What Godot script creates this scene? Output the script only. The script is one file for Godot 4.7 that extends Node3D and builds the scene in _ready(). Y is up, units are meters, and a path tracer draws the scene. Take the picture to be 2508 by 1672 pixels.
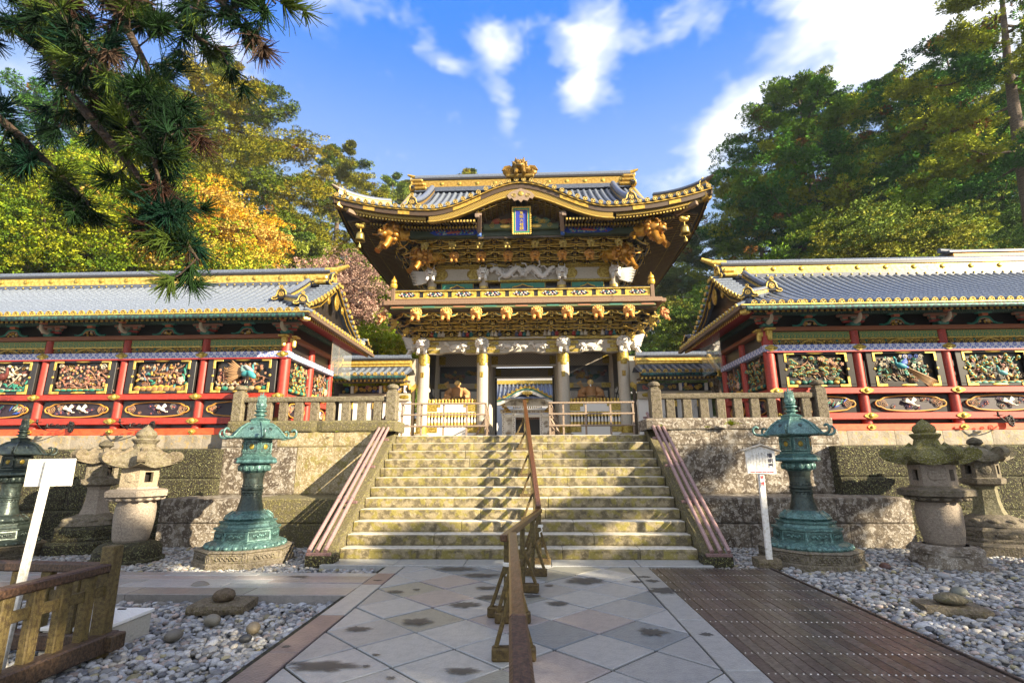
extends Node3D
# The stone stair, the gilded two-storey gate and its red corridors. World units are metres; y is up; the stair axis is x = 0.

class Surf:
	var v := PackedVector3Array()
	var n := PackedVector3Array()
	var c := PackedColorArray()

# collects shapes, one surface for each material name
class B:
	var s := {}
	var k: Surf
	var c := Color.WHITE
	var x := Transform3D.IDENTITY

	func m(mat: String, col := Color.WHITE) -> B:
		if not s.has(mat):
			s[mat] = Surf.new()
		k = s[mat]
		c = col
		return self

	func tri(p: Vector3, q: Vector3, r: Vector3, n1: Vector3, n2: Vector3, n3: Vector3) -> void:
		p = x * p; q = x * q; r = x * r
		n1 = (x.basis * n1).normalized(); n2 = (x.basis * n2).normalized(); n3 = (x.basis * n3).normalized()
		if (r - p).cross(q - p).dot(n1 + n2 + n3) >= 0.0:
			k.v.append(p); k.v.append(q); k.v.append(r)
			k.n.append(n1); k.n.append(n2); k.n.append(n3)
		else:
			k.v.append(p); k.v.append(r); k.v.append(q)
			k.n.append(n1); k.n.append(n3); k.n.append(n2)
		k.c.append(c); k.c.append(c); k.c.append(c)

	func quad(a: Vector3, b: Vector3, d: Vector3, e: Vector3) -> void:
		var n := (d - a).cross(e - b)
		n = n.normalized() if n.length() > 1e-12 else Vector3.UP
		n = -n
		tri(a, b, d, n, n, n)
		tri(a, d, e, n, n, n)

	func smooth_quad(a: Vector3, b: Vector3, d: Vector3, e: Vector3, na: Vector3, nb: Vector3, nd: Vector3, ne: Vector3) -> void:
		tri(a, b, d, na, nb, nd)
		tri(a, d, e, na, nd, ne)

	func box(o: Vector3, size: Vector3, bev := 0.0, basis := Basis.IDENTITY) -> void:
		var h := size / 2.0
		var old := x
		x = x * Transform3D(basis, o)
		if bev <= 0.0:
			for a in 3:
				for sg in [-1.0, 1.0]:
					var n := Vector3.ZERO; n[a] = sg
					var u := Vector3.ZERO; u[(a + 1) % 3] = h[(a + 1) % 3]
					var w := Vector3.ZERO; w[(a + 2) % 3] = h[(a + 2) % 3]
					var f := n * h[a]
					tri(f - u - w, f + u - w, f + u + w, n, n, n)
					tri(f - u - w, f + u + w, f - u + w, n, n, n)
		else:
			bev = minf(bev, minf(h.x, minf(h.y, h.z)) * 0.9)
			for a in 3:
				var b := (a + 1) % 3
				var d := (a + 2) % 3
				for sa in [-1.0, 1.0]:
					var n := Vector3.ZERO; n[a] = sa
					var u := Vector3.ZERO; u[b] = h[b] - bev
					var w := Vector3.ZERO; w[d] = h[d] - bev
					var f := n * h[a]
					tri(f - u - w, f + u - w, f + u + w, n, n, n)
					tri(f - u - w, f + u + w, f - u + w, n, n, n)
					for sb in [-1.0, 1.0]:
						var nb := Vector3.ZERO; nb[b] = sb
						var p := n * h[a] + nb * (h[b] - bev)
						var q := n * (h[a] - bev) + nb * h[b]
						var e := (n + nb).normalized()
						tri(p - w, p + w, q + w, e, e, e)
						tri(p - w, q + w, q - w, e, e, e)
			for sx in [-1.0, 1.0]:
				for sy in [-1.0, 1.0]:
					for sz in [-1.0, 1.0]:
						var g := Vector3(sx, sy, sz)
						var e := g.normalized()
						var i := h - Vector3.ONE * bev
						tri(g * Vector3(h.x, i.y, i.z), g * Vector3(i.x, h.y, i.z), g * Vector3(i.x, i.y, h.z), e, e, e)
		x = old

	# a bar with a rectangular section from a to b
	func bar(a: Vector3, b: Vector3, w: float, h: float, bev := 0.0, up := Vector3.UP) -> void:
		var d := b - a
		var z := d.normalized()
		var r := up.cross(z)
		if r.length() < 1e-3:
			r = Vector3.RIGHT
		r = r.normalized()
		box((a + b) / 2.0, Vector3(w, h, d.length()), bev, Basis(r, z.cross(r), z))

	func tube(p: PackedVector3Array, rad, sides := 6, caps := true, flat := 1.0, turn := 0.0) -> void:
		var cnt := p.size()
		var up := Vector3.UP
		var rings := []
		var norms := []
		for i in cnt:
			var d := (p[mini(i + 1, cnt - 1)] - p[maxi(i - 1, 0)]).normalized()
			if absf(d.dot(up)) > 0.95:
				up = Vector3.FORWARD if absf(d.z) < 0.9 else Vector3.RIGHT
			var r := d.cross(up).normalized()
			var u := r.cross(d)
			up = u
			var rr: float = rad if rad is float else rad[i]
			var ring := PackedVector3Array()
			var nr := PackedVector3Array()
			for j in sides:
				var a := TAU * j / sides + turn
				var n := r * cos(a) + u * sin(a) * flat
				ring.append(p[i] + n * rr)
				nr.append((r * cos(a) * flat + u * sin(a)).normalized())
			rings.append(ring)
			norms.append(nr)
		for i in cnt - 1:
			for j in sides:
				var l := (j + 1) % sides
				smooth_quad(rings[i][j], rings[i][l], rings[i + 1][l], rings[i + 1][j], norms[i][j], norms[i][l], norms[i + 1][l], norms[i + 1][j])
		if caps:
			for e in [0, cnt - 1]:
				var n := (p[0] - p[1]).normalized() if e == 0 else (p[cnt - 1] - p[cnt - 2]).normalized()
				for j in range(1, sides - 1):
					tri(rings[e][0], rings[e][j], rings[e][j + 1], n, n, n)

	# profile: (radius, height); flat gives facets, turn is in radians
	func lathe(o: Vector3, prof: Array, segs := 12, flat := false, turn := 0.0) -> void:
		for i in prof.size() - 1:
			var a: Vector2 = prof[i]
			var b: Vector2 = prof[i + 1]
			var t := b - a
			if t.length() < 1e-6:
				continue
			var pn := Vector2(t.y, -t.x).normalized()
			for j in segs:
				var a0 := TAU * j / segs + turn
				var a1 := TAU * (j + 1) / segs + turn
				var d0 := Vector3(cos(a0), 0, sin(a0))
				var d1 := Vector3(cos(a1), 0, sin(a1))
				var n0 := d0 * pn.x + Vector3.UP * pn.y
				var n1 := d1 * pn.x + Vector3.UP * pn.y
				if flat:
					n0 = (n0 + n1).normalized()
					n1 = n0
				var p := o + d0 * a.x + Vector3.UP * a.y
				var q := o + d1 * a.x + Vector3.UP * a.y
				var r := o + d1 * b.x + Vector3.UP * b.y
				var w := o + d0 * b.x + Vector3.UP * b.y
				if a.x > 1e-6:
					tri(p, q, r, n0, n1, n1)
				if b.x > 1e-6:
					tri(p, r, w, n0, n1, n0)

	# an outline in x and y given a thickness from z0 to z1
	func prism(poly: PackedVector2Array, z0: float, z1: float) -> void:
		var idx := Geometry2D.triangulate_polygon(poly)
		for i in range(0, idx.size(), 3):
			for z in [z0, z1]:
				var n := Vector3(0, 0, 1.0 if (z == maxf(z0, z1)) else -1.0)
				var a := poly[idx[i]]
				var b := poly[idx[i + 1]]
				var d := poly[idx[i + 2]]
				tri(Vector3(a.x, a.y, z), Vector3(b.x, b.y, z), Vector3(d.x, d.y, z), n, n, n)
		var sg := -1.0 if Geometry2D.is_polygon_clockwise(poly) else 1.0
		for i in poly.size():
			var a := poly[i]
			var b := poly[(i + 1) % poly.size()]
			var t := b - a
			var n := Vector3(t.y, -t.x, 0).normalized() * sg
			tri(Vector3(a.x, a.y, z0), Vector3(b.x, b.y, z0), Vector3(b.x, b.y, z1), n, n, n)
			tri(Vector3(a.x, a.y, z0), Vector3(b.x, b.y, z1), Vector3(a.x, a.y, z1), n, n, n)

	func ball(o: Vector3, r: Vector3, su := 8, sv := 5, basis := Basis.IDENTITY) -> void:
		var old := x
		x = x * Transform3D(basis, o)
		for i in sv:
			var t0 := PI * i / sv
			var t1 := PI * (i + 1) / sv
			for j in su:
				var a0 := TAU * j / su
				var a1 := TAU * (j + 1) / su
				var p := Vector3(sin(t0) * cos(a0), cos(t0), sin(t0) * sin(a0))
				var q := Vector3(sin(t0) * cos(a1), cos(t0), sin(t0) * sin(a1))
				var w := Vector3(sin(t1) * cos(a1), cos(t1), sin(t1) * sin(a1))
				var e := Vector3(sin(t1) * cos(a0), cos(t1), sin(t1) * sin(a0))
				if i > 0:
					tri(p * r, q * r, w * r, p / r, q / r, w / r)
				if i < sv - 1:
					tri(p * r, w * r, e * r, p / r, w / r, e / r)
		x = old

	# a band swept along points, each with its own outline point list of equal length
	func loft(rows: Array, closed := false) -> void:
		for i in rows.size() - 1:
			var a: PackedVector3Array = rows[i]
			var b: PackedVector3Array = rows[i + 1]
			var w := a.size()
			for j in (w if closed else w - 1):
				var l := (j + 1) % w
				if (a[j] - b[j]).length() + (a[l] - b[l]).length() > 1e-6:
					quad(a[j], a[l], b[l], b[j])

	# a grid of points with smoothed normals
	func grid(rows: Array) -> void:
		var h := rows.size()
		var w: int = rows[0].size()
		var nn := []
		for i in h:
			var line := PackedVector3Array()
			for j in w:
				var du: Vector3 = rows[i][mini(j + 1, w - 1)] - rows[i][maxi(j - 1, 0)]
				var dv: Vector3 = rows[mini(i + 1, h - 1)][j] - rows[maxi(i - 1, 0)][j]
				line.append(du.cross(dv).normalized())
			nn.append(line)
		for i in h - 1:
			for j in w - 1:
				smooth_quad(rows[i][j], rows[i][j + 1], rows[i + 1][j + 1], rows[i + 1][j], nn[i][j], nn[i][j + 1], nn[i + 1][j + 1], nn[i + 1][j])

	func put(other: B, t: Transform3D) -> void:
		for mat in other.s:
			m(mat)
			var f: Surf = other.s[mat]
			var full := x * t
			var flip := full.basis.determinant() < 0.0
			for i in range(0, f.v.size(), 3):
				for j in ([0, 2, 1] if flip else [0, 1, 2]):
					k.v.append(full * f.v[i + j])
					k.n.append((full.basis * f.n[i + j]).normalized())
					k.c.append(f.c[i + j])

	func done(mats: Dictionary) -> ArrayMesh:
		var me := ArrayMesh.new()
		for mat in s:
			var f: Surf = s[mat]
			if f.v.size() == 0:
				continue
			var a := []
			a.resize(Mesh.ARRAY_MAX)
			a[Mesh.ARRAY_VERTEX] = f.v
			a[Mesh.ARRAY_NORMAL] = f.n
			a[Mesh.ARRAY_COLOR] = f.c
			me.add_surface_from_arrays(Mesh.PRIMITIVE_TRIANGLES, a)
			me.surface_set_material(me.get_surface_count() - 1, mats[mat])
		return me

var M := {}
var rng := RandomNumberGenerator.new()

func lin(r: float, g: float, b: float) -> Color:
	return Color(r, g, b)

func rnd(a: float, b: float) -> float:
	return rng.randf_range(a, b)

# ---- naming and placing -------------------------------------------------------------------
func thing(called: String, label: String, category: String, at := Vector3.ZERO, turn := 0.0, group := "") -> Node3D:
	var o := Node3D.new()
	o.name = called
	add_child(o, true)
	o.position = at
	o.rotation.y = turn
	o.set_meta("label", label)
	o.set_meta("category", category)
	if group:
		o.set_meta("group", group)
	return o

func part(called: String, b, parent: Node, t := Transform3D.IDENTITY, label := "") -> MeshInstance3D:
	var o := MeshInstance3D.new()
	o.name = called
	o.mesh = b.done(M) if b is B else b
	o.transform = t
	parent.add_child(o, true)
	if label:
		o.set_meta("label", label)
	return o

func struct(called: String, b, label := "") -> MeshInstance3D:
	var o := part(called, b, self, Transform3D.IDENTITY, label)
	o.set_meta("kind", "structure")
	return o

func at(v: Vector3, turn := 0.0) -> Transform3D:
	return Transform3D(Basis(Vector3.UP, turn), v)

func copies(called: String, mesh: Mesh, xf: Array, cols: Array, parent: Node) -> MultiMeshInstance3D:
	var mm := MultiMesh.new()
	mm.transform_format = MultiMesh.TRANSFORM_3D
	mm.use_colors = true
	mm.mesh = mesh
	mm.instance_count = xf.size()
	for i in xf.size():
		mm.set_instance_transform(i, xf[i])
		mm.set_instance_color(i, cols[i])
	var o := MultiMeshInstance3D.new()
	o.name = called
	o.multimesh = mm
	parent.add_child(o, true)
	return o

# ---- materials ----------------------------------------------------------------------------
func fnl(sd: int, freq: float, oct := 4, kind := FastNoiseLite.TYPE_SIMPLEX_SMOOTH, warp := 0.0) -> FastNoiseLite:
	var f := FastNoiseLite.new()
	f.seed = sd
	f.frequency = freq
	f.noise_type = kind
	f.fractal_octaves = oct
	if kind == FastNoiseLite.TYPE_CELLULAR:
		f.fractal_type = FastNoiseLite.FRACTAL_NONE
	if warp > 0.0:
		f.domain_warp_enabled = true
		f.domain_warp_amplitude = warp
		f.domain_warp_frequency = freq
	return f

# layers: [seed, frequency, octaves, low, high, colour, strength, stretch y]; each is mixed over the ones below where its noise passes low..high
func paint(base: Color, layers: Array, w := 512) -> ImageTexture:
	var out := PackedFloat32Array()
	out.resize(w * w * 3)
	for i in w * w:
		out[i * 3] = base.r; out[i * 3 + 1] = base.g; out[i * 3 + 2] = base.b
	for l in layers:
		var f := fnl(l[0], l[1], l[2], FastNoiseLite.TYPE_SIMPLEX_SMOOTH, l[8] if l.size() > 8 else 0.0)
		var ww := w
		var hh := w
		if l.size() > 7 and l[7] < 1.0:
			hh = int(w * l[7])
		if l.size() > 7 and l[7] > 1.0:
			ww = int(w / l[7])
		var im := f.get_seamless_image(ww, hh)
		if ww != w or hh != w:
			im.resize(w, w, Image.INTERPOLATE_CUBIC)
		var d := im.get_data()
		var lo: float = l[3] * 255.0
		var sc: float = 1.0 / ((l[4] - l[3]) * 255.0)
		var cr: float = l[5].r
		var cg: float = l[5].g
		var cb: float = l[5].b
		var st: float = l[6]
		for i in w * w:
			var t := clampf((d[i] - lo) * sc, 0.0, 1.0) * st
			if t > 0.0:
				var j := i * 3
				out[j] += (cr - out[j]) * t
				out[j + 1] += (cg - out[j + 1]) * t
				out[j + 2] += (cb - out[j + 2]) * t
	var by := PackedByteArray()
	by.resize(w * w * 3)
	for i in w * w * 3:
		by[i] = int(clampf(out[i], 0.0, 1.0) * 255.0)
	return ImageTexture.create_from_image(Image.create_from_data(w, w, false, Image.FORMAT_RGB8, by))

func relief(sd: int, freq: float, oct := 4, w := 512, kind := FastNoiseLite.TYPE_SIMPLEX_SMOOTH, stretch := 1.0) -> ImageTexture:
	var ww := w
	var hh := w
	if stretch > 1.0:
		ww = int(w / stretch)
	elif stretch < 1.0:
		hh = int(w * stretch)
	var im := fnl(sd, freq, oct, kind).get_seamless_image(ww, hh)
	im.resize(w, w, Image.INTERPOLATE_CUBIC)
	return ImageTexture.create_from_image(im)

func mat(called: String, col: Color, rough := 0.7, metal := 0.0, tex: Texture2D = null, size := 1.0, bump: Texture2D = null, depth := 0.0, world := true) -> StandardMaterial3D:
	var m := StandardMaterial3D.new()
	m.resource_name = called
	m.albedo_color = col.linear_to_srgb()
	m.roughness = rough
	m.metallic = metal
	m.vertex_color_use_as_albedo = true
	m.cull_mode = BaseMaterial3D.CULL_DISABLED
	if tex:
		m.albedo_texture = tex
	if bump:
		m.heightmap_enabled = true
		m.heightmap_texture = bump
		m.heightmap_scale = depth
	if tex or bump:
		m.uv1_triplanar = true
		m.uv1_world_triplanar = world
		m.uv1_scale = Vector3.ONE / size
	M[called] = m
	return m

func _ready() -> void:
	rng.seed = 7
	# camera: fitted to the stair's edges, the red columns and the paving joints
	var cam := Camera3D.new()
	cam.name = "camera"
	add_child(cam)
	cam.transform = Transform3D(Basis(Vector3(0.99925426, -0.00407829, -0.03839663), Vector3(0.0128195, 0.9730424, 0.23026974), Vector3(0.03642244, -0.23059025, 0.97236904)), Vector3(0.2686, 1.5644, 0.0))
	cam.fov = 68.0267
	cam.near = 0.05
	cam.far = 2000.0
	cam.current = true
	# sky and air
	var we := WorldEnvironment.new()
	we.name = "world_environment"
	var env := Environment.new()
	env.background_mode = Environment.BG_SKY
	env.tonemap_mode = Environment.TONE_MAPPER_LINEAR
	env.tonemap_exposure = EXPOSURE
	env.sdfgi_enabled = true
	env.ssao_enabled = true
	env.ssil_enabled = true
	env.fog_enabled = true
	env.fog_density = 0.0004
	env.fog_light_color = Color(0.8, 0.87, 0.95)
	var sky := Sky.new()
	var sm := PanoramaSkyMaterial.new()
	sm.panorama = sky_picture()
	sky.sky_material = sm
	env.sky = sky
	we.environment = env
	add_child(we)
	# the late-morning sun, behind the camera to the right
	var sun := DirectionalLight3D.new()
	sun.name = "sun"
	add_child(sun)
	sun.light_color = Color(1.0, 0.93, 0.8)
	sun.light_energy = 0.6
	sun.light_angular_distance = 0.5
	sun.shadow_enabled = true
	var to_sun := Vector3(sin(SUN_AZ) * cos(SUN_EL), sin(SUN_EL), cos(SUN_AZ) * cos(SUN_EL))
	sun.transform = Transform3D(Basis.looking_at(-to_sun, Vector3.UP), to_sun * 60.0)
	materials()
	# the setting
	grounds()
	stair()
	walls()
	balustrades()
	trees()
	# buildings
	corridor(-1)
	corridor(1)
	side_wall(-1)
	side_wall(1)
	gate()
	inner_gate()
	far_roofs()
	# things
	bronze_lanterns()
	stone_lanterns()
	hand_rails()
	small_things()

const SUN_AZ := 1.012
const SUN_EL := 0.372
const EXPOSURE := 9.6

func wide(f: FastNoiseLite, w: int, h: int) -> PackedByteArray:
	var im := f.get_seamless_image(int(w / 2.4), h)
	im.resize(w, h, Image.INTERPOLATE_CUBIC)
	return im.get_data()

func sky_picture() -> ImageTexture:
	var w := 1600
	var h := 800
	# wide noise, since the upper sky is narrow round the pole
	var big := wide(fnl(31, 0.011, 5, FastNoiseLite.TYPE_SIMPLEX_SMOOTH, 60.0), w, h)
	var fine := wide(fnl(57, 0.045, 6, FastNoiseLite.TYPE_SIMPLEX_SMOOTH, 18.0), w, h)
	# banks of cloud: azimuth from straight ahead (right is positive) and height in degrees, their reach, strength and lean; the widest, out of view, are added to brighten the shade
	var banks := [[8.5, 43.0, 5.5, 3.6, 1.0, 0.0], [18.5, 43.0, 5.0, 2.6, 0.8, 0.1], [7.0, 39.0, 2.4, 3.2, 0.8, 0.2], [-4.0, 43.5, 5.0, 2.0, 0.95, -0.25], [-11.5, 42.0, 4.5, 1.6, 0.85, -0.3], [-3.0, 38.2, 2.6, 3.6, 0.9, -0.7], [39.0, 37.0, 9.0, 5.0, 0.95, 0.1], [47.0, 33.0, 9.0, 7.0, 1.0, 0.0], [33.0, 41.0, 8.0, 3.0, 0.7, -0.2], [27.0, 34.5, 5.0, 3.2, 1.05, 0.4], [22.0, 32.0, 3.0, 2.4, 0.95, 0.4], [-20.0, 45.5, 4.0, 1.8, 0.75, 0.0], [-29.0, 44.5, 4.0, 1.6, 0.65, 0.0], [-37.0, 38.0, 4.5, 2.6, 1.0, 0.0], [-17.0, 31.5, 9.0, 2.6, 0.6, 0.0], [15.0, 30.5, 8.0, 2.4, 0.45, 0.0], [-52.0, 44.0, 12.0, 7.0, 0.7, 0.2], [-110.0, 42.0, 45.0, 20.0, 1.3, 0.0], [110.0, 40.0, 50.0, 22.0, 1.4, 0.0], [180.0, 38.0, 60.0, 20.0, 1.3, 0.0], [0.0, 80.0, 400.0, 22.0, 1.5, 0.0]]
	var px := PackedFloat32Array()
	px.resize(w * h * 3)
	for y in h:
		var el := 90.0 - 180.0 * (y + 0.5) / h
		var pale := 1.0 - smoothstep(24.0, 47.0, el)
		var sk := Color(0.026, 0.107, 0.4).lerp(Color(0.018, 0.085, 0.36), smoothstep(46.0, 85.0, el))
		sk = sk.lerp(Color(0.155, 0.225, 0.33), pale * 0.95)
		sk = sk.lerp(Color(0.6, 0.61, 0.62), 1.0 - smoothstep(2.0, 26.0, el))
		if el < 0.0:
			sk = Color(0.3, 0.29, 0.26)
		var near := []
		for b in banks:
			if absf(el - b[1]) < b[3] * 2.6 + absf(b[5]) * b[2] * 2.0:
				near.append(b)
		for x in w:
			var i := y * w + x
			var r := sk.r
			var g := sk.g
			var bl := sk.b
			if el >= 0.0:
				var az := wrapf(360.0 * (x + 0.5) / w, -180.0, 180.0)
				var cover := 0.05
				for b in near:
					var dx: float = wrapf(az - b[0], -180.0, 180.0)
					var dy: float = el - b[1] - dx * b[5]
					dx /= b[2]
					dy /= b[3]
					var q := dx * dx + dy * dy
					if q < 6.0:
						cover += b[4] * exp(-q)
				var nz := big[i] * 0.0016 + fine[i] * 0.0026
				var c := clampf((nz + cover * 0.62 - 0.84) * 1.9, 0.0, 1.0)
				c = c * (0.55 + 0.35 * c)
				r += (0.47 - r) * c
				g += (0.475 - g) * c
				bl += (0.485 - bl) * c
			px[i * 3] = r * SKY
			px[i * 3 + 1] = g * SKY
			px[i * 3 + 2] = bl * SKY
	return ImageTexture.create_from_image(Image.create_from_data(w, h, false, Image.FORMAT_RGBF, px.to_byte_array()))

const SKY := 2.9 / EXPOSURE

func s(hex: String) -> Color:
	return Color(hex)

func materials() -> void:
	# stones: sRGB colours in the textures, most about the real stone's own tone
	var grit := relief(3, 0.05, 5)
	var rock := relief(9, 0.018, 5)
	mat("step_stone", Color(1, 1, 1), 0.75, 0.0, paint(s("8e8265"), [[1, 0.01, 4, 0.36, 0.62, s("4d442f"), 0.9], [2, 0.009, 4, 0.5, 0.68, s("857b2a"), 0.75], [12, 0.03, 3, 0.62, 0.8, s("b3a684"), 0.5], [5, 0.2, 2, 0.45, 0.8, s("453e2c"), 0.5], [6, 0.25, 2, 0.6, 0.75, s("b7ae9a"), 0.4]]), 1.2, grit, 0.5)
	mat("step_tread", Color(1, 1, 1), 0.4, 0.0, paint(s("cdc9c0"), [[7, 0.02, 4, 0.45, 0.75, s("aaa491"), 0.7], [8, 0.1, 3, 0.6, 0.8, s("dcd8ce"), 0.5]]), 1.0, grit, 0.4)
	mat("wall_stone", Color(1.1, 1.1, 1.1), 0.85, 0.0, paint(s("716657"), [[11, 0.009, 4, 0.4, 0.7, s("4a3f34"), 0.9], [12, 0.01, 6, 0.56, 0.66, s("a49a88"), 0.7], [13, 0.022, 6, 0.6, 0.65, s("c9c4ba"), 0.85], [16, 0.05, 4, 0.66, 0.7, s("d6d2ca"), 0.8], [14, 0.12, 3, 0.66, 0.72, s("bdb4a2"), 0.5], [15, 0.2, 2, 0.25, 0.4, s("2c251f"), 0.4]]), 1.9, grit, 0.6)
	mat("wall_lit", Color(1, 1, 1), 0.85, 0.0, paint(s("b5a580"), [[21, 0.008, 4, 0.42, 0.7, s("8f7f57"), 0.85], [22, 0.014, 6, 0.54, 0.66, s("cfc3a6"), 0.75], [23, 0.04, 6, 0.57, 0.63, s("e6dcc8"), 0.75], [24, 0.14, 3, 0.3, 0.42, s("5d5138"), 0.55], [26, 0.012, 4, 0.6, 0.75, s("77702f"), 0.5]]), 1.7, grit, 0.6)  # sunlit look of the left wall is put into its stone colour
	mat("moss_stone", Color(1, 1, 1), 0.95, 0.0, paint(s("3d3526"), [[31, 0.01, 4, 0.35, 0.6, s("4f4c28"), 0.85], [32, 0.05, 6, 0.52, 0.58, s("8d8d58"), 0.9], [33, 0.03, 6, 0.6, 0.65, s("aab080"), 0.7], [34, 0.12, 3, 0.3, 0.42, s("1c1911"), 0.8]]), 1.7, relief(35, 0.07, 4), 1.6)
	mat("cap_moss", Color(1, 1, 1), 0.95, 0.0, paint(s("6b624a"), [[41, 0.02, 4, 0.4, 0.65, s("76702e"), 0.85], [42, 0.1, 4, 0.52, 0.64, s("9d9868"), 0.7], [43, 0.15, 3, 0.6, 0.72, s("c2bba4"), 0.6], [44, 0.05, 3, 0.3, 0.42, s("3d3728"), 0.6]]), 1.3, grit, 0.8)
	mat("old_stone", Color(1, 1, 1), 0.85, 0.0, paint(s("8d8474"), [[51, 0.02, 4, 0.4, 0.7, s("574d3d"), 0.9], [52, 0.06, 4, 0.58, 0.66, s("b9b2a3"), 0.7], [53, 0.03, 4, 0.62, 0.75, s("6d6a35"), 0.7], [54, 0.2, 3, 0.3, 0.45, s("3c352a"), 0.5]]), 0.9, grit, 1.0)
	mat("lantern_post", Color(1, 1, 1), 0.8, 0.0, paint(s("968b7d"), [[61, 0.02, 4, 0.4, 0.65, s("6f665a"), 0.85], [64, 0.03, 5, 0.58, 0.64, s("bdb6a6"), 0.7], [62, 0.12, 3, 0.62, 0.68, s("d8d2c4"), 0.8], [63, 0.2, 2, 0.3, 0.45, s("6f6257"), 0.5]]), 0.6, grit, 0.7)
	mat("moss_top", Color(1, 1, 1), 0.95, 0.0, paint(s("6d6658"), [[71, 0.03, 4, 0.42, 0.56, s("8d8a1e"), 0.95], [72, 0.12, 3, 0.5, 0.7, s("b1ab2c"), 0.6], [73, 0.1, 3, 0.25, 0.4, s("3d3a22"), 0.6], [74, 0.05, 4, 0.68, 0.74, s("cfc9bb"), 0.7]]), 0.7, relief(75, 0.1, 4), 2.0)
	mat("tan_stone", Color(1, 1, 1), 0.8, 0.0, paint(s("8e8578"), [[81, 0.01, 4, 0.4, 0.7, s("79705f"), 0.8], [82, 0.1, 3, 0.5, 0.8, s("a59c8c"), 0.5], [83, 0.02, 4, 0.66, 0.76, s("a58a52"), 0.6]]), 1.6, grit, 0.5)
	mat("slab", Color(1.05, 1.05, 1.05), 0.3, 0.0, paint(s("b7b8ba"), [[91, 0.012, 4, 0.4, 0.7, s("9c9fa3"), 0.8], [92, 0.1, 4, 0.5, 0.8, s("babbbb"), 0.5], [93, 0.25, 2, 0.64, 0.72, s("d0cfc6"), 0.5], [94, 0.2, 3, 0.28, 0.4, s("70726f"), 0.5]]), 0.8, grit, 0.35)
	var wet := mat("wet", Color(0.075, 0.072, 0.068), 0.45, 0.0)
	wet.metallic_specular = 0.25
	wet.transparency = BaseMaterial3D.TRANSPARENCY_ALPHA
	mat("earth", Color(1, 1, 1), 0.95, 0.0, paint(s("8f8d88"), [[101, 0.05, 4, 0.4, 0.7, s("6f6c66"), 0.8]]), 1.0)
	mat("pebble", Color(1, 1, 1), 0.55, 0.0, paint(s("c9c9c9"), [[111, 0.04, 4, 0.4, 0.7, s("a2a2a2"), 0.8], [112, 0.16, 3, 0.6, 0.75, s("f0f0f0"), 0.5]]), 0.25)
	# woods
	var fibre := relief(121, 0.05, 4, 512, FastNoiseLite.TYPE_SIMPLEX_SMOOTH, 0.12)
	mat("dark_wood", Color(1, 1, 1), 0.5, 0.0, paint(s("4d3d31"), [[122, 0.03, 4, 0.35, 0.65, s("2d221b"), 0.85], [123, 0.05, 4, 0.55, 0.7, s("6e5745"), 0.6]]), 0.6, fibre, 0.4)
	mat("grey_wood", Color(1, 1, 1), 0.7, 0.0, paint(s("8a7868"), [[125, 0.03, 4, 0.35, 0.65, s("6a5a4c"), 0.8], [126, 0.05, 3, 0.6, 0.75, s("a99a8a"), 0.6]]), 0.5)
	mat("old_wood", Color(1, 1, 1), 0.7, 0.0, paint(s("7a6a3c"), [[131, 0.02, 4, 0.4, 0.65, s("4a3a20"), 0.85], [132, 0.04, 4, 0.55, 0.7, s("93864c"), 0.6], [133, 0.15, 3, 0.3, 0.42, s("2d2415"), 0.5]]), 0.5, fibre, 0.4)
	mat("rail_wood", Color(1, 1, 1), 0.28, 0.0, paint(s("5a3c26"), [[141, 0.03, 4, 0.35, 0.65, s("34200f"), 0.85], [142, 0.06, 4, 0.6, 0.75, s("7d5836"), 0.6]]), 0.5, fibre, 0.25)
	mat("deck_wood", Color(1, 1, 1), 0.33, 0.0, paint(s("5d5550"), [[151, 0.02, 4, 0.35, 0.65, s("3d3733"), 0.85], [152, 0.12, 4, 0.55, 0.8, s("7d7570"), 0.5]]), 0.7, grit, 0.2)
	mat("bark", Color(1, 1, 1), 0.9, 0.0, paint(s("6a5a4b"), [[161, 0.04, 4, 0.35, 0.6, s("3c3129"), 0.9, 3.0], [162, 0.08, 3, 0.6, 0.75, s("8d8073"), 0.6, 3.0]]), 1.4, relief(163, 0.06, 4, 512, FastNoiseLite.TYPE_SIMPLEX_SMOOTH, 3.0), 5.0)
	# metals and paint
	mat("gold", Color(0.66, 0.48, 0.125), 0.36, 0.45, paint(s("ffffff"), [[171, 0.02, 4, 0.4, 0.75, s("c8b88a"), 0.7], [172, 0.12, 3, 0.6, 0.8, s("a89a60"), 0.5]], 256), 0.6)
	mat("old_gold", Color(0.44, 0.33, 0.07), 0.45, 0.4, paint(s("ffffff"), [[173, 0.02, 4, 0.4, 0.75, s("a99a50"), 0.8], [174, 0.1, 3, 0.62, 0.8, s("5d542c"), 0.6]], 256), 0.5)
	mat("brass", Color(0.6, 0.46, 0.16), 0.3, 0.8)
	mat("verdigris", Color(1, 1, 1), 0.42, 0.35, paint(s("4f736f"), [[181, 0.015, 4, 0.38, 0.66, s("324a49"), 0.9], [182, 0.04, 4, 0.56, 0.72, s("7a9d97"), 0.8], [183, 0.12, 3, 0.64, 0.76, s("97b8b0"), 0.5]]), 0.9, grit, 0.25)
	mat("bronze_dark", Color(1, 1, 1), 0.38, 0.55, paint(s("3d4a48"), [[185, 0.02, 4, 0.38, 0.66, s("27302f"), 0.9], [186, 0.05, 4, 0.58, 0.75, s("5a5a48"), 0.6]]), 0.7, grit, 0.25)
	mat("copper_green", Color(1, 1, 1), 0.5, 0.3, paint(s("2a3438"), [[187, 0.02, 4, 0.5, 0.66, s("3f7a70"), 0.9, 0.4]]), 0.8)
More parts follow.
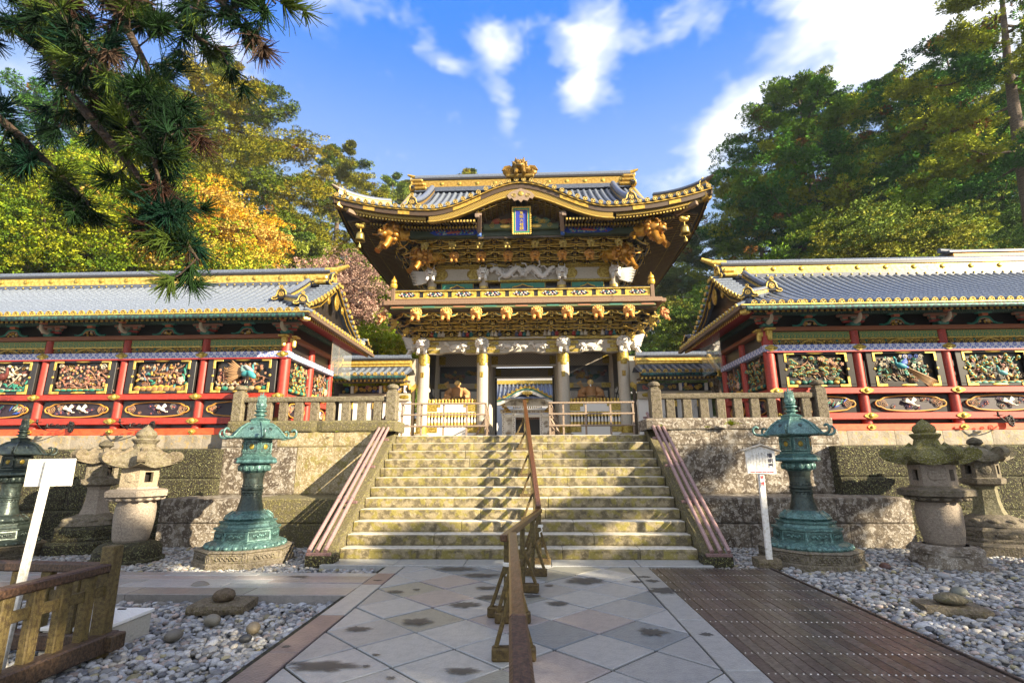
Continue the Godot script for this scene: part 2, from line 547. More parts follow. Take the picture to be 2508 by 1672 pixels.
	mat("tile", Color(1, 1, 1), 0.4, 0.0, paint(s("6b7482"), [[191, 0.03, 4, 0.38, 0.65, s("474f5c"), 0.8], [192, 0.1, 4, 0.58, 0.75, s("98a1ae"), 0.6]]), 0.9)
	mat("black", Color(0.02, 0.017, 0.016), 0.32, 0.0)
	mat("soot", Color(0.075, 0.052, 0.032), 0.5, 0.0)
	mat("paint", Color(1, 1, 1), 0.55, 0.0)
	mat("red", Color(1, 1, 1), 0.5, 0.0, paint(s("d8412e"), [[201, 0.015, 4, 0.4, 0.7, s("bf3526"), 0.8], [202, 0.1, 3, 0.66, 0.8, s("c85846"), 0.5], [203, 0.06, 4, 0.2, 0.3, s("5a2018"), 0.5]]), 1.4)
	mat("orange", Color(1, 1, 1), 0.5, 0.0, paint(s("e6522a"), [[204, 0.015, 4, 0.4, 0.7, s("d04420"), 0.8], [205, 0.1, 3, 0.66, 0.8, s("dc6a40"), 0.5]]), 1.4)
	mat("white", Color(1, 1, 1), 0.6, 0.0, paint(s("c9c5bd"), [[211, 0.02, 4, 0.4, 0.7, s("b3aea4"), 0.7], [212, 0.1, 4, 0.62, 0.7, s("8b857a"), 0.5], [213, 0.06, 4, 0.2, 0.32, s("9a8e78"), 0.5]]), 0.8, relief(214, 0.06, 3, 512, FastNoiseLite.TYPE_CELLULAR), 0.8)
	mat("chalk", Color(0.66, 0.64, 0.6), 0.65, 0.0)
	mat("pattern_white", Color(1, 1, 1), 0.6, 0.0, lattice(), 0.4)
	mat("blue_band", Color(1, 1, 1), 0.55, 0.0, florets(s("3d52b4"), s("c9cbd8"), s("6f9a8c")), 0.17)
	mat("fret", Color(1, 1, 1), 0.55, 0.0, key_fret(), 0.14)
	mat("scale_gold", Color(1, 1, 1), 0.4, 0.4, scales(), 0.16)
	mat("scroll", Color(1, 1, 1), 0.6, 0.0, paint(s("1f5a4c"), [[221, 0.06, 2, 0.5, 0.56, s("8f7a6c"), 0.9], [222, 0.07, 2, 0.58, 0.64, s("c2b7a8"), 0.8], [223, 0.05, 2, 0.3, 0.38, s("143a33"), 0.9]], 256), 0.35)
	mat("iron", Color(0.03, 0.027, 0.026), 0.45, 0.6)
	mat("white_paint", Color(0.74, 0.73, 0.7), 0.55, 0.0, paint(s("ffffff"), [[225, 0.03, 4, 0.5, 0.8, s("ddd8cc"), 0.8], [226, 0.2, 3, 0.66, 0.72, s("8d8576"), 0.35]], 256), 0.5)
	mat("hatch", Color(0.72, 0.72, 0.7), 0.5, 0.0, null, 0.1)
	mat("pipe", Color(1, 1, 1), 0.4, 0.0, paint(s("8f7370"), [[227, 0.03, 4, 0.4, 0.7, s("745a5a"), 0.8], [228, 0.1, 3, 0.6, 0.75, s("b5a09c"), 0.6]], 256), 0.4)
	mat("concrete", Color(0.4, 0.38, 0.33), 0.9, 0.0, null, 1.0, grit, 0.5)
	mat("red_print", Color(0.6, 0.03, 0.04), 0.6)
	mat("ink", Color(0.02, 0.02, 0.05), 0.6)
	mat("rope", Color(0.75, 0.74, 0.7), 0.9)
	var pane := mat("pane", Color(0.9, 0.93, 0.95), 0.04)
	pane.transparency = BaseMaterial3D.TRANSPARENCY_ALPHA
	pane.albedo_color = Color(0.9, 0.93, 0.95, 0.07)
	pane.vertex_color_use_as_albedo = false
	for f in [["needles", 0.8, 0.3], ["maple_leaf", 0.7, 0.5], ["cedar_cord", 0.8, 0.2]]:
		var lf := mat(f[0], Color(1, 1, 1), f[1])
		lf.metallic_specular = 0.2
		lf.backlight_enabled = true
		lf.backlight = Color(f[2], f[2], f[2])

# small repeated prints on boards
func lattice() -> ImageTexture:
	var im := Image.create(128, 128, false, Image.FORMAT_RGB8)
	for y in 128:
		for x in 128:
			var a := absf(fposmod(x + y, 32.0) - 16.0)
			var b := absf(fposmod(float(x - y), 32.0) - 16.0)
			var v := 0.62 if minf(a, b) > 3.0 else 0.42
			im.set_pixel(x, y, Color(v, v * 0.97, v * 0.92))
	return ImageTexture.create_from_image(im)

func florets(a: Color, b: Color, d: Color) -> ImageTexture:
	var im := Image.create(128, 128, false, Image.FORMAT_RGB8)
	for y in 128:
		for x in 128:
			var c := b
			for o in [Vector2(64, 64), Vector2(0, 0), Vector2(128, 0), Vector2(0, 128), Vector2(128, 128)]:
				var q: Vector2 = Vector2(x, y) - o
				var r := q.length()
				var edge := 34.0 + 9.0 * cos(q.angle() * 6.0)
				if r < edge:
					c = a
				if r < 16.0:
					c = b
				if r < 9.0:
					c = d
			im.set_pixel(x, y, c)
	return ImageTexture.create_from_image(im)

func key_fret() -> ImageTexture:
	var im := Image.create(64, 64, false, Image.FORMAT_RGB8)
	im.fill(Color("2c6a4a"))
	var g := Color("b59a3c")
	for r in [[0, 0, 64, 5], [0, 0, 5, 48], [0, 44, 40, 5], [36, 20, 5, 28], [18, 20, 20, 5], [18, 20, 5, 14], [52, 14, 5, 50]]:
		im.fill_rect(Rect2i(r[0], r[1], r[2], r[3]), g)
	return ImageTexture.create_from_image(im)

func scales() -> ImageTexture:
	var im := Image.create(64, 64, false, Image.FORMAT_RGB8)
	for y in 64:
		for x in 64:
			var row := int(y / 16.0)
			var xx := fposmod(x + (16.0 if row % 2 else 0.0), 32.0) - 16.0
			var yy := fposmod(y, 16.0)
			var d := absf(Vector2(xx, yy).length() - 15.0)
			im.set_pixel(x, y, Color("6e5c2a") if d < 2.0 else Color("c8ac58"))
	return ImageTexture.create_from_image(im)

# ---- ground, paving, stair ----------------------------------------------------------------
func grey(lo: float, hi: float, warm := 0.0) -> Color:
	var v := rnd(lo, hi)
	return Color(v * (1.0 + warm), v, v * (1.0 - warm))

func grounds() -> void:
	# earth under everything, one sheet with the hillside rising behind the terrace
	var b := B.new().m("earth")
	var rows := []
	for iz in 40:
		var z := 60.0 - iz * 6.0
		var line := PackedVector3Array()
		for ix in 41:
			var x := (ix - 20) * 9.0
			var y := -0.16
			if z < -12.5:
				y = 2.1
				var back := maxf(0.0, -z - 45.0)
				var side := maxf(0.0, absf(x) - 20.0)
				y += back * 0.22 + side * 0.16
			line.append(Vector3(x, minf(y, 40.0), z))
		rows.append(line)
	b.grid(rows)
	struct("ground", b)
	# terrace floor behind the stair
	b = B.new().m("tan_stone")
	b.box(Vector3(0, 2.06, -24.0), Vector3(44, 0.2, 23.9))
	struct("terrace_floor", b)
	paving()
	boardwalk()
	side_path()
	gravel()

func clip(poly: PackedVector2Array, x0: float, x1: float, z0: float, z1: float) -> PackedVector2Array:
	var r := PackedVector2Array([Vector2(x0, z0), Vector2(x1, z0), Vector2(x1, z1), Vector2(x0, z1)])
	var got := Geometry2D.intersect_polygons(poly, r)
	return got[0] if got.size() else PackedVector2Array()

func slab(poly: PackedVector2Array, y0: float, y1: float, gap: float, mat_name: String, col: Color) -> B:
	# poly is in x and z; the rim is rounded down a little
	var b := B.new().m(mat_name, col)
	var inner := Geometry2D.offset_polygon(poly, -gap)
	if inner.is_empty():
		return null
	var top := Geometry2D.offset_polygon(inner[0], -0.006)
	if top.is_empty():
		return null
	var lo: PackedVector2Array = inner[0]
	var hi: PackedVector2Array = top[0]
	var idx := Geometry2D.triangulate_polygon(hi)
	for i in range(0, idx.size(), 3):
		b.tri(Vector3(hi[idx[i]].x, y1, hi[idx[i]].y), Vector3(hi[idx[i + 1]].x, y1, hi[idx[i + 1]].y), Vector3(hi[idx[i + 2]].x, y1, hi[idx[i + 2]].y), Vector3.UP, Vector3.UP, Vector3.UP)
	if lo.size() == hi.size():
		# match the starting corner
		var best := 0
		for j in hi.size():
			if hi[j].distance_to(lo[0]) < hi[best].distance_to(lo[0]):
				best = j
		for i in lo.size():
			var p := lo[i]
			var q := lo[(i + 1) % lo.size()]
			var r: Vector2 = hi[(best + i + 1) % hi.size()]
			var t := hi[(best + i) % hi.size()]
			b.quad(Vector3(p.x, y1 - 0.006, p.y), Vector3(q.x, y1 - 0.006, q.y), Vector3(r.x, y1, r.y), Vector3(t.x, y1, t.y))
			b.quad(Vector3(p.x, y0, p.y), Vector3(q.x, y0, q.y), Vector3(q.x, y1 - 0.006, q.y), Vector3(p.x, y1 - 0.006, p.y))
	return b

func stain(c: Vector2, r: Vector2, y: float, sd: int) -> B:
	var b := B.new().m("wet")
	var nz := fnl(sd, 0.9, 3)
	var ring := [[], [], []]
	for i in 37:
		var a := TAU * i / 36.0
		var k := 1.0 + 0.6 * nz.get_noise_2d(cos(a) * 1.6, sin(a) * 1.6)
		for q in 3:
			var f: float = k * [0.55, 0.82, 1.12][q]
			ring[q].append(Vector3(c.x + cos(a) * r.x * f, y, c.y + sin(a) * r.y * f))
	var tone := [Color(1, 1, 1, 0.85), Color(1, 1, 1, 0.8), Color(1, 1, 1, 0.6), Color(1, 1, 1, 0.0)]
	for i in 36:
		var m := [Vector3(c.x, y, c.y), Vector3(c.x, y, c.y)]
		for q in 3:
			var o := [ring[q][i], ring[q][i + 1]]
			for t in [[m[0], o[0], o[1], 0, 1, 1], [m[0], o[1], m[1], 0, 1, 0]]:
				if q == 0 and t[5] == 0:
					continue
				var at_n: int = b.k.v.size()
				b.tri(t[0], t[1], t[2], Vector3.UP, Vector3.UP, Vector3.UP)
				for j in 3:
					var p: Vector3 = b.k.v[at_n + j]
					b.k.c[at_n + j] = tone[q] if p == m[0] or p == m[1] else tone[q + 1]
			m = o
	return b

func paving() -> void:
	var root := Node3D.new()
	root.name = "paved_path"
	add_child(root)
	root.set_meta("kind", "structure")
	var bed := B.new().m("moss_stone", Color(0.45, 0.45, 0.42))
	bed.box(Vector3(0.0, -0.115, -4.0), Vector3(4.1, 0.2, 9.0))
	part("mortar_bed", bed, root)
	# square slabs laid on the diagonal
	for j in range(-8, 12):
		for k in range(-5, 6):
			if posmod(k + j, 2) != 1:
				continue
			var cx := 0.43 * k + 0.01
			var cz := -4.4 - 0.417 * j
			var d := PackedVector2Array([Vector2(cx - 0.43, cz), Vector2(cx, cz - 0.417), Vector2(cx + 0.43, cz), Vector2(cx, cz + 0.417)])
			var p := clip(d, -1.715, 1.715, -8.3, -0.6)
			if p.size() < 3:
				continue
			var tone := rnd(0.78, 1.08)
			var col := Color(tone, tone, tone * 1.02)
			var pick := rng.randf()
			if pick < 0.1:
				col = Color(0.86, 0.76, 0.75)
			elif pick < 0.2:
				col = Color(0.55, 0.6, 0.66)
			elif pick < 0.28:
				col = Color(0.72, 0.7, 0.62)
			var lift := rnd(-0.004, 0.004)
			var b := slab(p, -0.05, lift, 0.01, "slab", col)
			if b:
				part("paving_slab", b, root)
	# kerb bands of long stones on both sides
	for e in [[-1.985, -1.715, [-0.6, -2.3, -3.4, -4.68, -5.75, -7.1, -7.79, -8.3]], [1.715, 2.0, [-0.6, -2.0, -3.2, -4.4, -5.67, -6.62, -8.3]]]:
		var zs: Array = e[2]
		for i in zs.size() - 1:
			var p := PackedVector2Array([Vector2(e[0], zs[i]), Vector2(e[1], zs[i]), Vector2(e[1], zs[i + 1]), Vector2(e[0], zs[i + 1])])
			var col := grey(0.75, 1.0)
			if e[0] < 0 and i in [2, 3, 5]:
				col = Color(0.55, 0.42, 0.42) if i != 5 else Color(0.6, 0.43, 0.45)
			part("kerb_slab", slab(p, -0.12, 0.006, 0.005, "slab", col), root)
	# long slabs between the path and the first step
	var xs := [-3.05, -1.9, -0.8, 0.55, 1.9, 3.0]
	for i in xs.size() - 1:
		var p := PackedVector2Array([Vector2(xs[i], -8.3), Vector2(xs[i + 1], -8.3), Vector2(xs[i + 1], -8.82), Vector2(xs[i], -8.82)])
		part("foot_slab", slab(p, -0.1, 0.014, 0.005, "slab", grey(0.85, 1.0)), root)
	# standing wet patches: dark, with outlines of their own
	var n := 0
	for w in [[Vector2(-1.400, -4.390), 0.21, 0.085], [Vector2(-1.420, -5.300), 0.1, 0.06], [Vector2(-0.910, -5.530), 0.12, 0.09], [Vector2(-0.280, -4.330), 0.11, 0.05], [Vector2(-0.500, -6.160), 0.14, 0.09], [Vector2(-1.440, -6.730), 0.09, 0.05], [Vector2(-0.320, -6.940), 0.12, 0.06], [Vector2(-0.220, -6.480), 0.14, 0.08], [Vector2(-0.880, -8.090), 0.24, 0.12], [Vector2(-0.490, -7.670), 0.2, 0.1], [Vector2(0.960, -7.370), 0.2, 0.15], [Vector2(0.530, -6.240), 0.1, 0.07], [Vector2(1.370, -5.270), 0.1, 0.09], [Vector2(1.870, -6.840), 0.14, 0.12], [Vector2(1.860, -7.360), 0.08, 0.06], [Vector2(1.800, -7.600), 0.07, 0.05], [Vector2(1.640, -7.320), 0.07, 0.05], [Vector2(1.860, -5.220), 0.05, 0.04], [Vector2(0.250, -6.570), 0.09, 0.06], [Vector2(0.470, -7.090), 0.05, 0.04], [Vector2(-1.050, -4.400), 0.025, 0.02], [Vector2(-1.050, -4.640), 0.03, 0.02], [Vector2(-0.800, -4.190), 0.03, 0.02], [Vector2(-1.890, -4.810), 0.03, 0.025], [Vector2(-1.200, -6.840), 0.04, 0.03], [Vector2(-1.840, -7.320), 0.05, 0.03]]:
		part("wet_patch", stain(w[0], Vector2(w[1], w[2]) * 1.25, 0.0085, 300 + n), root)
		n += 1


func boardwalk() -> void:
	var root := Node3D.new()
	root.name = "boardwalk"
	add_child(root)
	root.set_meta("kind", "structure")
	var j := B.new().m("dark_wood")
	for i in 9:
		j.box(Vector3(2.87, -0.1, -1.2 - i * 0.85), Vector3(1.66, 0.1, 0.09))
	part("joists", j, root)
	var wdt := 0.1
	for i in 17:
		var x := 2.055 + i * (wdt + 0.004)
		var b := B.new()
		var ends := [-0.7, rnd(-4.4, -2.6), rnd(-7.4, -5.4), -8.24]
		for e in 3:
			var t := rnd(0.6, 1.15)
			b.m("deck_wood", Color(t, t * rnd(0.9, 1.0), t * rnd(0.84, 1.0)))
			var z0: float = ends[e]
			var z1: float = ends[e + 1]
			b.box(Vector3(x, -0.013 + rnd(-0.002, 0.002), (z0 + z1) / 2.0), Vector3(wdt, 0.03, z0 - z1 - 0.004), 0.004)
		b.m("chalk")
		for k in 18:
			for sg in [-0.026, 0.026]:
				b.lathe(Vector3(x + sg, 0.0005, -0.95 - k * 0.425), [Vector2(0.008, 0), Vector2(0.0065, 0.0042), Vector2(0, 0.005)], 6)
		part("deck_plank", b, root)
	var edge := B.new().m("deck_wood", Color(0.8, 0.75, 0.7))
	edge.box(Vector3(3.815, -0.04, -4.47), Vector3(0.025, 0.1, 7.56), 0.005)
	part("edge_board", edge, root)

func side_path() -> void:
	var root := Node3D.new()
	root.name = "stone_side_path"
	add_child(root)
	root.set_meta("kind", "structure")
	var zs := [-6.57, -6.94, -7.2, -7.41, -7.62, -7.84]
	for i in 5:
		var x := -1.995
		while x > -13.0:
			var l := rnd(0.8, 1.9)
			var p := PackedVector2Array([Vector2(x, zs[i]), Vector2(x - l, zs[i]), Vector2(x - l, zs[i + 1]), Vector2(x, zs[i + 1])])
			var t := rnd(0.62, 0.95)
			var col := Color(t, t, t * 1.04) if rng.randf() > 0.25 else Color(t, t * 0.88, t * 0.88)
			if i == 0:
				col = Color(t * 0.85, t * 0.78, t * 0.74)
			part("path_slab", slab(p, -0.16, rnd(-0.006, 0.004), 0.004, "slab", col), root)
			x -= l
	part("wet_patch", stain(Vector2(-3.010, -7.530), Vector2(0.16, 0.04), 0.012, 71), root)

func gravel() -> void:
	var root := Node3D.new()
	root.name = "gravel"
	add_child(root)
	root.set_meta("kind", "stuff")
	var shapes := []
	for v in 4:
		var b := B.new().m("pebble")
		var nz := fnl(400 + v, 1.0, 2)
		b.ball(Vector3.ZERO, Vector3(1, 0.55, 0.72), 8, 6)
		var f: Surf = b.s["pebble"]
		for i in f.v.size():
			f.v[i] *= 1.0 + 0.28 * nz.get_noise_3dv(f.v[i] * 0.9)
		shapes.append(b.done(M))
	var spots := [[], [], [], []]
	var tints := [[], [], [], []]
	# area: x0, x1, z0, z1, height of the bed
	for a in [[-7.5, -1.99, -6.55, -1.6, -0.105, 19000], [-13.0, -2.2, -11.0, -7.86, -0.07, 21000], [3.83, 13.0, -11.0, -1.8, -0.06, 42000], [2.9, 3.9, -10.2, -8.26, -0.05, 1100]]:
		for i in a[5]:
			var x := rnd(a[0], a[1])
			var z := rnd(a[2], a[3])
			# outside what the lens can see nothing is needed but a margin
			if absf(x - 0.27) > -z * 1.12 + 0.6:
				continue
			var far := clampf((-z - 2.0) / 8.0, 0.0, 1.0)
			var size := rnd(0.016, 0.043) * (1.0 + 0.35 * rng.randf() * rng.randf())
			if rng.randf() < 0.04:
				size *= 1.4
			size *= lerpf(1.0, 1.12, far)
			var y: float = a[4] + rnd(-0.02, 0.018)
			var bs := Basis(Vector3.UP, rnd(0, TAU)) * Basis(Vector3.RIGHT, rnd(-0.45, 0.45)) * Basis(Vector3.FORWARD, rnd(-0.35, 0.35))
			var k := rng.randi() % 4
			spots[k].append(Transform3D(bs.scaled(Vector3.ONE * size), Vector3(x, y, z)))
			var t := rnd(0.22, 0.78)
			var col := Color(t * 0.97, t * 0.99, t * 1.02)
			var pick := rng.randf()
			if pick < 0.16:
				col = Color(t * 1.05, t * 0.98, t * 0.86)
			elif pick < 0.24:
				col = Color(t * 1.1, t * 0.9, t * 0.8)
			elif pick < 0.34:
				col = Color(t * 0.4, t * 0.42, t * 0.46)
			elif pick < 0.42:
				col = Color(0.6, 0.59, 0.56)
			elif pick < 0.46:
				col = Color(t * 0.8, t * 0.72, t * 0.42)
			tints[k].append(col)
	for k in 4:
		copies("pebbles", shapes[k], spots[k], tints[k], root)

func rough_block(o: Vector3, size: Vector3, mat_name: String, col := Color.WHITE, bev := 0.02, wear := 0.02, top := "") -> B:
	# a stone block whose front arris is worn to an uneven line
	var b := B.new().m(mat_name, col)
	var h := size / 2.0
	var nz := fnl(rng.randi() % 9999, 1.6, 3)
	var steps := maxi(2, int(size.x / 0.12))
	var rows := []
	for i in steps + 1:
		var u := float(i) / steps
		var x := o.x - h.x + size.x * u
		var w := wear * (0.5 + 0.5 * nz.get_noise_1d(x * 3.0)) + bev * 0.5
		var dn := wear * 0.4 * nz.get_noise_1d(x * 2.0 + 40.0)
		var e := 0.0
		if i == 0 or i == steps:
			e = bev
		rows.append(PackedVector3Array([Vector3(x, o.y - h.y, o.z - h.z), Vector3(x, o.y + h.y - e * 0.4, o.z - h.z), Vector3(x, o.y + h.y - e * 0.4, o.z + h.z - w * 2.2), Vector3(x, o.y + h.y - w * 0.45 - e * 0.3, o.z + h.z - w * 0.8 - e * 0.3), Vector3(x, o.y + h.y - w * 1.5 - e * 0.3, o.z + h.z - e), Vector3(x, o.y - h.y + 0.03, o.z + h.z + dn - e), Vector3(x, o.y - h.y, o.z + h.z - 0.012 + dn - e)]))
	if top:
		var up := []
		var low := []
		for r in rows:
			up.append(r.slice(1, 4))
			low.append(r.slice(3, 7))
		b.loft(low)
		b.m(top, col)
		b.loft(up)
		b.m(mat_name, col)
	else:
		b.loft(rows)
	for e in [0, steps]:
		var r: PackedVector3Array = rows[e]
		var n := Vector3.LEFT if e == 0 else Vector3.RIGHT
		for j in range(1, r.size() - 1):
			b.tri(r[0], r[j], r[j + 1], n, n, n)
	return b

func stair() -> void:
	var root := Node3D.new()
	root.name = "stone_stair"
	add_child(root)
	root.set_meta("kind", "structure")
	# where the blocks of each step meet, from the top step down, as seen in the photograph
	var joints := [[-0.86, 1.2], [-1.05, 0.62], [-1.2, 0.5, 1.45], [-1.08, 1.75], [-0.62, 1.42], [-0.3, 0.97], [-0.95, 1.0], [-1.22, 0.57], [-0.68, 0.5], [-0.99, 0.98], [-1.42, 1.3], [-1.32, 0.75, 2.0]]
	for k in 12:
		var y := 0.18 * (k + 1)
		var z := -8.80 - 0.2903 * k
		var js: Array = [-2.92]
		js.append_array(joints[11 - k])
		js.append(2.92)
		for i in js.size() - 1:
			var x0: float = js[i] + 0.004
			var x1: float = js[i + 1] - 0.004
			var depth := 0.42
			var t := rnd(0.86, 1.12)
			part("step_block", rough_block(Vector3((x0 + x1) / 2.0, y - 0.09, z - depth / 2.0 + rnd(-0.008, 0.008)), Vector3(x1 - x0, 0.178, depth), "step_stone", Color(t, t, t * 0.98), 0.012, 0.03, "step_tread"), root)
	var fill := B.new().m("earth")
	for k in 12:
		fill.box(Vector3(0, 0.09 * (k + 1) - 0.1, -8.80 - 0.2903 * k - 0.28), Vector3(5.8, 0.18 * (k + 1) - 0.2, 0.3))
	part("core", fill, root)
	# sloping side stones with a foot block
	for sg in [-1.0, 1.0]:
		var cheek := B.new().m("cap_moss")
		var pts := PackedVector2Array([Vector2(-8.52, -0.05), Vector2(-8.52, 0.1), Vector2(-12.25, 2.42), Vector2(-12.25, -0.05)])
		cheek.x = Transform3D(Basis(Vector3(0, 0, 1), Vector3.UP, Vector3(-1, 0, 0)), Vector3(sg * 3.115, 0, 0))
		cheek.prism(pts, -0.18, 0.18)
		part("side_stone", cheek, root)
		part("foot_block", rough_block(Vector3(sg * 3.1, 0.05, -8.52), Vector3(0.46, 0.2, 0.26), "moss_stone", Color(0.9, 0.9, 0.8)), root)

func walls() -> void:
	for sg in [-1.0, 1.0]:
		var side := "left" if sg < 0 else "right"
		var root := thing("retaining_wall", "tall %s stone retaining wall of big blocks beside the stair, under a stone balustrade" % ("sunlit tan" if sg < 0 else "dark lichen-spotted"), "wall", Vector3(0, 0, -11.5))
		var stone := "wall_lit" if sg < 0 else "wall_stone"
		var inv := at(Vector3(0, 0, 11.5))
		# lower tier, standing forward
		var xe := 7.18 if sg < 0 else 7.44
		for row in [[-0.12, 0.4, [3.3, 4.75, 5.95, xe] if sg < 0 else [3.3, 4.4, 6.25, xe]], [0.4, 0.87, [3.3, 5.35, xe] if sg < 0 else [3.3, 4.55, 6.05, xe]]]:
			var xs: Array = row[2]
			for i in xs.size() - 1:
				var x0: float = xs[i]
				var x1: float = xs[i + 1]
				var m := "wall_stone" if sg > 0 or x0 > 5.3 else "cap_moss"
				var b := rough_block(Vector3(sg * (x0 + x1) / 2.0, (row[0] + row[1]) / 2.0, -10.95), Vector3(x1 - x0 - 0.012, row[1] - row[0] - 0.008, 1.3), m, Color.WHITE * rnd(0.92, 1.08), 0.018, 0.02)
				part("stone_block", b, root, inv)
		# upper tier
		var xu := 6.78 if sg < 0 else 6.96
		var ys := [0.87, 1.9, 2.24]
		for i in 3:
			var cut: Array = [3.28, 5.02, xu] if sg < 0 else [3.28, 5.1, xu]
			if i == 2:
				continue
			if i == 1:
				cut = [3.28, 4.2, 5.5, xu]
			for j in cut.size() - 1:
				var x0: float = cut[j]
				var x1: float = cut[j + 1]
				var m := stone
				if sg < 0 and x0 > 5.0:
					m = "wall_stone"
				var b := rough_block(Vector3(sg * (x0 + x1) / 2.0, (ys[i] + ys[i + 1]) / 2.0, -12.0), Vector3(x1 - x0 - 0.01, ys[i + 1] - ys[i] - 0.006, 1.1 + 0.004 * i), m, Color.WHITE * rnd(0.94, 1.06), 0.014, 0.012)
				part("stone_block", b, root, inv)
		# coping
		for c in [[2.82, 4.6], [4.6, xu - 0.1]]:
			var b := rough_block(Vector3(sg * (c[0] + c[1]) / 2.0, 2.365, -11.88), Vector3(c[1] - c[0] - 0.008, 0.25, 0.95), "cap_moss" if sg < 0 else "wall_stone", Color.WHITE, 0.03, 0.04)
			part("coping_stone", b, root, inv)
		# mossy wall under the corridor
		root = thing("mossy_wall", "long low mossy retaining wall below the %s red corridor" % side, "wall", Vector3(sg * 12.0, 0, -11.1))
		inv = at(Vector3(-sg * 12.0, 0, 11.1))
		var y := -0.15
		for h in [0.72, 0.66, 0.64]:
			var x := 6.7
			while x < 19.0:
				var l := rnd(1.5, 2.6)
				var off := -0.06 * y
				var b := rough_block(Vector3(sg * (x + l / 2.0), y + h / 2.0, -11.55 + off), Vector3(l - 0.012, h - 0.01, 0.9), "moss_stone", Color.WHITE * rnd(0.85, 1.1), 0.02, 0.03)
				part("stone_block", b, root, inv)
				x += l
			y += h
		# tan plinth course that carries the corridor
		root = thing("stone_plinth", "smooth tan stone plinth course under the %s corridor's red sill" % side, "plinth", Vector3(sg * 12.0, 1.86, -12.0))
		inv = at(Vector3(-sg * 12.0, -1.86, 12.0))
		var x := 5.4
		while x < 19.0:
			var l := rnd(0.85, 1.25)
			var b := rough_block(Vector3(sg * (x + l / 2.0), 2.035, -12.1), Vector3(l - 0.008, 0.34, 0.6), "tan_stone", Color.WHITE * rnd(0.9, 1.08), 0.012, 0.008)
			part("stone_block", b, root, inv)
			x += l

func balustrades() -> void:
	for sg in [-1.0, 1.0]:
		var tone := Color(1.05, 1.0, 0.92) if sg < 0 else Color(0.72, 0.7, 0.66)  # sunlit left and shaded right are put into the stone tint
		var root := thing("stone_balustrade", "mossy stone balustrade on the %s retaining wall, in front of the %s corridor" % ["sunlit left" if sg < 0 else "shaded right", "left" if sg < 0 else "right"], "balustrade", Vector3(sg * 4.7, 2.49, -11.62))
		var inv := at(-root.position)
		var ends := [2.95, 6.56] if sg < 0 else [3.08, 6.74]
		var y0 := 2.49
		for x in ends:
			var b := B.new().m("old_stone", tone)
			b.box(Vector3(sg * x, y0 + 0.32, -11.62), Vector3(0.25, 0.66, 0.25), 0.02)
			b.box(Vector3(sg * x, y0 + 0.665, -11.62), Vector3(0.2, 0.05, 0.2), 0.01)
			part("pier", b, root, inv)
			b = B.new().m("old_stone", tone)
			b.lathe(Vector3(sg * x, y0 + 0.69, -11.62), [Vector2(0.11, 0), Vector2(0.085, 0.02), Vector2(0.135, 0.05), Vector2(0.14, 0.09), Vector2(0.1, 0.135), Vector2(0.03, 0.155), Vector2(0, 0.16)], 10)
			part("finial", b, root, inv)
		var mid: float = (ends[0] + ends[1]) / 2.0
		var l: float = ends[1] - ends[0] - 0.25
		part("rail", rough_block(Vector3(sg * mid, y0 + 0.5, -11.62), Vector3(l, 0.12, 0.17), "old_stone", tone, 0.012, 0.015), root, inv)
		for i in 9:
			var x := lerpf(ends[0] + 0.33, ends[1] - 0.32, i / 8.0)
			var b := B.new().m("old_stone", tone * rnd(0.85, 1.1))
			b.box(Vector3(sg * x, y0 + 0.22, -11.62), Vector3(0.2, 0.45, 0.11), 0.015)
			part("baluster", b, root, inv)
		# the return at the far end
		var xb: float = sg * ends[1]
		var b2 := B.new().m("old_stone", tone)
		b2.box(Vector3(xb, y0 + 0.5, -12.0), Vector3(0.16, 0.12, 0.5), 0.015)
		b2.box(Vector3(xb, y0 + 0.22, -12.05), Vector3(0.13, 0.45, 0.2), 0.015)
		part("end_return", b2, root, inv)

# ---- lanterns, rails, signs ---------------------------------------------------------------
func curl(c: Vector3, out: Vector3, size: float, turns := 1.25) -> PackedVector3Array:
	# a warabi hook: runs outwards, then curls up and back in
	var p := PackedVector3Array()
	p.append(c)
	p.append(c + out * size * 0.5 - Vector3.UP * size * 0.12)
	var m := c + out * size * 1.0 + Vector3.UP * size * 0.42
	for i in 13:
		var a := -PI / 2.0 + turns * PI * i / 12.0
		var r := size * (0.5 - 0.022 * i)
		p.append(m + out * cos(a) * r + Vector3.UP * sin(a) * r)
	return p

func flame(b: B, o: Vector3, h: float) -> void:
	# a jewel in a ring of flame tongues
	b.ball(o + Vector3.UP * h * 0.3, Vector3(0.26, 0.3, 0.26) * h, 12, 8)
	for i in 26:
		var a := TAU * i / 26.0
		for t in 2:
			var k := 0.42 + 0.3 * absf(cos(a)) if t == 0 else 0.3
			var d := Vector3(cos(a), 0, sin(a) * 0.45)
			var p0 := o + d * h * 0.3 + Vector3.UP * h * (0.06 + 0.34 * t)
			var rise := h * (0.36 + 0.34 * (1.0 - absf(cos(a))) + 0.1 * (i % 3))
			var p := PackedVector3Array([p0, p0 + d * h * 0.07 * (1.4 - t) + Vector3.UP * rise * 0.5, p0 + d * h * (0.02 - 0.08 * k) + Vector3.UP * rise])
			b.tube(p, PackedFloat32Array([0.05 * h, 0.04 * h, 0.004]), 4, false)

func hexa(b: B, o: Vector3, prof: Array, n := 6, turn := 0.0) -> void:
	b.lathe(o, prof, n, true, turn)

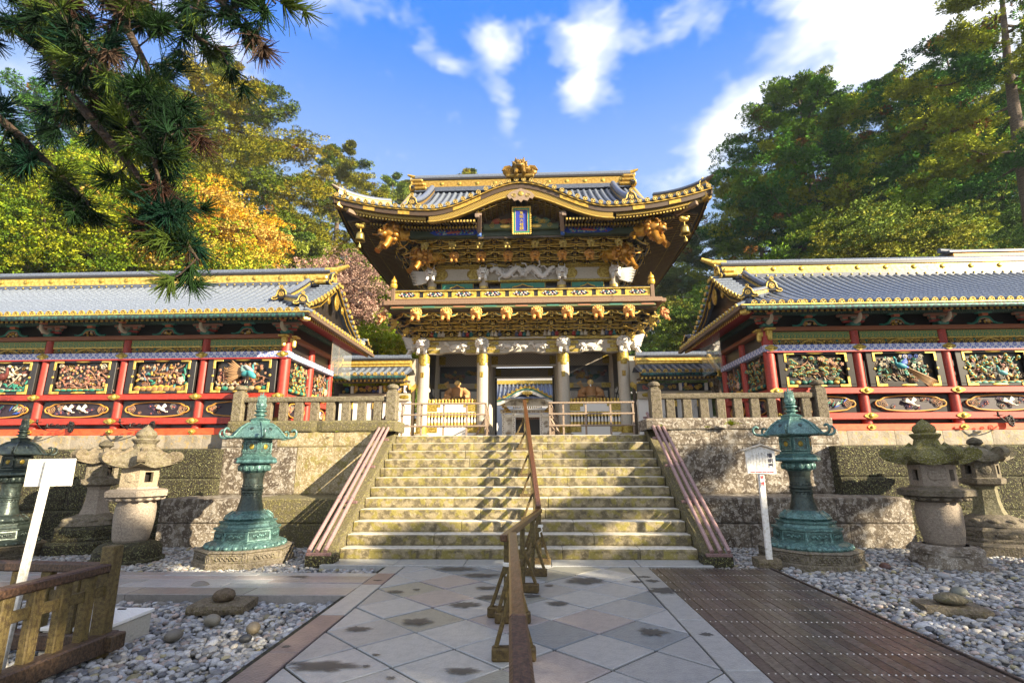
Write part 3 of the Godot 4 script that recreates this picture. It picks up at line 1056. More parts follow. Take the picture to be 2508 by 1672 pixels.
func bronze_lanterns() -> void:
	# [x, z, scale, metal, hooks, label]
	for q in [[-4.58, -8.93, 1.0, "verdigris", "blue-green bronze lantern left of the stair, on a carved stone base before the sunlit wall"], [4.74, -8.93, 1.0, "verdigris", "tall blue-green bronze lantern behind the white no-smoking notice, right of the stair"], [-9.2, -9.2, 0.87, "bronze_dark", "dark bronze lantern at the left edge behind the blank white board"]]:
		var t := thing("bronze_lantern", q[4], "lantern", Vector3(q[0], 0, q[1]), 0.12 if q[0] < 0 else -0.1, "bronze lanterns before the wall")
		t.scale = Vector3(0.89, 1.0, 0.89) * q[2]
		var metal: String = q[3]
		var o8 := PI / 8.0
		# octagonal stone base with sunk panels
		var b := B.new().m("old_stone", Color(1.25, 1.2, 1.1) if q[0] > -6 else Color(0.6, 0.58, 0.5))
		hexa(b, Vector3.ZERO, [Vector2(0.87, -0.2), Vector2(0.87, 0.02), Vector2(0.84, 0.04), Vector2(0.84, 0.17), Vector2(0.86, 0.19), Vector2(0.82, 0.21), Vector2(0, 0.21)], 8, o8)
		for i in 8:
			var a := TAU * i / 8.0
			var bs := Basis(Vector3.UP, -a + PI / 2.0)
			var c := Vector3(cos(a), 0, sin(a)) * 0.778
			for e in [[0, 0.16, 0.56, 0.018], [0, 0.055, 0.56, 0.018], [-0.28, 0.107, 0.02, 0.12], [0.28, 0.107, 0.02, 0.12]]:
				b.box(c + bs * Vector3(e[0], 0, 0) + Vector3.UP * e[1], Vector3(e[2], e[3], 0.02), 0.0, bs)
			for j in 5:
				var u := (j - 2) * 0.075
				var sp := PackedVector3Array()
				for n in 8:
					var w := n * 0.75
					sp.append(c * 1.012 + bs * Vector3(u + 0.035 * cos(w) * (1.0 - n * 0.08), 0.107 + 0.028 * sin(w), 0))
				b.tube(sp, 0.012, 4, false)
		part("stone_base", b, t)
		# bronze skirt of waves
		b = B.new().m(metal, Color(1.25, 1.3, 1.25) if metal == "verdigris" else Color.WHITE)
		hexa(b, Vector3.ZERO, [Vector2(0.69, 0.205), Vector2(0.7, 0.235), Vector2(0.6, 0.29), Vector2(0.55, 0.31)], 24)
		for i in 26:
			var a := TAU * i / 26.0
			b.ball(Vector3(cos(a) * 0.665, 0.235, sin(a) * 0.665), Vector3(0.06, 0.045, 0.06), 6, 4)
		part("wave_skirt", b, t)
		b = B.new().m(metal)
		hexa(b, Vector3.ZERO, [Vector2(0.6, 0.28), Vector2(0.6, 0.31), Vector2(0.56, 0.32), Vector2(0.53, 0.47), Vector2(0.58, 0.485), Vector2(0.58, 0.515), Vector2(0.5, 0.53), Vector2(0.47, 0.58), Vector2(0.5, 0.59), Vector2(0.5, 0.615), Vector2(0.42, 0.625)], 8, o8)
		part("plinth", b, t)
		for i in 8:
			var a := TAU * i / 8.0
			var bs := Basis(Vector3.UP, -a + PI / 2.0)
			var c := Vector3(cos(a), 0, sin(a)) * 0.507 + Vector3.UP * 0.395
			b = B.new().m(metal, Color(0.6, 0.6, 0.6))
			b.box(c, Vector3(0.33, 0.1, 0.016), 0.0, bs)
			b.m(metal, Color(1.35, 1.35, 1.3))
			for e in [[0, 0.055, 0.36, 0.012], [0, -0.055, 0.36, 0.012], [-0.175, 0, 0.012, 0.12], [0.175, 0, 0.012, 0.12]]:
				b.box(c + bs * Vector3(e[0], e[1], 0.008), Vector3(e[2], e[3], 0.018), 0.0, bs)
			for j in 7:
				b.ball(c + bs * Vector3((j - 3) * 0.035, 0.014 * sin(j * 2.4), 0.012), Vector3(0.026, 0.024, 0.014), 6, 4, bs)
			part("relief_panel", b, t)
		# lotus
		b = B.new().m(metal, Color(1.5, 1.5, 1.5))
		hexa(b, Vector3.ZERO, [Vector2(0.4, 0.62), Vector2(0.44, 0.66), Vector2(0.36, 0.73), Vector2(0.25, 0.77)], 18)
		for i in 12:
			var a := TAU * i / 12.0
			var bs := Basis(Vector3.UP, -a)
			b.ball(Vector3(cos(a) * 0.375, 0.675, sin(a) * 0.375), Vector3(0.045, 0.05, 0.1), 6, 5, bs)
			b.tube(PackedVector3Array([Vector3(cos(a) * 0.43, 0.64, sin(a) * 0.43), Vector3(cos(a + 0.12) * 0.4, 0.7, sin(a + 0.12) * 0.4), Vector3(cos(a) * 0.31, 0.76, sin(a) * 0.31)]), 0.014, 4, false)
		part("lotus_collar", b, t)
		# shaft
		b = B.new().m("bronze_dark" if metal == "verdigris" else metal, Color(1.15, 1.25, 1.3))
		b.lathe(Vector3.ZERO, [Vector2(0.25, 0.76), Vector2(0.235, 0.79), Vector2(0.195, 0.92), Vector2(0.175, 1.05), Vector2(0.2, 1.065), Vector2(0.2, 1.09), Vector2(0.185, 1.1), Vector2(0.205, 1.12), Vector2(0.205, 1.145), Vector2(0.18, 1.155), Vector2(0.175, 1.2), Vector2(0.178, 1.3), Vector2(0.2, 1.39), Vector2(0.215, 1.4)], 18)
		for i in 18:
			var a := TAU * i / 18.0
			b.ball(Vector3(cos(a) * 0.176, 1.18, sin(a) * 0.176), Vector3(0.024, 0.02, 0.012), 5, 4, Basis(Vector3.UP, -a + PI / 2))
			b.ball(Vector3(cos(a) * 0.178, 1.04, sin(a) * 0.178), Vector3(0.022, 0.024, 0.01), 5, 4, Basis(Vector3.UP, -a + PI / 2))
		part("shaft", b, t)
		# bowl and shelf
		b = B.new().m(metal, Color(0.85, 0.9, 0.9))
		b.lathe(Vector3.ZERO, [Vector2(0.2, 1.39), Vector2(0.27, 1.43), Vector2(0.29, 1.5), Vector2(0.25, 1.55)], 18)
		for i in 14:
			var a := TAU * i / 14.0
			b.ball(Vector3(cos(a) * 0.275, 1.47, sin(a) * 0.275), Vector3(0.05, 0.055, 0.022), 6, 5, Basis(Vector3.UP, -a + PI / 2))
		part("lotus_bowl", b, t)
		b = B.new().m(metal, Color(0.8, 0.9, 0.95))
		hexa(b, Vector3.ZERO, [Vector2(0.28, 1.54), Vector2(0.4, 1.55), Vector2(0.42, 1.57), Vector2(0.4, 1.61), Vector2(0.41, 1.63), Vector2(0.36, 1.65), Vector2(0.3, 1.67)], 6, 0.0)
		part("shelf", b, t)
		# fire box with lattice windows and gilt crests
		b = B.new().m(metal, Color(0.75, 0.8, 0.8))
		hexa(b, Vector3.ZERO, [Vector2(0.3, 1.66), Vector2(0.3, 1.7), Vector2(0.27, 1.72), Vector2(0.27, 1.94), Vector2(0.31, 1.96), Vector2(0.31, 1.99)], 6, 0.0)
		part("fire_box", b, t)
		for i in 6:
			var a := TAU * (i + 0.5) / 6.0
			var bs := Basis(Vector3.UP, -a + PI / 2.0)
			var c := Vector3(cos(a), 0, sin(a)) * 0.236 + Vector3.UP * 1.83
			b = B.new().m("black")
			b.box(c, Vector3(0.2, 0.18, 0.006), 0.0, bs)
			b.m(metal, Color(1.1, 1.15, 1.1))
			for e in 8:
				var u := -0.105 + 0.03 * e
				b.box(c + bs * Vector3(u * 0.85, 0, 0.006), Vector3(0.008, 0.2, 0.008), 0.0, bs * Basis(Vector3.BACK, 0.6))
				b.box(c + bs * Vector3(u * 0.85, 0, 0.008), Vector3(0.008, 0.2, 0.008), 0.0, bs * Basis(Vector3.BACK, -0.6))
			for e in [[0, 0.1, 0.23, 0.02], [0, -0.1, 0.23, 0.02], [-0.112, 0, 0.018, 0.2], [0.112, 0, 0.018, 0.2]]:
				b.box(c + bs * Vector3(e[0], e[1], 0.01), Vector3(e[2], e[3], 0.02), 0.0, bs)
			b.m("old_gold", Color(0.8, 0.8, 0.6))
			b.ball(c + bs * Vector3(0, 0, 0.012), Vector3(0.048, 0.048, 0.014), 10, 5, bs)
			part("lattice_window", b, t)
		# roof of six curved leaves with rolled ribs and curled hooks
		b = B.new().m(metal, Color(1.5, 1.65, 1.75) if metal == "verdigris" else Color(1.8, 1.95, 2.1))
		hexa(b, Vector3.ZERO, [Vector2(0.3, 1.985), Vector2(0.52, 1.97), Vector2(0.53, 1.99), Vector2(0.46, 2.06), Vector2(0.36, 2.16), Vector2(0.24, 2.225), Vector2(0.14, 2.24)], 6, 0.0)
		part("roof", b, t)
		for i in 6:
			var a := TAU * i / 6.0
			var d := Vector3(cos(a), 0, sin(a))
			b = B.new().m(metal, Color(1.05, 1.2, 1.25))
			b.tube(PackedVector3Array([d * 0.16 + Vector3.UP * 2.245, d * 0.26 + Vector3.UP * 2.225, d * 0.38 + Vector3.UP * 2.15, d * 0.48 + Vector3.UP * 2.05, d * 0.54 + Vector3.UP * 1.99]), 0.02, 6)
			var hook := curl(d * 0.5 + Vector3.UP * 2.0, d, 0.17)
			b.tube(hook, 0.022, 7)
			part("hook", b, t)
			var f := TAU * (i + 0.5) / 6.0
			b = B.new().m("bronze_dark")
			b.ball(Vector3(cos(f) * 0.33, 2.135, sin(f) * 0.33), Vector3(0.04, 0.012, 0.04), 10, 4, Basis(Vector3(-sin(f), 0, cos(f)), 0.0) * Basis(Vector3.UP, -f) * Basis(Vector3.BACK, -0.75))
			part("crest", b, t)
		b = B.new().m(metal, Color(0.9, 1.0, 1.0))
		hexa(b, Vector3.ZERO, [Vector2(0.2, 2.22), Vector2(0.2, 2.29), Vector2(0.22, 2.3), Vector2(0.13, 2.33), Vector2(0.08, 2.34), Vector2(0.08, 2.37)], 6, 0.0)
		b.lathe(Vector3.ZERO, [Vector2(0.07, 2.36), Vector2(0.12, 2.38), Vector2(0.12, 2.395), Vector2(0.07, 2.41), Vector2(0.08, 2.43), Vector2(0.12, 2.455), Vector2(0.115, 2.47), Vector2(0.06, 2.47), Vector2(0.1, 2.5), Vector2(0.09, 2.51), Vector2(0, 2.51)], 12)
		part("stem", b, t)
		b = B.new().m(metal, Color(1.3, 1.45, 1.4))
		flame(b, Vector3(0, 2.49, 0), 0.25)
		part("flame_jewel", b, t)

func stone_lanterns() -> void:
	# style 0: barrel post and upturned corners; style 1: slender flared post
	for q in [[-6.63, -8.95, 0, 1.0, "old stone lantern with a bulging pinkish post, on the left gravel before the mossy wall"], [-8.28, -10.05, 1, 1.0, "weathered slender stone lantern close to the mossy wall, left of the barrel-shaped one"], [6.77, -8.75, 0, 1.0, "stone lantern with bright yellow-green moss on its roof, on the right gravel"], [8.58, -10.0, 1, 0.98, "grey stone lantern at the right edge, standing behind the moss-topped one"], [-10.9, -10.0, 1, 0.98, "stone lantern at the far left edge, mostly hidden behind the dark bronze one"]]:
		var right: bool = q[0] > 0
		var t := thing("stone_lantern", q[4], "lantern", Vector3(q[0], -0.04, q[1]), (0.35 if q[0] < 0 else -0.3), "stone lanterns on the gravel")
		t.scale = Vector3.ONE * q[3]
		var body := "lantern_post" if q[2] == 0 else "old_stone"
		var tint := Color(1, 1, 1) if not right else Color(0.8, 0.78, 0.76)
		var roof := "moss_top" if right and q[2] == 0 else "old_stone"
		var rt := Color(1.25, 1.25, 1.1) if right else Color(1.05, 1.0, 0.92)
		var b := B.new()
		if q[2] == 0:
			b.m("moss_stone" if not right else "wall_stone", Color(1.1, 1.05, 1.0))
			if right:
				hexa(b, Vector3.ZERO, [Vector2(0.62, -0.1), Vector2(0.62, 0.06), Vector2(0.0, 0.06)], 4, PI / 4.0)
				hexa(b, Vector3.ZERO, [Vector2(0.5, 0.06), Vector2(0.49, 0.2), Vector2(0.45, 0.21), Vector2(0, 0.21)], 6)
			else:
				b.lathe(Vector3.ZERO, [Vector2(0.56, -0.1), Vector2(0.55, 0.03), Vector2(0.5, 0.05), Vector2(0.49, 0.19), Vector2(0.44, 0.26), Vector2(0.33, 0.3), Vector2(0, 0.31)], 14)
			part("base", b, t)
			if right:
				b = B.new().m("wall_stone", Color(1.15, 1.05, 1.0))
				b.lathe(Vector3.ZERO, [Vector2(0.46, 0.2), Vector2(0.46, 0.24), Vector2(0.38, 0.29), Vector2(0.3, 0.31)], 18)
				for i in 12:
					var a := TAU * i / 12.0
					b.ball(Vector3(cos(a) * 0.41, 0.245, sin(a) * 0.41), Vector3(0.055, 0.05, 0.1), 6, 4, Basis(Vector3.UP, -a))
				part("lotus_collar", b, t)
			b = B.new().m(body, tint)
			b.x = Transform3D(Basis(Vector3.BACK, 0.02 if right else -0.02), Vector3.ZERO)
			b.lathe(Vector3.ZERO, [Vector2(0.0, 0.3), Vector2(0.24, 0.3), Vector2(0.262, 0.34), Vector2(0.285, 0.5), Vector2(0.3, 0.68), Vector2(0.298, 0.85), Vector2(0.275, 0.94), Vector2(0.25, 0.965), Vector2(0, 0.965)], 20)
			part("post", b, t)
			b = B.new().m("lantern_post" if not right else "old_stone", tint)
			b.lathe(Vector3.ZERO, [Vector2(0.28, 0.95), Vector2(0.36, 0.985), Vector2(0.43, 1.03)], 18)
			for i in 16:
				var a := TAU * i / 16.0
				b.ball(Vector3(cos(a) * 0.38, 1.0, sin(a) * 0.38), Vector3(0.05, 0.03, 0.06), 6, 4, Basis(Vector3.UP, -a))
			hexa(b, Vector3.ZERO, [Vector2(0.42, 1.02), Vector2(0.5, 1.05), Vector2(0.51, 1.13), Vector2(0.48, 1.15), Vector2(0.34, 1.17), Vector2(0.33, 1.2), Vector2(0, 1.2)], 6, 0.25)
			part("shelf", b, t)
			fire_box(t, 1.2, 1.53, 0.31, body, (Color(1.15, 0.98, 0.82) if not right else tint), 0.25)
			lantern_roof(t, 1.53, 0.43, 0.22, roof, rt, 0.25, 1.3)
			b = B.new().m(roof, rt)
			b.lathe(Vector3.ZERO, [Vector2(0.2, 1.8), Vector2(0.18, 1.86), Vector2(0.16, 1.93), Vector2(0.17, 1.94), Vector2(0.215, 2.0), Vector2(0.205, 2.02), Vector2(0.14, 2.03), Vector2(0.165, 2.08), Vector2(0.15, 2.14), Vector2(0.08, 2.2), Vector2(0.02, 2.25), Vector2(0, 2.28)], 16)
			part("finial", b, t)
		else:
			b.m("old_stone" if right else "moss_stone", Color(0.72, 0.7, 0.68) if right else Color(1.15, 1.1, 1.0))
			hexa(b, Vector3.ZERO, [Vector2(0.78, -0.1), Vector2(0.78, 0.16), Vector2(0.74, 0.2), Vector2(0, 0.2)], 6, 0.1)
			hexa(b, Vector3.ZERO, [Vector2(0.66, 0.2), Vector2(0.66, 0.24), Vector2(0.63, 0.27), Vector2(0.63, 0.4), Vector2(0.55, 0.45), Vector2(0, 0.47)], 6, 0.1)
			for i in 6:
				var a := TAU * (i + 0.5) / 6.0 + 0.1
				var bs := Basis(Vector3.UP, -a + PI / 2.0)
				b.ball(Vector3(cos(a) * 0.545, 0.33, sin(a) * 0.545), Vector3(0.16, 0.05, 0.02), 10, 5, bs)
			part("base", b, t)
			b = B.new().m("old_stone", tint)
			b.lathe(Vector3.ZERO, [Vector2(0.5, 0.46), Vector2(0.48, 0.53), Vector2(0.36, 0.61), Vector2(0.24, 0.66)], 18)
			for i in 10:
				var a := TAU * i / 10.0
				b.ball(Vector3(cos(a) * 0.41, 0.55, sin(a) * 0.41), Vector3(0.09, 0.045, 0.11), 6, 4, Basis(Vector3.UP, -a))
			part("lotus_collar", b, t)
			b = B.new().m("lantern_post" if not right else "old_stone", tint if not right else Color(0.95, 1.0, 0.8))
			hexa(b, Vector3.ZERO, [Vector2(0.27, 0.64), Vector2(0.23, 0.74), Vector2(0.2, 0.9), Vector2(0.19, 1.1), Vector2(0.22, 1.18)], 6, 0.1)
			part("post", b, t)
			b = B.new().m("old_stone", tint)
			hexa(b, Vector3.ZERO, [Vector2(0.2, 1.15), Vector2(0.34, 1.2), Vector2(0.35, 1.29), Vector2(0.3, 1.31), Vector2(0, 1.31)], 6, 0.1)
			part("shelf", b, t)
			fire_box(t, 1.3, 1.6, 0.29, "old_stone", tint, 0.1)
			lantern_roof(t, 1.6, 0.38, 0.17, "old_stone", rt * (0.85 if right else 0.95), 0.1, 1.2)
			b = B.new().m("old_stone", Color(0.5, 0.5, 0.45))
			b.lathe(Vector3.ZERO, [Vector2(0.12, 1.76), Vector2(0.1, 1.83), Vector2(0.15, 1.86), Vector2(0.07, 1.89), Vector2(0.13, 1.94), Vector2(0.11, 2.0), Vector2(0.03, 2.05), Vector2(0, 2.06)], 12)
			part("finial", b, t)

func fire_box(t: Node3D, y0: float, y1: float, r: float, m: String, col: Color, turn: float) -> void:
	var b := B.new().m(m, col)
	var ri := r * cos(PI / 6.0)
	for i in 6:
		var a := TAU * (i + 0.5) / 6.0 + turn
		var bs := Basis(Vector3.UP, -a + PI / 2.0)
		var c := Vector3(cos(a), 0, sin(a)) * (ri - 0.03)
		var h := y1 - y0
		# each wall is a frame round its opening; every other one is solid with a disc
		if i % 2 == 0:
			b.box(c + Vector3.UP * (y0 + h * 0.12), Vector3(r, h * 0.24, 0.06), 0.0, bs)
			b.box(c + Vector3.UP * (y1 - h * 0.12), Vector3(r, h * 0.24, 0.06), 0.0, bs)
			for sg in [-1.0, 1.0]:
				b.box(c + bs * Vector3(sg * r * 0.36, 0, 0) + Vector3.UP * (y0 + h * 0.5), Vector3(r * 0.28, h * 0.52, 0.06), 0.0, bs)
		else:
			b.box(c + Vector3.UP * (y0 + h * 0.5), Vector3(r, h, 0.06), 0.0, bs)
			b.ball(c + bs * Vector3(0, 0, 0.03) + Vector3.UP * (y0 + h * 0.5), Vector3(r * 0.3, r * 0.3, 0.014), 12, 4, bs)
	part("fire_box", b, t)
	b = B.new().m("black")  # solid black core, stands in for the shade inside the box
	b.lathe(Vector3.ZERO, [Vector2(ri * 0.6, y0), Vector2(ri * 0.6, y1)], 8)
	part("shade_core", b, t)

func lantern_roof(t: Node3D, y: float, r: float, h: float, m: String, col: Color, turn: float, reach: float) -> void:
	var b := B.new().m(m, col)
	var rows := []
	for i in 9:
		var u := i / 8.0
		var line := PackedVector3Array()
		for j in 37:
			var a := TAU * j / 36.0 + turn
			var q := fposmod(a - turn, TAU / 6.0) / (TAU / 6.0)
			var corner := pow(absf(q - 0.5) * 2.0, 2.0)
			var rad := r * (0.82 + 0.4 * corner * u)
			var rr := lerpf(0.18, rad * 1.15, u)
			var yy := y + 0.09 + h * (1.0 - pow(u, 1.4)) + corner * u * u * 0.08
			line.append(Vector3(cos(a) * rr, yy, sin(a) * rr))
		rows.append(line)
	var low := PackedVector3Array()
	var low2 := PackedVector3Array()
	for j in 37:
		var e: Vector3 = rows[8][j]
		low.append(Vector3(e.x * 0.99, e.y - 0.1, e.z * 0.99))
		low2.append(Vector3(e.x * 0.5, y, e.z * 0.5))
	b.grid(rows)
	b.grid([rows[8], low])
	b.grid([low, low2])
	part("roof", b, t)
	for i in 6:
		var a := TAU * i / 6.0 + turn
		var d := Vector3(cos(a), 0, sin(a))
		var across := Vector3(-sin(a), 0, cos(a))
		b = B.new().m(m, col * 0.95)
		var c := d * r * reach * 0.98 + Vector3.UP * (y + 0.17)
		b.x = Transform3D(Basis(d, Vector3.UP, d.cross(Vector3.UP)), c)
		# a rolled corner: a fat disc across the rib
		var disc := PackedVector2Array()
		for k in 14:
			var w := TAU * k / 14.0
			disc.append(Vector2(cos(w) * 0.115, sin(w) * 0.1))
		b.prism(disc, -0.06, 0.06)
		b.x = Transform3D.IDENTITY
		b.tube(PackedVector3Array([d * 0.2 + Vector3.UP * (y + 0.1 + h), d * r * 0.7 + Vector3.UP * (y + 0.1 + h * 0.6), c - d * 0.03 - Vector3.UP * 0.02]), 0.05, 6)
		part("rolled_corner", b, t)

func trestle(root: Node3D, at_p: Vector3, along: Vector3, h: float, w: float, inv: Transform3D) -> void:
	# one stand of the rail: foot block, post and two splayed struts
	var across := Vector3.UP.cross(along).normalized()
	var b := B.new().m("old_wood", Color(0.85, 0.75, 0.6))
	b.bar(at_p - across * w + Vector3.UP * 0.05, at_p + across * w + Vector3.UP * 0.05, 0.1, 0.1, 0.012)
	part("foot", b, root, inv)
	b = B.new().m("old_wood", Color(1.1, 1.0, 0.85))
	b.bar(at_p + Vector3.UP * 0.1, at_p + Vector3.UP * h, 0.055, 0.06, 0.006, along)
	part("post", b, root, inv)
	for sg in [-1.0, 1.0]:
		b = B.new().m("old_wood", Color(1.0, 0.92, 0.7))
		b.bar(at_p + across * sg * w * 0.8 + Vector3.UP * 0.1, at_p + across * sg * 0.02 + Vector3.UP * h * 0.62, 0.035, 0.05, 0.004, along)
		part("strut", b, root, inv)

func hand_rails() -> void:
	# near rail on the paving
	var t := thing("wooden_hand_rail", "near dark glossy wooden rail on trestle feet, dividing the paved path", "railing", Vector3(0.1, 0, -3.6), 0.0, "wooden rails along the middle of the path and stair")
	var inv := at(-t.position)
	var a := Vector3(0.235, 0.82, -1.7)
	var e := Vector3(0.065, 0.83, -5.35)
	var j := a.lerp(e, 0.24)
	var b := B.new().m("dark_wood", Color(0.8, 0.7, 0.7))
	b.bar(a, j, 0.085, 0.095, 0.012)
	part("top_rail", b, t, inv)
	b = B.new().m("rail_wood")
	b.bar(j + Vector3(0, 0.012, -0.003), e + Vector3(0, 0.012, 0), 0.078, 0.075, 0.01)
	part("top_rail", b, t, inv)
	var d := (e - a).normalized()
	for z in [-2.3, -4.57, -5.55]:
		var p := a.lerp(e, (z - a.z) / (e.z - a.z))
		trestle(t, Vector3(p.x, 0.0, z), d, minf(p.y, 0.82), 0.18, inv)
	# middle rail
	t = thing("wooden_hand_rail", "middle wooden rail with pale rope ties, set askew at the foot of the stair", "railing", Vector3(0.17, 0, -7.0), 0.0, "wooden rails along the middle of the path and stair")
	inv = at(-t.position)
	a = Vector3(-0.035, 0.79, -5.55)
	e = Vector3(0.385, 0.79, -8.55)
	b = B.new().m("rail_wood", Color(1.2, 1.1, 1.0))
	b.bar(a, e, 0.075, 0.07, 0.008)
	part("top_rail", b, t, inv)
	d = (e - a).normalized()
	for z in [-5.72, -6.77, -7.66, -8.45]:
		var p := a.lerp(e, (z - a.z) / (e.z - a.z))
		trestle(t, Vector3(p.x, 0.0, z), d, 0.78, 0.2 if z > -8 else 0.17, inv)
	b = B.new().m("old_wood", Color(1.0, 0.95, 0.7))
	b.bar(Vector3(0.0, 0.36, -5.75), Vector3(0.37, 0.36, -8.4), 0.035, 0.05)
	b.bar(Vector3(0.12, 0.12, -6.8), Vector3(0.35, 0.66, -8.3), 0.03, 0.045)
	part("lower_rail", b, t, inv)
	b = B.new().m("rope")
	for p in [Vector3(0.0, 0.5, -5.72), Vector3(0.38, 0.56, -8.45)]:
		for k in 3:
			b.lathe(p + Vector3.UP * 0.013 * k, [Vector2(0.046, -0.008), Vector2(0.055, 0), Vector2(0.046, 0.008)], 8)
		b.tube(PackedVector3Array([p + Vector3(0.02, 0, 0.05), p + Vector3(0.035, -0.05, 0.07), p + Vector3(-0.01, -0.08, 0.065), p + Vector3(0.0, -0.14, 0.06)]), 0.009, 5)
	part("rope_tie", b, t, inv)
	# rail that climbs the stair
	t = thing("stair_hand_rail", "long wooden hand rail climbing the middle of the stone stair", "railing", Vector3(0.25, 0.9, -10.4), 0.0, "wooden rails along the middle of the path and stair")
	inv = at(-t.position)
	a = Vector3(0.365, 0.83, -8.65)
	e = Vector3(0.1, 3.0, -12.35)
	b = B.new().m("rail_wood", Color(1.15, 0.98, 0.95))
	b.bar(a, e, 0.085, 0.07, 0.008)
	part("top_rail", b, t, inv)
	b = B.new().m("old_wood", Color(0.8, 0.7, 0.6))
	b.bar(a - Vector3(0, 0.32, 0.05), e - Vector3(0, 0.32, 0), 0.04, 0.06, 0.004)
	part("lower_rail", b, t, inv)
	for i in 6:
		var k: int = [0, 2, 4, 6, 9, 11][i]
		var z := -8.80 - 0.2903 * k - 0.14
		var y := 0.18 * (k + 1)
		var u := (z - a.z) / (e.z - a.z)
		var p := a.lerp(e, u)
		b = B.new().m("old_wood", Color(1.15, 1.0, 0.8))
		b.bar(Vector3(p.x, y, z), p, 0.055, 0.055, 0.005, Vector3.FORWARD)
		part("post", b, t, inv)
		b = B.new().m("old_wood", Color(0.9, 0.8, 0.65))
		b.bar(Vector3(p.x - 0.2, y + 0.02, z), Vector3(p.x - 0.01, p.y - 0.28, z), 0.04, 0.05, 0.004, Vector3.FORWARD)
		b.bar(Vector3(p.x - 0.24, y + 0.03, z), Vector3(p.x + 0.1, y + 0.03, z), 0.06, 0.06, 0.005)
		part("strut", b, t, inv)
	# pipes laid on the side stones
	for sg in [-1.0, 1.0]:
		t = thing("pipe_rail", "three long mauve pipes lying on the sloping stone at the stair's %s side" % ("left" if sg < 0 else "right"), "pipes", Vector3(sg * 3.15, 0.1, -8.5), 0.0, "pipe rails on the stair's sides")
		inv = at(-t.position)
		for k in 3:
			b = B.new().m("pipe", Color.WHITE * (1.0 + 0.08 * k))
			var x0: float = sg * (3.02 + 0.13 * k)
			var x1: float = sg * (2.95 + 0.1 * k)
			var p0 := Vector3(x0, 0.2, -8.42)
			var p1_ := Vector3(x1, 2.64, -11.9)
			b.tube(PackedVector3Array([p0, p1_]), 0.034, 10)
			for u in [0.3, 0.55, 0.78]:
				var c := p0.lerp(p1_, u)
				var dd := (p1_ - p0).normalized() * 0.03
				b.tube(PackedVector3Array([c - dd, c + dd]), 0.041, 10)
			part("pipe", b, t, inv)
		for u in [0.0, 0.29, 0.54, 0.77, 0.97]:
			b = B.new().m("pipe", Color(0.6, 0.55, 0.55))
			var c := Vector3(sg * 3.12, 0.15, -8.42).lerp(Vector3(sg * 3.03, 2.6, -11.9), u)
			b.bar(c - Vector3(0.2, 0, 0), c + Vector3(0.2, 0, 0), 0.05, 0.05, 0.006)
			part("clamp_bar", b, t, inv)
	# low timber barriers across the terrace edge
	for sg in [-1.0, 1.0]:
		t = thing("timber_barrier", "light timber barrier at the stair's top, %s of the middle hand rail" % ("left" if sg < 0 else "right"), "railing", Vector3(sg * 1.9, 2.16, -12.45), 0.0, "timber barriers before the gate")
		inv = at(-t.position)
		var xs := [2.93, 2.45, 1.9, 1.33, 0.86] if sg < 0 else [2.75, 2.2, 1.6, 1.05, 0.72]
		var z0 := -12.5
		var y := 2.16
		for x in xs:
			b = B.new().m("grey_wood")
			b.bar(Vector3(sg * x, y, z0), Vector3(sg * x, y + 0.79, z0), 0.045, 0.045, 0.004)
			part("post", b, t, inv)
		for h in [0.8, 0.53, 0.25]:
			b = B.new().m("grey_wood", Color(1.1, 1.05, 1.0))
			b.bar(Vector3(sg * (xs[0] + 0.03), y + h, z0 + 0.03), Vector3(sg * (xs[4] - 0.03), y + h, z0 + 0.03), 0.05, 0.04, 0.004)
			var back := Vector3(sg * 1.12, y + h, -16.6)
			b.bar(Vector3(sg * xs[4], y + h, z0), back, 0.05, 0.04, 0.004)
			part("bar", b, t, inv)
		for k in range(1, 6):
			var p := Vector3(sg * xs[4], y, z0).lerp(Vector3(sg * 1.12, y, -16.6), k / 5.0)
			b = B.new().m("grey_wood", Color(0.9, 0.85, 0.8))
			b.bar(p, p + Vector3.UP * 0.79, 0.045, 0.045, 0.004)
			part("post", b, t, inv)
		b = B.new().m("grey_wood")
		b.bar(Vector3(sg * (xs[4] + 0.02), y + 0.42, z0 - 0.03), Vector3(sg * (xs[4] + 0.26), y + 0.03, z0 - 0.25), 0.035, 0.04)
		part("brace", b, t, inv)

# strokes of a character in a unit square, drawn as thin raised bars
func strokes(b: B, list: Array, o: Vector3, w: float, h: float, thick: float, proud: float) -> void:
	for q in list:
		var p := o + Vector3(q[0] * w, q[1] * h, 0)
		var r := o + Vector3(q[2] * w, q[3] * h, 0)
		_stroke(b, p, r, thick, proud)

func _stroke(b: B, p: Vector3, r: Vector3, thick: float, proud: float) -> void:
	var d := (r - p)
	var u := d.normalized()
	var side := Vector3(-u.y, u.x, 0)
	b.box((p + r) / 2.0, Vector3(d.length() + thick * 0.6, thick, proud), 0.0, Basis(u, side, Vector3.BACK))

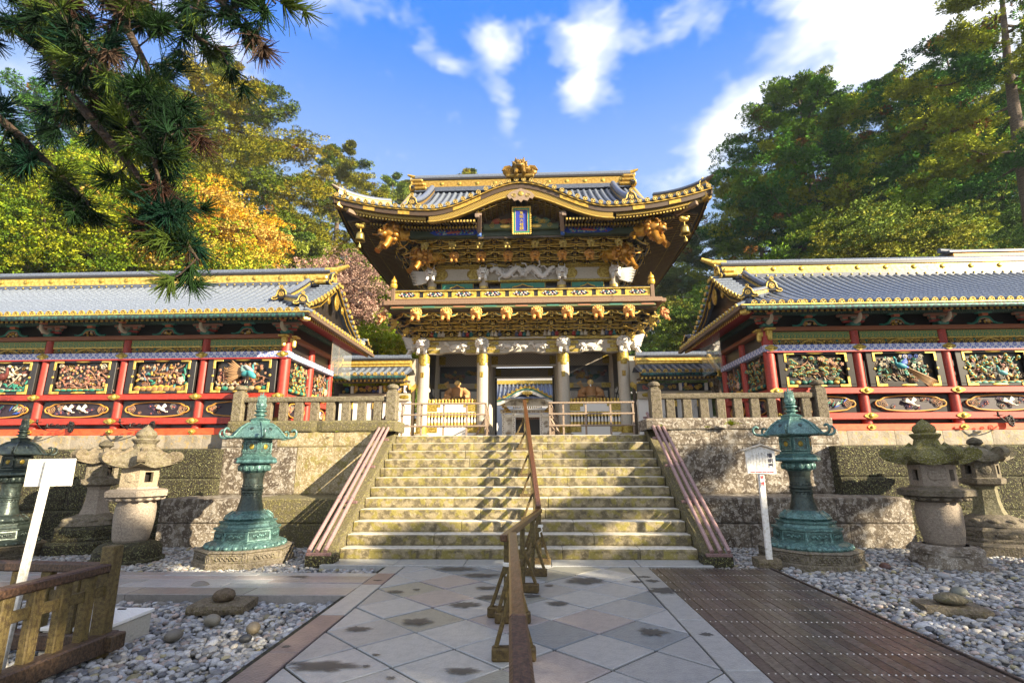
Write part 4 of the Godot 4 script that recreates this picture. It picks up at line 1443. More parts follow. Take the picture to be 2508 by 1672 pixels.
const GLYPH := {
	"yang": [[0.08, 0.05, 0.08, 0.95], [0.08, 0.92, 0.26, 0.9], [0.26, 0.9, 0.16, 0.66], [0.16, 0.66, 0.28, 0.45], [0.28, 0.45, 0.14, 0.4], [0.42, 0.95, 0.42, 0.62], [0.42, 0.95, 0.86, 0.95], [0.86, 0.95, 0.86, 0.62], [0.42, 0.78, 0.86, 0.78], [0.42, 0.63, 0.86, 0.63], [0.34, 0.52, 0.95, 0.52], [0.48, 0.5, 0.34, 0.2], [0.46, 0.4, 0.9, 0.4], [0.9, 0.4, 0.8, 0.05], [0.6, 0.38, 0.42, 0.1], [0.75, 0.38, 0.58, 0.06]],
	"ming": [[0.08, 0.85, 0.08, 0.25], [0.08, 0.85, 0.36, 0.85], [0.36, 0.85, 0.36, 0.25], [0.08, 0.56, 0.36, 0.56], [0.08, 0.27, 0.36, 0.27], [0.54, 0.93, 0.54, 0.4], [0.54, 0.4, 0.42, 0.06], [0.54, 0.93, 0.92, 0.93], [0.92, 0.93, 0.92, 0.06], [0.92, 0.06, 0.8, 0.12], [0.54, 0.68, 0.92, 0.68], [0.54, 0.44, 0.92, 0.44]],
	"gate": [[0.1, 0.95, 0.1, 0.04], [0.1, 0.94, 0.42, 0.94], [0.42, 0.94, 0.42, 0.58], [0.1, 0.76, 0.42, 0.76], [0.1, 0.58, 0.42, 0.58], [0.9, 0.95, 0.9, 0.04], [0.58, 0.94, 0.9, 0.94], [0.58, 0.94, 0.58, 0.58], [0.58, 0.76, 0.9, 0.76], [0.58, 0.58, 0.9, 0.58], [0.9, 0.04, 0.8, 0.1]],
	"forbid": [[0.05, 0.8, 0.45, 0.8], [0.25, 0.96, 0.25, 0.5], [0.24, 0.78, 0.06, 0.55], [0.26, 0.78, 0.44, 0.6], [0.55, 0.8, 0.95, 0.8], [0.75, 0.96, 0.75, 0.5], [0.74, 0.78, 0.56, 0.6], [0.76, 0.78, 0.95, 0.55], [0.25, 0.44, 0.75, 0.44], [0.08, 0.3, 0.92, 0.3], [0.5, 0.3, 0.5, 0.03], [0.28, 0.2, 0.14, 0.06], [0.72, 0.2, 0.86, 0.06]],
	"smoke": [[0.2, 0.92, 0.2, 0.5], [0.2, 0.5, 0.06, 0.08], [0.2, 0.5, 0.34, 0.2], [0.08, 0.75, 0.1, 0.55], [0.33, 0.75, 0.28, 0.58], [0.42, 0.94, 0.96, 0.94], [0.46, 0.8, 0.46, 0.58], [0.46, 0.8, 0.92, 0.8], [0.92, 0.8, 0.92, 0.58], [0.46, 0.6, 0.92, 0.6], [0.6, 0.94, 0.6, 0.6], [0.77, 0.94, 0.77, 0.6], [0.46, 0.42, 0.92, 0.42], [0.69, 0.55, 0.69, 0.1], [0.5, 0.26, 0.88, 0.26], [0.4, 0.08, 0.97, 0.08]],
	"east": [[0.1, 0.86, 0.9, 0.86], [0.5, 0.97, 0.5, 0.03], [0.22, 0.72, 0.22, 0.38], [0.22, 0.72, 0.78, 0.72], [0.78, 0.72, 0.78, 0.38], [0.22, 0.55, 0.78, 0.55], [0.22, 0.39, 0.78, 0.39], [0.46, 0.36, 0.08, 0.06], [0.54, 0.36, 0.92, 0.06]],
	"shine": [[0.08, 0.92, 0.08, 0.42], [0.08, 0.92, 0.36, 0.92], [0.36, 0.92, 0.36, 0.42], [0.08, 0.68, 0.36, 0.68], [0.08, 0.44, 0.36, 0.44], [0.46, 0.92, 0.94, 0.92], [0.94, 0.92, 0.88, 0.68], [0.66, 0.92, 0.48, 0.66], [0.52, 0.6, 0.52, 0.36], [0.52, 0.6, 0.9, 0.6], [0.9, 0.6, 0.9, 0.36], [0.52, 0.38, 0.9, 0.38], [0.12, 0.24, 0.06, 0.06], [0.34, 0.24, 0.38, 0.08], [0.6, 0.24, 0.64, 0.08], [0.84, 0.24, 0.94, 0.06]],
	"great": [[0.08, 0.64, 0.92, 0.64], [0.5, 0.96, 0.48, 0.55], [0.48, 0.6, 0.08, 0.05], [0.52, 0.6, 0.93, 0.05]],
	"power": [[0.04, 0.68, 0.36, 0.68], [0.2, 0.95, 0.2, 0.04], [0.2, 0.64, 0.04, 0.34], [0.22, 0.6, 0.36, 0.42], [0.42, 0.88, 0.96, 0.88], [0.56, 0.96, 0.56, 0.8], [0.8, 0.96, 0.8, 0.8], [0.48, 0.74, 0.64, 0.74], [0.48, 0.62, 0.64, 0.62], [0.74, 0.74, 0.92, 0.74], [0.74, 0.62, 0.92, 0.62], [0.52, 0.5, 0.52, 0.05], [0.52, 0.46, 0.94, 0.46], [0.72, 0.54, 0.72, 0.06], [0.52, 0.33, 0.9, 0.33], [0.52, 0.2, 0.9, 0.2], [0.5, 0.06, 0.96, 0.06]],
	"appear": [[0.06, 0.9, 0.06, 0.06], [0.06, 0.9, 0.44, 0.9], [0.44, 0.9, 0.44, 0.5], [0.06, 0.7, 0.44, 0.7], [0.06, 0.5, 0.44, 0.5], [0.2, 0.48, 0.14, 0.1], [0.36, 0.44, 0.44, 0.1], [0.54, 0.94, 0.96, 0.94], [0.58, 0.8, 0.58, 0.26], [0.58, 0.8, 0.94, 0.8], [0.94, 0.8, 0.94, 0.26], [0.58, 0.62, 0.94, 0.62], [0.58, 0.44, 0.94, 0.44], [0.58, 0.28, 0.94, 0.28], [0.66, 0.24, 0.54, 0.04], [0.84, 0.24, 0.97, 0.04]],
}

func small_things() -> void:
	# notice board with a little gabled top
	var t := thing("notice_board", "white gabled wooden notice with black characters and a red no-smoking line", "sign", Vector3(3.83, 0, -8.3))
	var b := B.new().m("white_paint")
	b.bar(Vector3(0, 0.05, -0.02), Vector3(0.02, 1.6, -0.02), 0.085, 0.05, 0.004, Vector3.FORWARD)
	part("post", b, t)
	b = B.new().m("white_paint", Color(1.05, 1.05, 1.05))
	b.prism(PackedVector2Array([Vector2(-0.2, 1.37), Vector2(0.235, 1.355), Vector2(0.245, 1.71), Vector2(0.03, 1.775), Vector2(-0.215, 1.71)]), 0.01, 0.035)
	part("board", b, t)
	b = B.new().m("white_paint", Color(0.8, 0.72, 0.6))
	b.bar(Vector3(-0.275, 1.71, 0.03), Vector3(0.035, 1.805, 0.03), 0.1, 0.02, 0.003)
	b.bar(Vector3(0.03, 1.805, 0.03), Vector3(0.325, 1.7, 0.03), 0.1, 0.02, 0.003)
	part("cap", b, t)
	b = B.new().m("ink")
	var gy := 1.6
	for g in ["yang", "ming", "gate"]:
		strokes(b, GLYPH[g], Vector3(0.125, gy, 0.037), 0.075, 0.07, 0.0085, 0.004)
		gy -= 0.078
	part("title_characters", b, t)
	b = B.new().m("ink", Color(5, 5, 5))
	for cidx in 6:
		var n: int = [11, 13, 12, 13, 10, 8][cidx]
		for k in n:
			var x := 0.085 - cidx * 0.046
			var y := 1.665 - k * 0.0185 - (0.02 if cidx > 2 else 0.0)
			for q in 3:
				_stroke(b, Vector3(x + rnd(-0.005, 0.002), y + rnd(0.0, 0.012), 0.037), Vector3(x + rnd(0.002, 0.008), y + rnd(0.0, 0.012), 0.037), 0.0022, 0.002)
	part("small_characters", b, t)
	var f := SystemFont.new()
	f.font_names = PackedStringArray(["Droid Sans"])
	var tm := TextMesh.new()
	tm.text = "PLEASE REFRAIN FROM SMOKING"
	tm.font = f
	tm.font_size = 32
	tm.pixel_size = 0.00074
	tm.depth = 0.004
	tm.material = M["red_print"]
	part("red_line", tm, t, at(Vector3(0.017, 1.385, 0.037)))
	b = B.new().m("white_paint", Color(1.1, 1.1, 1.1))
	b.box(Vector3(0.017, 1.26, 0.008), Vector3(0.06, 0.2, 0.008))
	part("label_strip", b, t)
	b = B.new().m("red_print")
	strokes(b, GLYPH["forbid"], Vector3(-0.008, 1.285, 0.0135), 0.05, 0.05, 0.0058, 0.004)
	strokes(b, GLYPH["smoke"], Vector3(-0.008, 1.185, 0.0135), 0.05, 0.055, 0.0058, 0.004)
	part("red_characters", b, t)
	b = B.new()
	b.put(rough_block(Vector3(0.0, 0.05, -0.1), Vector3(0.34, 0.16, 0.3), "old_stone", Color(0.9, 0.85, 0.75), 0.04, 0.04), Transform3D.IDENTITY)
	part("foot_stone", b, t)
	# back of a blank board on the left
	t = thing("blank_board", "blank white board on a leaning white post beside the wooden fence, seen from behind", "sign", Vector3(-4.03, -0.1, -4.42))
	b = B.new().m("white_paint", Color(0.95, 0.95, 0.92))
	b.bar(Vector3(-0.02, 0, 0.0), Vector3(0.06, 1.7, 0.0), 0.062, 0.035, 0.004, Vector3.FORWARD)
	part("post", b, t)
	b = B.new().m("white_paint", Color(1.0, 0.98, 0.92))
	b.box(Vector3(0.045, 1.585, -0.03), Vector3(0.43, 0.235, 0.016), 0.003, Basis(Vector3.BACK, 0.015))
	part("board", b, t)
	fence()
	# inspection hatch
	t = thing("inspection_hatch", "white ribbed metal hatch on a low concrete kerb, behind the wooden fence", "hatch", Vector3(-3.84, -0.12, -5.12), 0.0)
	b = B.new().m("concrete")
	b.box(Vector3(0, 0.08, 0), Vector3(0.55, 0.3, 0.62), 0.01)
	part("kerb", b, t)
	for k in 2:
		b = B.new().m("hatch")
		b.box(Vector3(0, 0.248, -0.16 + 0.32 * k), Vector3(0.58, 0.032, 0.315), 0.004)
		for i in 14:
			for j in 8:
				b.box(Vector3(-0.25 + i * 0.0385, 0.2655, -0.16 + 0.32 * k - 0.13 + j * 0.037), Vector3(0.024, 0.004, 0.006), 0.0, Basis(Vector3.UP, 0.78 if (i + j) % 2 else -0.78))
		part("lid", b, t)
	b = B.new().m("iron")
	b.box(Vector3(0.0, 0.268, -0.25), Vector3(0.08, 0.012, 0.02))
	part("handle", b, t)
	# markers: a boulder tied on a flat slab
	for q in [[-3.28, -6.17, 0.62, 0.42, "rounded brown stone resting on a flat slab, beside the side path on the left"], [4.82, -6.2, 0.6, 0.38, "flat green-grey stone resting on a slab in the gravel on the right"]]:
		t = thing("marker_stone", q[4], "stone", Vector3(q[0], -0.02, q[1]), 0.1 if q[0] < 0 else -0.25, "marker stones on slabs")
		b = rough_block(Vector3(0, 0, 0), Vector3(q[2], 0.1, q[3]), "old_stone", Color(0.8, 0.75, 0.65), 0.03, 0.03)
		part("slab", b, t)
		b = B.new().m("old_stone", Color(0.68, 0.58, 0.48) if q[0] < 0 else Color(0.7, 0.72, 0.62))
		b.ball(Vector3(0.02, 0.1, 0), Vector3(0.13, 0.085, 0.12) if q[0] < 0 else Vector3(0.17, 0.07, 0.13), 14, 9)
		var sf: Surf = b.s["old_stone"]
		var nz := fnl(77, 2.4, 3)
		for i in sf.v.size():
			var p := sf.v[i]
			sf.v[i] = Vector3(p.x, 0.1 + (p.y - 0.1) * (1.0 if p.y > 0.1 else 0.75), p.z) + (p - Vector3(0.02, 0.1, 0)) * 0.35 * nz.get_noise_3dv(p)
		part("boulder", b, t)
	# bigger river stones one can tell apart
	var k := 0
	for q in [[-4.12, -7.05, 0.13, Color(0.4, 0.36, 0.3), "large tan river stone lying on the left gravel near the side path"], [-3.15, -5.18, 0.09, Color(0.3, 0.27, 0.22), "brown river stone lying on the left gravel near the hatch"], [-3.07, -5.65, 0.1, Color(0.4, 0.36, 0.27), "large round tan river stone in the middle of the left gravel"], [-2.42, -5.12, 0.06, Color(0.06, 0.065, 0.075), "black river stone lying on the left gravel beside the purple kerb"], [-2.51, -5.42, 0.09, Color(0.42, 0.34, 0.22), "ochre river stone lying on the left gravel beside the purple kerb"], [5.50, -6.97, 0.11, Color(0.22, 0.24, 0.2), "dark rounded river stone just behind the flat marker stone on the right"], [5.65, -8.53, 0.1, Color(0.2, 0.1, 0.08), "reddish river stone lying on the right gravel behind the boardwalk"]]:
		var c := Vector2(q[0], q[1])
		b = B.new().m("pebble", q[3] * 0.8)
		b.ball(Vector3.ZERO, Vector3(q[2], q[2] * 0.62, q[2] * 0.75), 12, 8)
		var o := part("river_stone", b, self, Transform3D(Basis(Vector3.UP, k * 1.3), Vector3(c.x, -0.03, c.y)))
		o.set_meta("label", q[4])
		o.set_meta("category", "stone")
		o.set_meta("group", "larger river stones in the gravel")
		k += 1
	# plants in the joints of the wall
	for q in [[4.62, 2.3, -11.3, 0.26, "bright yellow-green fern growing from the joint under the right balustrade"], [4.1, 2.26, -11.3, 0.1, "small weed with a reddish stalk growing left of the fern on the right wall"], [-4.05, 2.22, -11.28, 0.07, "tiny green weed growing in the joint of the sunlit left wall"], [3.12, 2.3, -11.3, 0.08, "small green weed beside the top of the right-hand pipes"]]:
		t = thing("fern" if q[3] > 0.2 else "weed", q[4], "plant", Vector3(q[0], q[1], q[2]))
		for i in (11 if q[3] > 0.2 else 5):
			var a := PI * (0.1 + 0.8 * i / (10.0 if q[3] > 0.2 else 4.0)) + rnd(-0.1, 0.1)
			b = B.new().m("maple_leaf", Color(0.36, 0.42, 0.03) * rnd(0.6, 1.1))
			var dir := Vector3(cos(a), 0.5 + 0.6 * sin(a), 0.35 + rnd(0, 0.4)).normalized()
			var l: float = q[3] * rnd(0.7, 1.2)
			var prev := Vector3.ZERO
			for sg in 8:
				var u := (sg + 1) / 8.0
				var p := dir * l * u + Vector3.DOWN * l * 0.5 * u * u
				b.tube(PackedVector3Array([prev, p]), 0.003, 3, false)
				var wdt := l * 0.22 * sin(PI * (0.15 + 0.8 * u))
				var sd := dir.cross(Vector3.UP).normalized()
				for w in [-1.0, 1.0]:
					b.tri(prev, p, (prev + p) / 2.0 + sd * w * wdt + Vector3.UP * 0.01, Vector3.UP, Vector3.UP, Vector3.UP)
				prev = p
			part("frond", b, t)
	# lightning wire
	b = B.new().m("iron", Color(8, 8, 8))
	var a0 := Vector3(5.25, 8.75, -14.6)
	var e0 := Vector3(5.35, 6.95, -13.3)
	b.tube(PackedVector3Array([a0, a0.lerp(e0, 0.5) - Vector3.UP * 0.06, e0]), 0.008, 4)
	var w := part("steel_wire", b, self)
	w.set_meta("label", "thin steel wire from the gate's right eave to the right corridor's ridge end")
	w.set_meta("category", "wire")

func fence() -> void:
	var t := thing("wooden_fence", "weathered brown wooden fence with flat palings and dark rails, at the lower left", "fence", Vector3(-3.56, -0.1, -4.8))
	var inv := at(-t.position)
	var c := Vector3(-3.56, -0.1, -4.8)
	var b := B.new().m("old_wood", Color(1.5, 1.4, 1.0))
	b.bar(c, c + Vector3(-0.02, 0.93, 0.0), 0.115, 0.125, 0.008, Vector3.FORWARD)
	part("corner_post", b, t, inv)
	# the wing that runs towards us
	var e := Vector3(-3.62, -0.1, -2.6)
	var d := (e - c).normalized()
	b = B.new().m("dark_wood", Color(0.85, 0.75, 0.7))
	b.bar(c + d * 0.06 + Vector3.UP * 0.75, e + Vector3.UP * 0.75, 0.11, 0.075, 0.012)
	part("top_rail", b, t, inv)
	b = B.new().m("dark_wood", Color(1.1, 1.0, 0.9))
	b.bar(c - d * 0.1 + Vector3(0.03, 0.13, 0), e + Vector3(0.03, 0.13, 0), 0.14, 0.15, 0.014)
	part("bottom_beam", b, t, inv)
	b = B.new().m("dark_wood", Color(1.15, 1.0, 0.8))
	b.box(c + Vector3(0.085, 0.13, -0.02), Vector3(0.15, 0.13, 0.16), 0.01)
	part("beam_end", b, t, inv)
	b = B.new().m("old_wood", Color(1.5, 1.4, 1.05))
	b.bar(c + d * 0.06 + Vector3.UP * 0.56, e + Vector3.UP * 0.56, 0.03, 0.085, 0.005)
	part("middle_rail", b, t, inv)
	for i in 9:
		var p := c + d * (0.21 + 0.235 * i)
		b = B.new().m("old_wood", Color(1.45, 1.35, 0.95) * rnd(0.8, 1.15))
		b.bar(p + Vector3.UP * 0.19, p + Vector3(-0.005, 0.72, 0), 0.07, 0.095, 0.008, Vector3(0, 0, 1))
		part("paling", b, t, inv)
	# the wing that runs off to the left
	var f := Vector3(-6.4, -0.1, -5.0)
	d = (f - c).normalized()
	b = B.new().m("dark_wood", Color(0.85, 0.75, 0.7))
	b.bar(c + d * 0.06 + Vector3.UP * 0.74, f + Vector3.UP * 0.74, 0.1, 0.08, 0.012)
	part("top_rail", b, t, inv)
	b = B.new().m("dark_wood", Color(0.9, 0.8, 0.7))
	b.bar(c + d * 0.06 + Vector3.UP * 0.13, f + Vector3.UP * 0.13, 0.13, 0.14, 0.014)
	part("bottom_beam", b, t, inv)
	b = B.new().m("old_wood", Color(1.4, 1.3, 1.0))
	b.bar(c + d * 0.06 + Vector3.UP * 0.5, f + Vector3.UP * 0.5, 0.03, 0.085, 0.005)
	part("middle_rail", b, t, inv)
	for i in 9:
		var p := c + d * (0.32 + 0.3 * i)
		b = B.new().m("old_wood", Color(1.3, 1.2, 0.85) * rnd(0.8, 1.1))
		b.bar(p + Vector3.UP * 0.19, p + Vector3.UP * 0.7, 0.1, 0.07, 0.008, Vector3(0, 0, 1))
		part("paling", b, t, inv)

# ---- carvings -----------------------------------------------------------------------------
const TEAL := Color(0.025, 0.17, 0.125)
const DEEP := Color(0.01, 0.09, 0.07)
const OCHRE := Color(0.4, 0.23, 0.05)
const PINK := Color(0.42, 0.22, 0.15)
const ROSE := Color(0.42, 0.15, 0.12)
const CREAM := Color(0.55, 0.5, 0.4)
const BLUE := Color(0.03, 0.08, 0.36)
const BROWN := Color(0.16, 0.08, 0.04)
const GILT := Color(0.55, 0.36, 0.06)

func fan(b: B, p: Vector3, r: float, turn: float, inner: Color, rim: Color) -> void:
	for i in 5:
		var a := turn + (i - 2) * 0.42
		var d := Vector3(cos(a), sin(a), 0)
		var bs := Basis(Vector3.BACK, a)
		b.m("paint", rim)
		b.ball(p + d * r * 0.62 + Vector3(0, 0, -0.004), Vector3(r * 0.44, r * 0.22, r * 0.18), 7, 4, bs)
		b.m("paint", inner)
		b.ball(p + d * r * 0.58 + Vector3(0, 0, r * 0.1), Vector3(r * 0.3, r * 0.13, r * 0.14), 6, 4, bs)

func blossom(b: B, p: Vector3, r: float, col: Color, eye: Color) -> void:
	var t := rnd(0, TAU)
	b.m("paint", col)
	for i in 5:
		var a := t + TAU * i / 5.0
		b.ball(p + Vector3(cos(a), sin(a), 0) * r * 0.55, Vector3(r * 0.5, r * 0.36, r * 0.25), 6, 4, Basis(Vector3.BACK, a))
	b.m("paint", eye)
	b.ball(p + Vector3(0, 0, r * 0.18), Vector3(r * 0.3, r * 0.3, r * 0.2), 6, 4)

func twig(b: B, p: Vector3, a: float, l: float, r: float, col: Color) -> Vector3:
	var pts := PackedVector3Array()
	var rr := PackedFloat32Array()
	var q := p
	for i in 7:
		pts.append(q)
		rr.append(r * (1.0 - 0.1 * i))
		a += rnd(-0.5, 0.5)
		q += Vector3(cos(a), sin(a), rnd(-0.15, 0.15)) * l / 6.0
	b.m("paint", col)
	b.tube(pts, rr, 5, false)
	return pts[6]

func scroll(b: B, p: Vector3, r: float, col: Color, turns := 2.2, thick := 0.16, flip := 1.0) -> void:
	var pts := PackedVector3Array()
	var n := int(turns * 9)
	for i in n + 1:
		var a := TAU * turns * i / n
		var k := r * (1.0 - 0.86 * i / n)
		pts.append(p + Vector3(cos(a) * k * flip, sin(a) * k, 0.12 * r * i / n))
	b.m("paint", col)
	b.tube(pts, r * thick * 0.5, 4, false)

func feather(b: B, p: Vector3, a: float, l: float, w: float, col: Color) -> void:
	b.m("paint", col)
	b.ball(p + Vector3(cos(a), sin(a), 0) * l / 2.0, Vector3(l / 2.0, w, w * 0.6), 7, 4, Basis(Vector3.BACK, a))

func bird(b: B, p: Vector3, k: float, flip: float, body: Color, wing: Color, tail: Color, head: Color, fan_tail := false, long_tail := 1.0) -> void:
	var f := func(x: float, y: float, z: float) -> Vector3: return p + Vector3(x * flip, y, z) * k
	var turn := func(a: float) -> float: return a if flip > 0 else PI - a
	if fan_tail:
		for i in 13:
			feather(b, f.call(-0.1, 0.02, 0.03), turn.call(PI * (0.78 + 0.032 * i)), k * rnd(1.0, 1.25), k * 0.035, tail * rnd(0.75, 1.2))
	else:
		for i in 5:
			feather(b, f.call(-0.15, 0.0, 0.05 + 0.01 * i), turn.call(PI * 1.14 + 0.07 * (i - 2)), k * long_tail, k * 0.06, tail * rnd(0.8, 1.2))
	b.m("paint", body)
	b.ball(f.call(0, 0, 0.1), Vector3(0.3, 0.17, 0.16) * k, 10, 6, Basis(Vector3.BACK, 0.3 * flip))
	b.tube(PackedVector3Array([f.call(0.2, 0.06, 0.1), f.call(0.3, 0.2, 0.12), f.call(0.27, 0.36, 0.14), f.call(0.34, 0.44, 0.14)]), PackedFloat32Array([0.1 * k, 0.06 * k, 0.045 * k, 0.04 * k]), 6)
	b.m("paint", head)
	b.ball(f.call(0.36, 0.45, 0.14), Vector3(0.075, 0.06, 0.06) * k, 7, 5)
	b.m("paint", GILT)
	b.tube(PackedVector3Array([f.call(0.42, 0.45, 0.14), f.call(0.54, 0.42, 0.14)]), PackedFloat32Array([0.025 * k, 0.004]), 4)
	for i in 5:
		feather(b, f.call(0.08, 0.1, 0.16 + 0.01 * i), turn.call(2.5 + 0.16 * i), k * (0.5 - 0.03 * i), k * 0.06, wing * rnd(0.75, 1.25))
	b.m("paint", CREAM * 0.8)
	for lg in [-0.04, 0.08]:
		b.tube(PackedVector3Array([f.call(lg, -0.12, 0.1), f.call(lg + 0.02, -0.3, 0.1), f.call(lg - 0.02, -0.48, 0.1)]), 0.018 * k, 4)

func waves(b: B, w: float, y: float, h: float, col: Color, rim: Color) -> void:
	for i in 9:
		var x := -w / 2.0 + w * (i + 0.5) / 9.0
		var r := h * rnd(0.6, 1.1)
		b.m("paint", rim)
		b.ball(Vector3(x, y, 0.02), Vector3(w / 13.0, r, 0.035), 9, 5)
		b.m("paint", col)
		b.ball(Vector3(x + 0.01, y - r * 0.12, 0.035), Vector3(w / 16.0, r * 0.8, 0.03), 8, 5)

func picture(theme: int, w: float, h: float) -> B:
	# a pierced relief of birds and plants on black
	var b := B.new().m("black")
	b.box(Vector3(0, 0, -0.02), Vector3(w, h, 0.02))
	var rx := func(m: float) -> float: return rnd(-w / 2.0 + m, w / 2.0 - m)
	var ry := func(m: float) -> float: return rnd(-h / 2.0 + m, h / 2.0 - m)
	# a tangle of muted stems and leaves behind
	for i in 70:
		var col: Color = [BROWN * 1.5, Color(0.13, 0.1, 0.06), DEEP * 1.3, OCHRE * 0.4, Color(0.2, 0.15, 0.1)][i % 5] * rnd(0.7, 1.2)
		if theme > 2:
			col = [BROWN * 1.8, ROSE * 0.5, OCHRE * 0.5, PINK * 0.4, Color(0.16, 0.13, 0.1)][i % 5] * rnd(0.7, 1.2)
		if i % 3 == 0:
			scroll(b, Vector3(rx.call(0.06), ry.call(0.06), 0.0), rnd(0.04, 0.08), col, 1.6, 0.3, 1.0 if i % 2 else -1.0)
		else:
			feather(b, Vector3(rx.call(0.1), ry.call(0.08), 0.0), rnd(0, TAU), rnd(0.07, 0.14), rnd(0.014, 0.026), col)
	match theme:
		0: # pine fans
			for i in 5:
				twig(b, Vector3(rx.call(0.1), ry.call(0.1), 0.02), rnd(-0.6, 0.6), 0.5, 0.02, BROWN * 1.6)
			for i in 44:
				fan(b, Vector3(rx.call(0.06), ry.call(0.05), rnd(0.02, 0.09)), rnd(0.055, 0.085), PI / 2.0 + rnd(-0.5, 0.5), TEAL * rnd(0.7, 1.4), GILT * rnd(0.8, 1.1))
			for i in 8:
				blossom(b, Vector3(rnd(0.05, w / 2.0 - 0.05), rnd(0.12, h / 2.0 - 0.06), 0.08), 0.05, PINK * 0.8, GILT)
			for i in 9:
				b.m("paint", [TEAL, OCHRE, DEEP][i % 3])
				b.ball(Vector3(-w / 2.0 + w * (i + 0.5) / 9.0, -h / 2.0 + 0.05, 0.03), Vector3(0.075, 0.05, 0.05), 8, 5)
		1: # peacock
			for i in 20:
				fan(b, Vector3(rx.call(0.06), rnd(-h / 2.0 + 0.06, 0.0), rnd(0.0, 0.05)), rnd(0.05, 0.075), PI / 2.0 + rnd(-0.5, 0.5), TEAL * rnd(0.6, 1.2), GILT * 0.8)
			for i in 18:
				blossom(b, Vector3(rx.call(0.06), rnd(0.0, h / 2.0 - 0.05), rnd(0.01, 0.05)), rnd(0.035, 0.06), CREAM * rnd(0.6, 1.0), GILT)
				feather(b, Vector3(rx.call(0.1), rnd(-0.1, h / 2.0 - 0.06), 0.03), rnd(0, TAU), 0.11, 0.025, TEAL * rnd(0.6, 1.3))
			for i in 5:
				scroll(b, Vector3(rnd(-0.1, w / 2.0 - 0.1), h / 2.0 - 0.07, 0.06), 0.06, [BLUE, CREAM][i % 2], 1.4, 0.3)
			for i in 9:
				feather(b, Vector3(-0.02, 0.02, 0.1 + 0.006 * i), -0.62 + 0.035 * (i - 4), w * 0.56, 0.016, Color(0.3, 0.17, 0.07) * rnd(0.7, 1.2))
			bird(b, Vector3(-0.12, 0.06, 0.08), 0.42, -1.0, Color(0.02, 0.2, 0.26), BLUE, BLUE, Color(0.03, 0.3, 0.3), false, 0.3)
		2: # chrysanthemums and a duck
			for i in 26:
				var p := Vector3(rx.call(0.05), rnd(-h / 2.0 + 0.12, h / 2.0 - 0.05), rnd(0.02, 0.08))
				b.m("paint", GILT * 0.9)
				b.ball(p, Vector3(0.05, 0.05, 0.02), 9, 4)
				b.m("paint", TEAL * rnd(0.8, 1.4))
				b.ball(p + Vector3(0, 0, 0.012), Vector3(0.034, 0.034, 0.02), 8, 4)
			for i in 24:
				feather(b, Vector3(rx.call(0.1), ry.call(0.08), 0.03), rnd(0, TAU), 0.1, 0.024, [TEAL, DEEP, OCHRE, ROSE][i % 4] * rnd(0.7, 1.3))
			for i in 6:
				twig(b, Vector3(rx.call(0.1), ry.call(0.1), 0.03), rnd(0, TAU), 0.3, 0.013, PINK * 0.7)
			bird(b, Vector3(0.1, -0.13, 0.08), 0.34, -1.0, Color(0.1, 0.3, 0.32), PINK, OCHRE, Color(0.04, 0.3, 0.28), false, 0.5)
			bird(b, Vector3(-0.16, -0.22, 0.08), 0.16, -1.0, OCHRE, OCHRE, OCHRE, CREAM, false, 0.4)
			waves(b, w, -h / 2.0 + 0.02, 0.05, TEAL, OCHRE)
		3: # pheasant with a spread tail among plum
			for i in 8:
				twig(b, Vector3(rx.call(0.1), ry.call(0.08), 0.02), rnd(0, TAU), 0.5, 0.017, PINK * 0.6)
			for i in 46:
				blossom(b, Vector3(rx.call(0.05), rnd(-0.15, h / 2.0 - 0.04), rnd(0.0, 0.07)), rnd(0.025, 0.045), [PINK, ROSE, PINK * 0.7][i % 3] * rnd(0.8, 1.2), OCHRE)
			bird(b, Vector3(0.16, 0.05, 0.08), 0.5, 1.0, Color(0.05, 0.25, 0.28), Color(0.2, 0.33, 0.33), Color(0.34, 0.2, 0.1), CREAM * 0.7, true)
			feather(b, Vector3(0.2, 0.1, 0.2), -0.7, 0.3, 0.075, Color(0.05, 0.27, 0.3))
			feather(b, Vector3(0.1, 0.24, 0.2), -0.6, 0.32, 0.05, Color(0.3, 0.36, 0.36))
			for i in 5:
				bird(b, Vector3(-w / 2.0 + 0.1 + 0.12 * i, -h / 2.0 + 0.14, 0.06), 0.15, 1.0 if i % 2 else -1.0, CREAM * 0.6, OCHRE * 0.8, BROWN, CREAM * 0.7, false, 0.4)
			for i in 8:
				b.m("paint", [OCHRE, TEAL, Color(0.3, 0.24, 0.14)][i % 3])
				b.ball(Vector3(-w / 2.0 + w * (i + 0.5) / 8.0, -h / 2.0 + 0.05, 0.02), Vector3(0.09, 0.06, 0.05), 9, 5)
		4: # gold waves, plum and a rose
			for i in 8:
				twig(b, Vector3(rx.call(0.1), rnd(-0.1, 0.25), 0.02), rnd(-0.3, 1.0), 0.5, 0.018, PINK * 0.65)
			for i in 40:
				blossom(b, Vector3(rx.call(0.05), rnd(-0.12, h / 2.0 - 0.04), rnd(0.0, 0.07)), rnd(0.022, 0.042), [PINK, OCHRE, CREAM * 0.7][i % 3] * rnd(0.8, 1.2), OCHRE)
			for i in 14:
				feather(b, Vector3(rx.call(0.1), ry.call(0.1), 0.04), rnd(0, TAU), 0.13, 0.03, [OCHRE, Color(0.08, 0.13, 0.18), TEAL][i % 3])
			for ring in 3:
				blossom(b, Vector3(w / 2.0 - 0.16, -0.1, 0.06 + 0.02 * ring), 0.11 - 0.03 * ring, Color(0.6, 0.36, 0.26), OCHRE)
			for i in 8:
				feather(b, Vector3(w / 2.0 - 0.07, -0.2 + 0.06 * i, 0.06), rnd(0.6, 2.4), 0.12, 0.026, TEAL * rnd(0.8, 1.3))
			waves(b, w, -h / 2.0 + 0.05, 0.1, Color(0.24, 0.13, 0.05), Color(0.6, 0.33, 0.05))
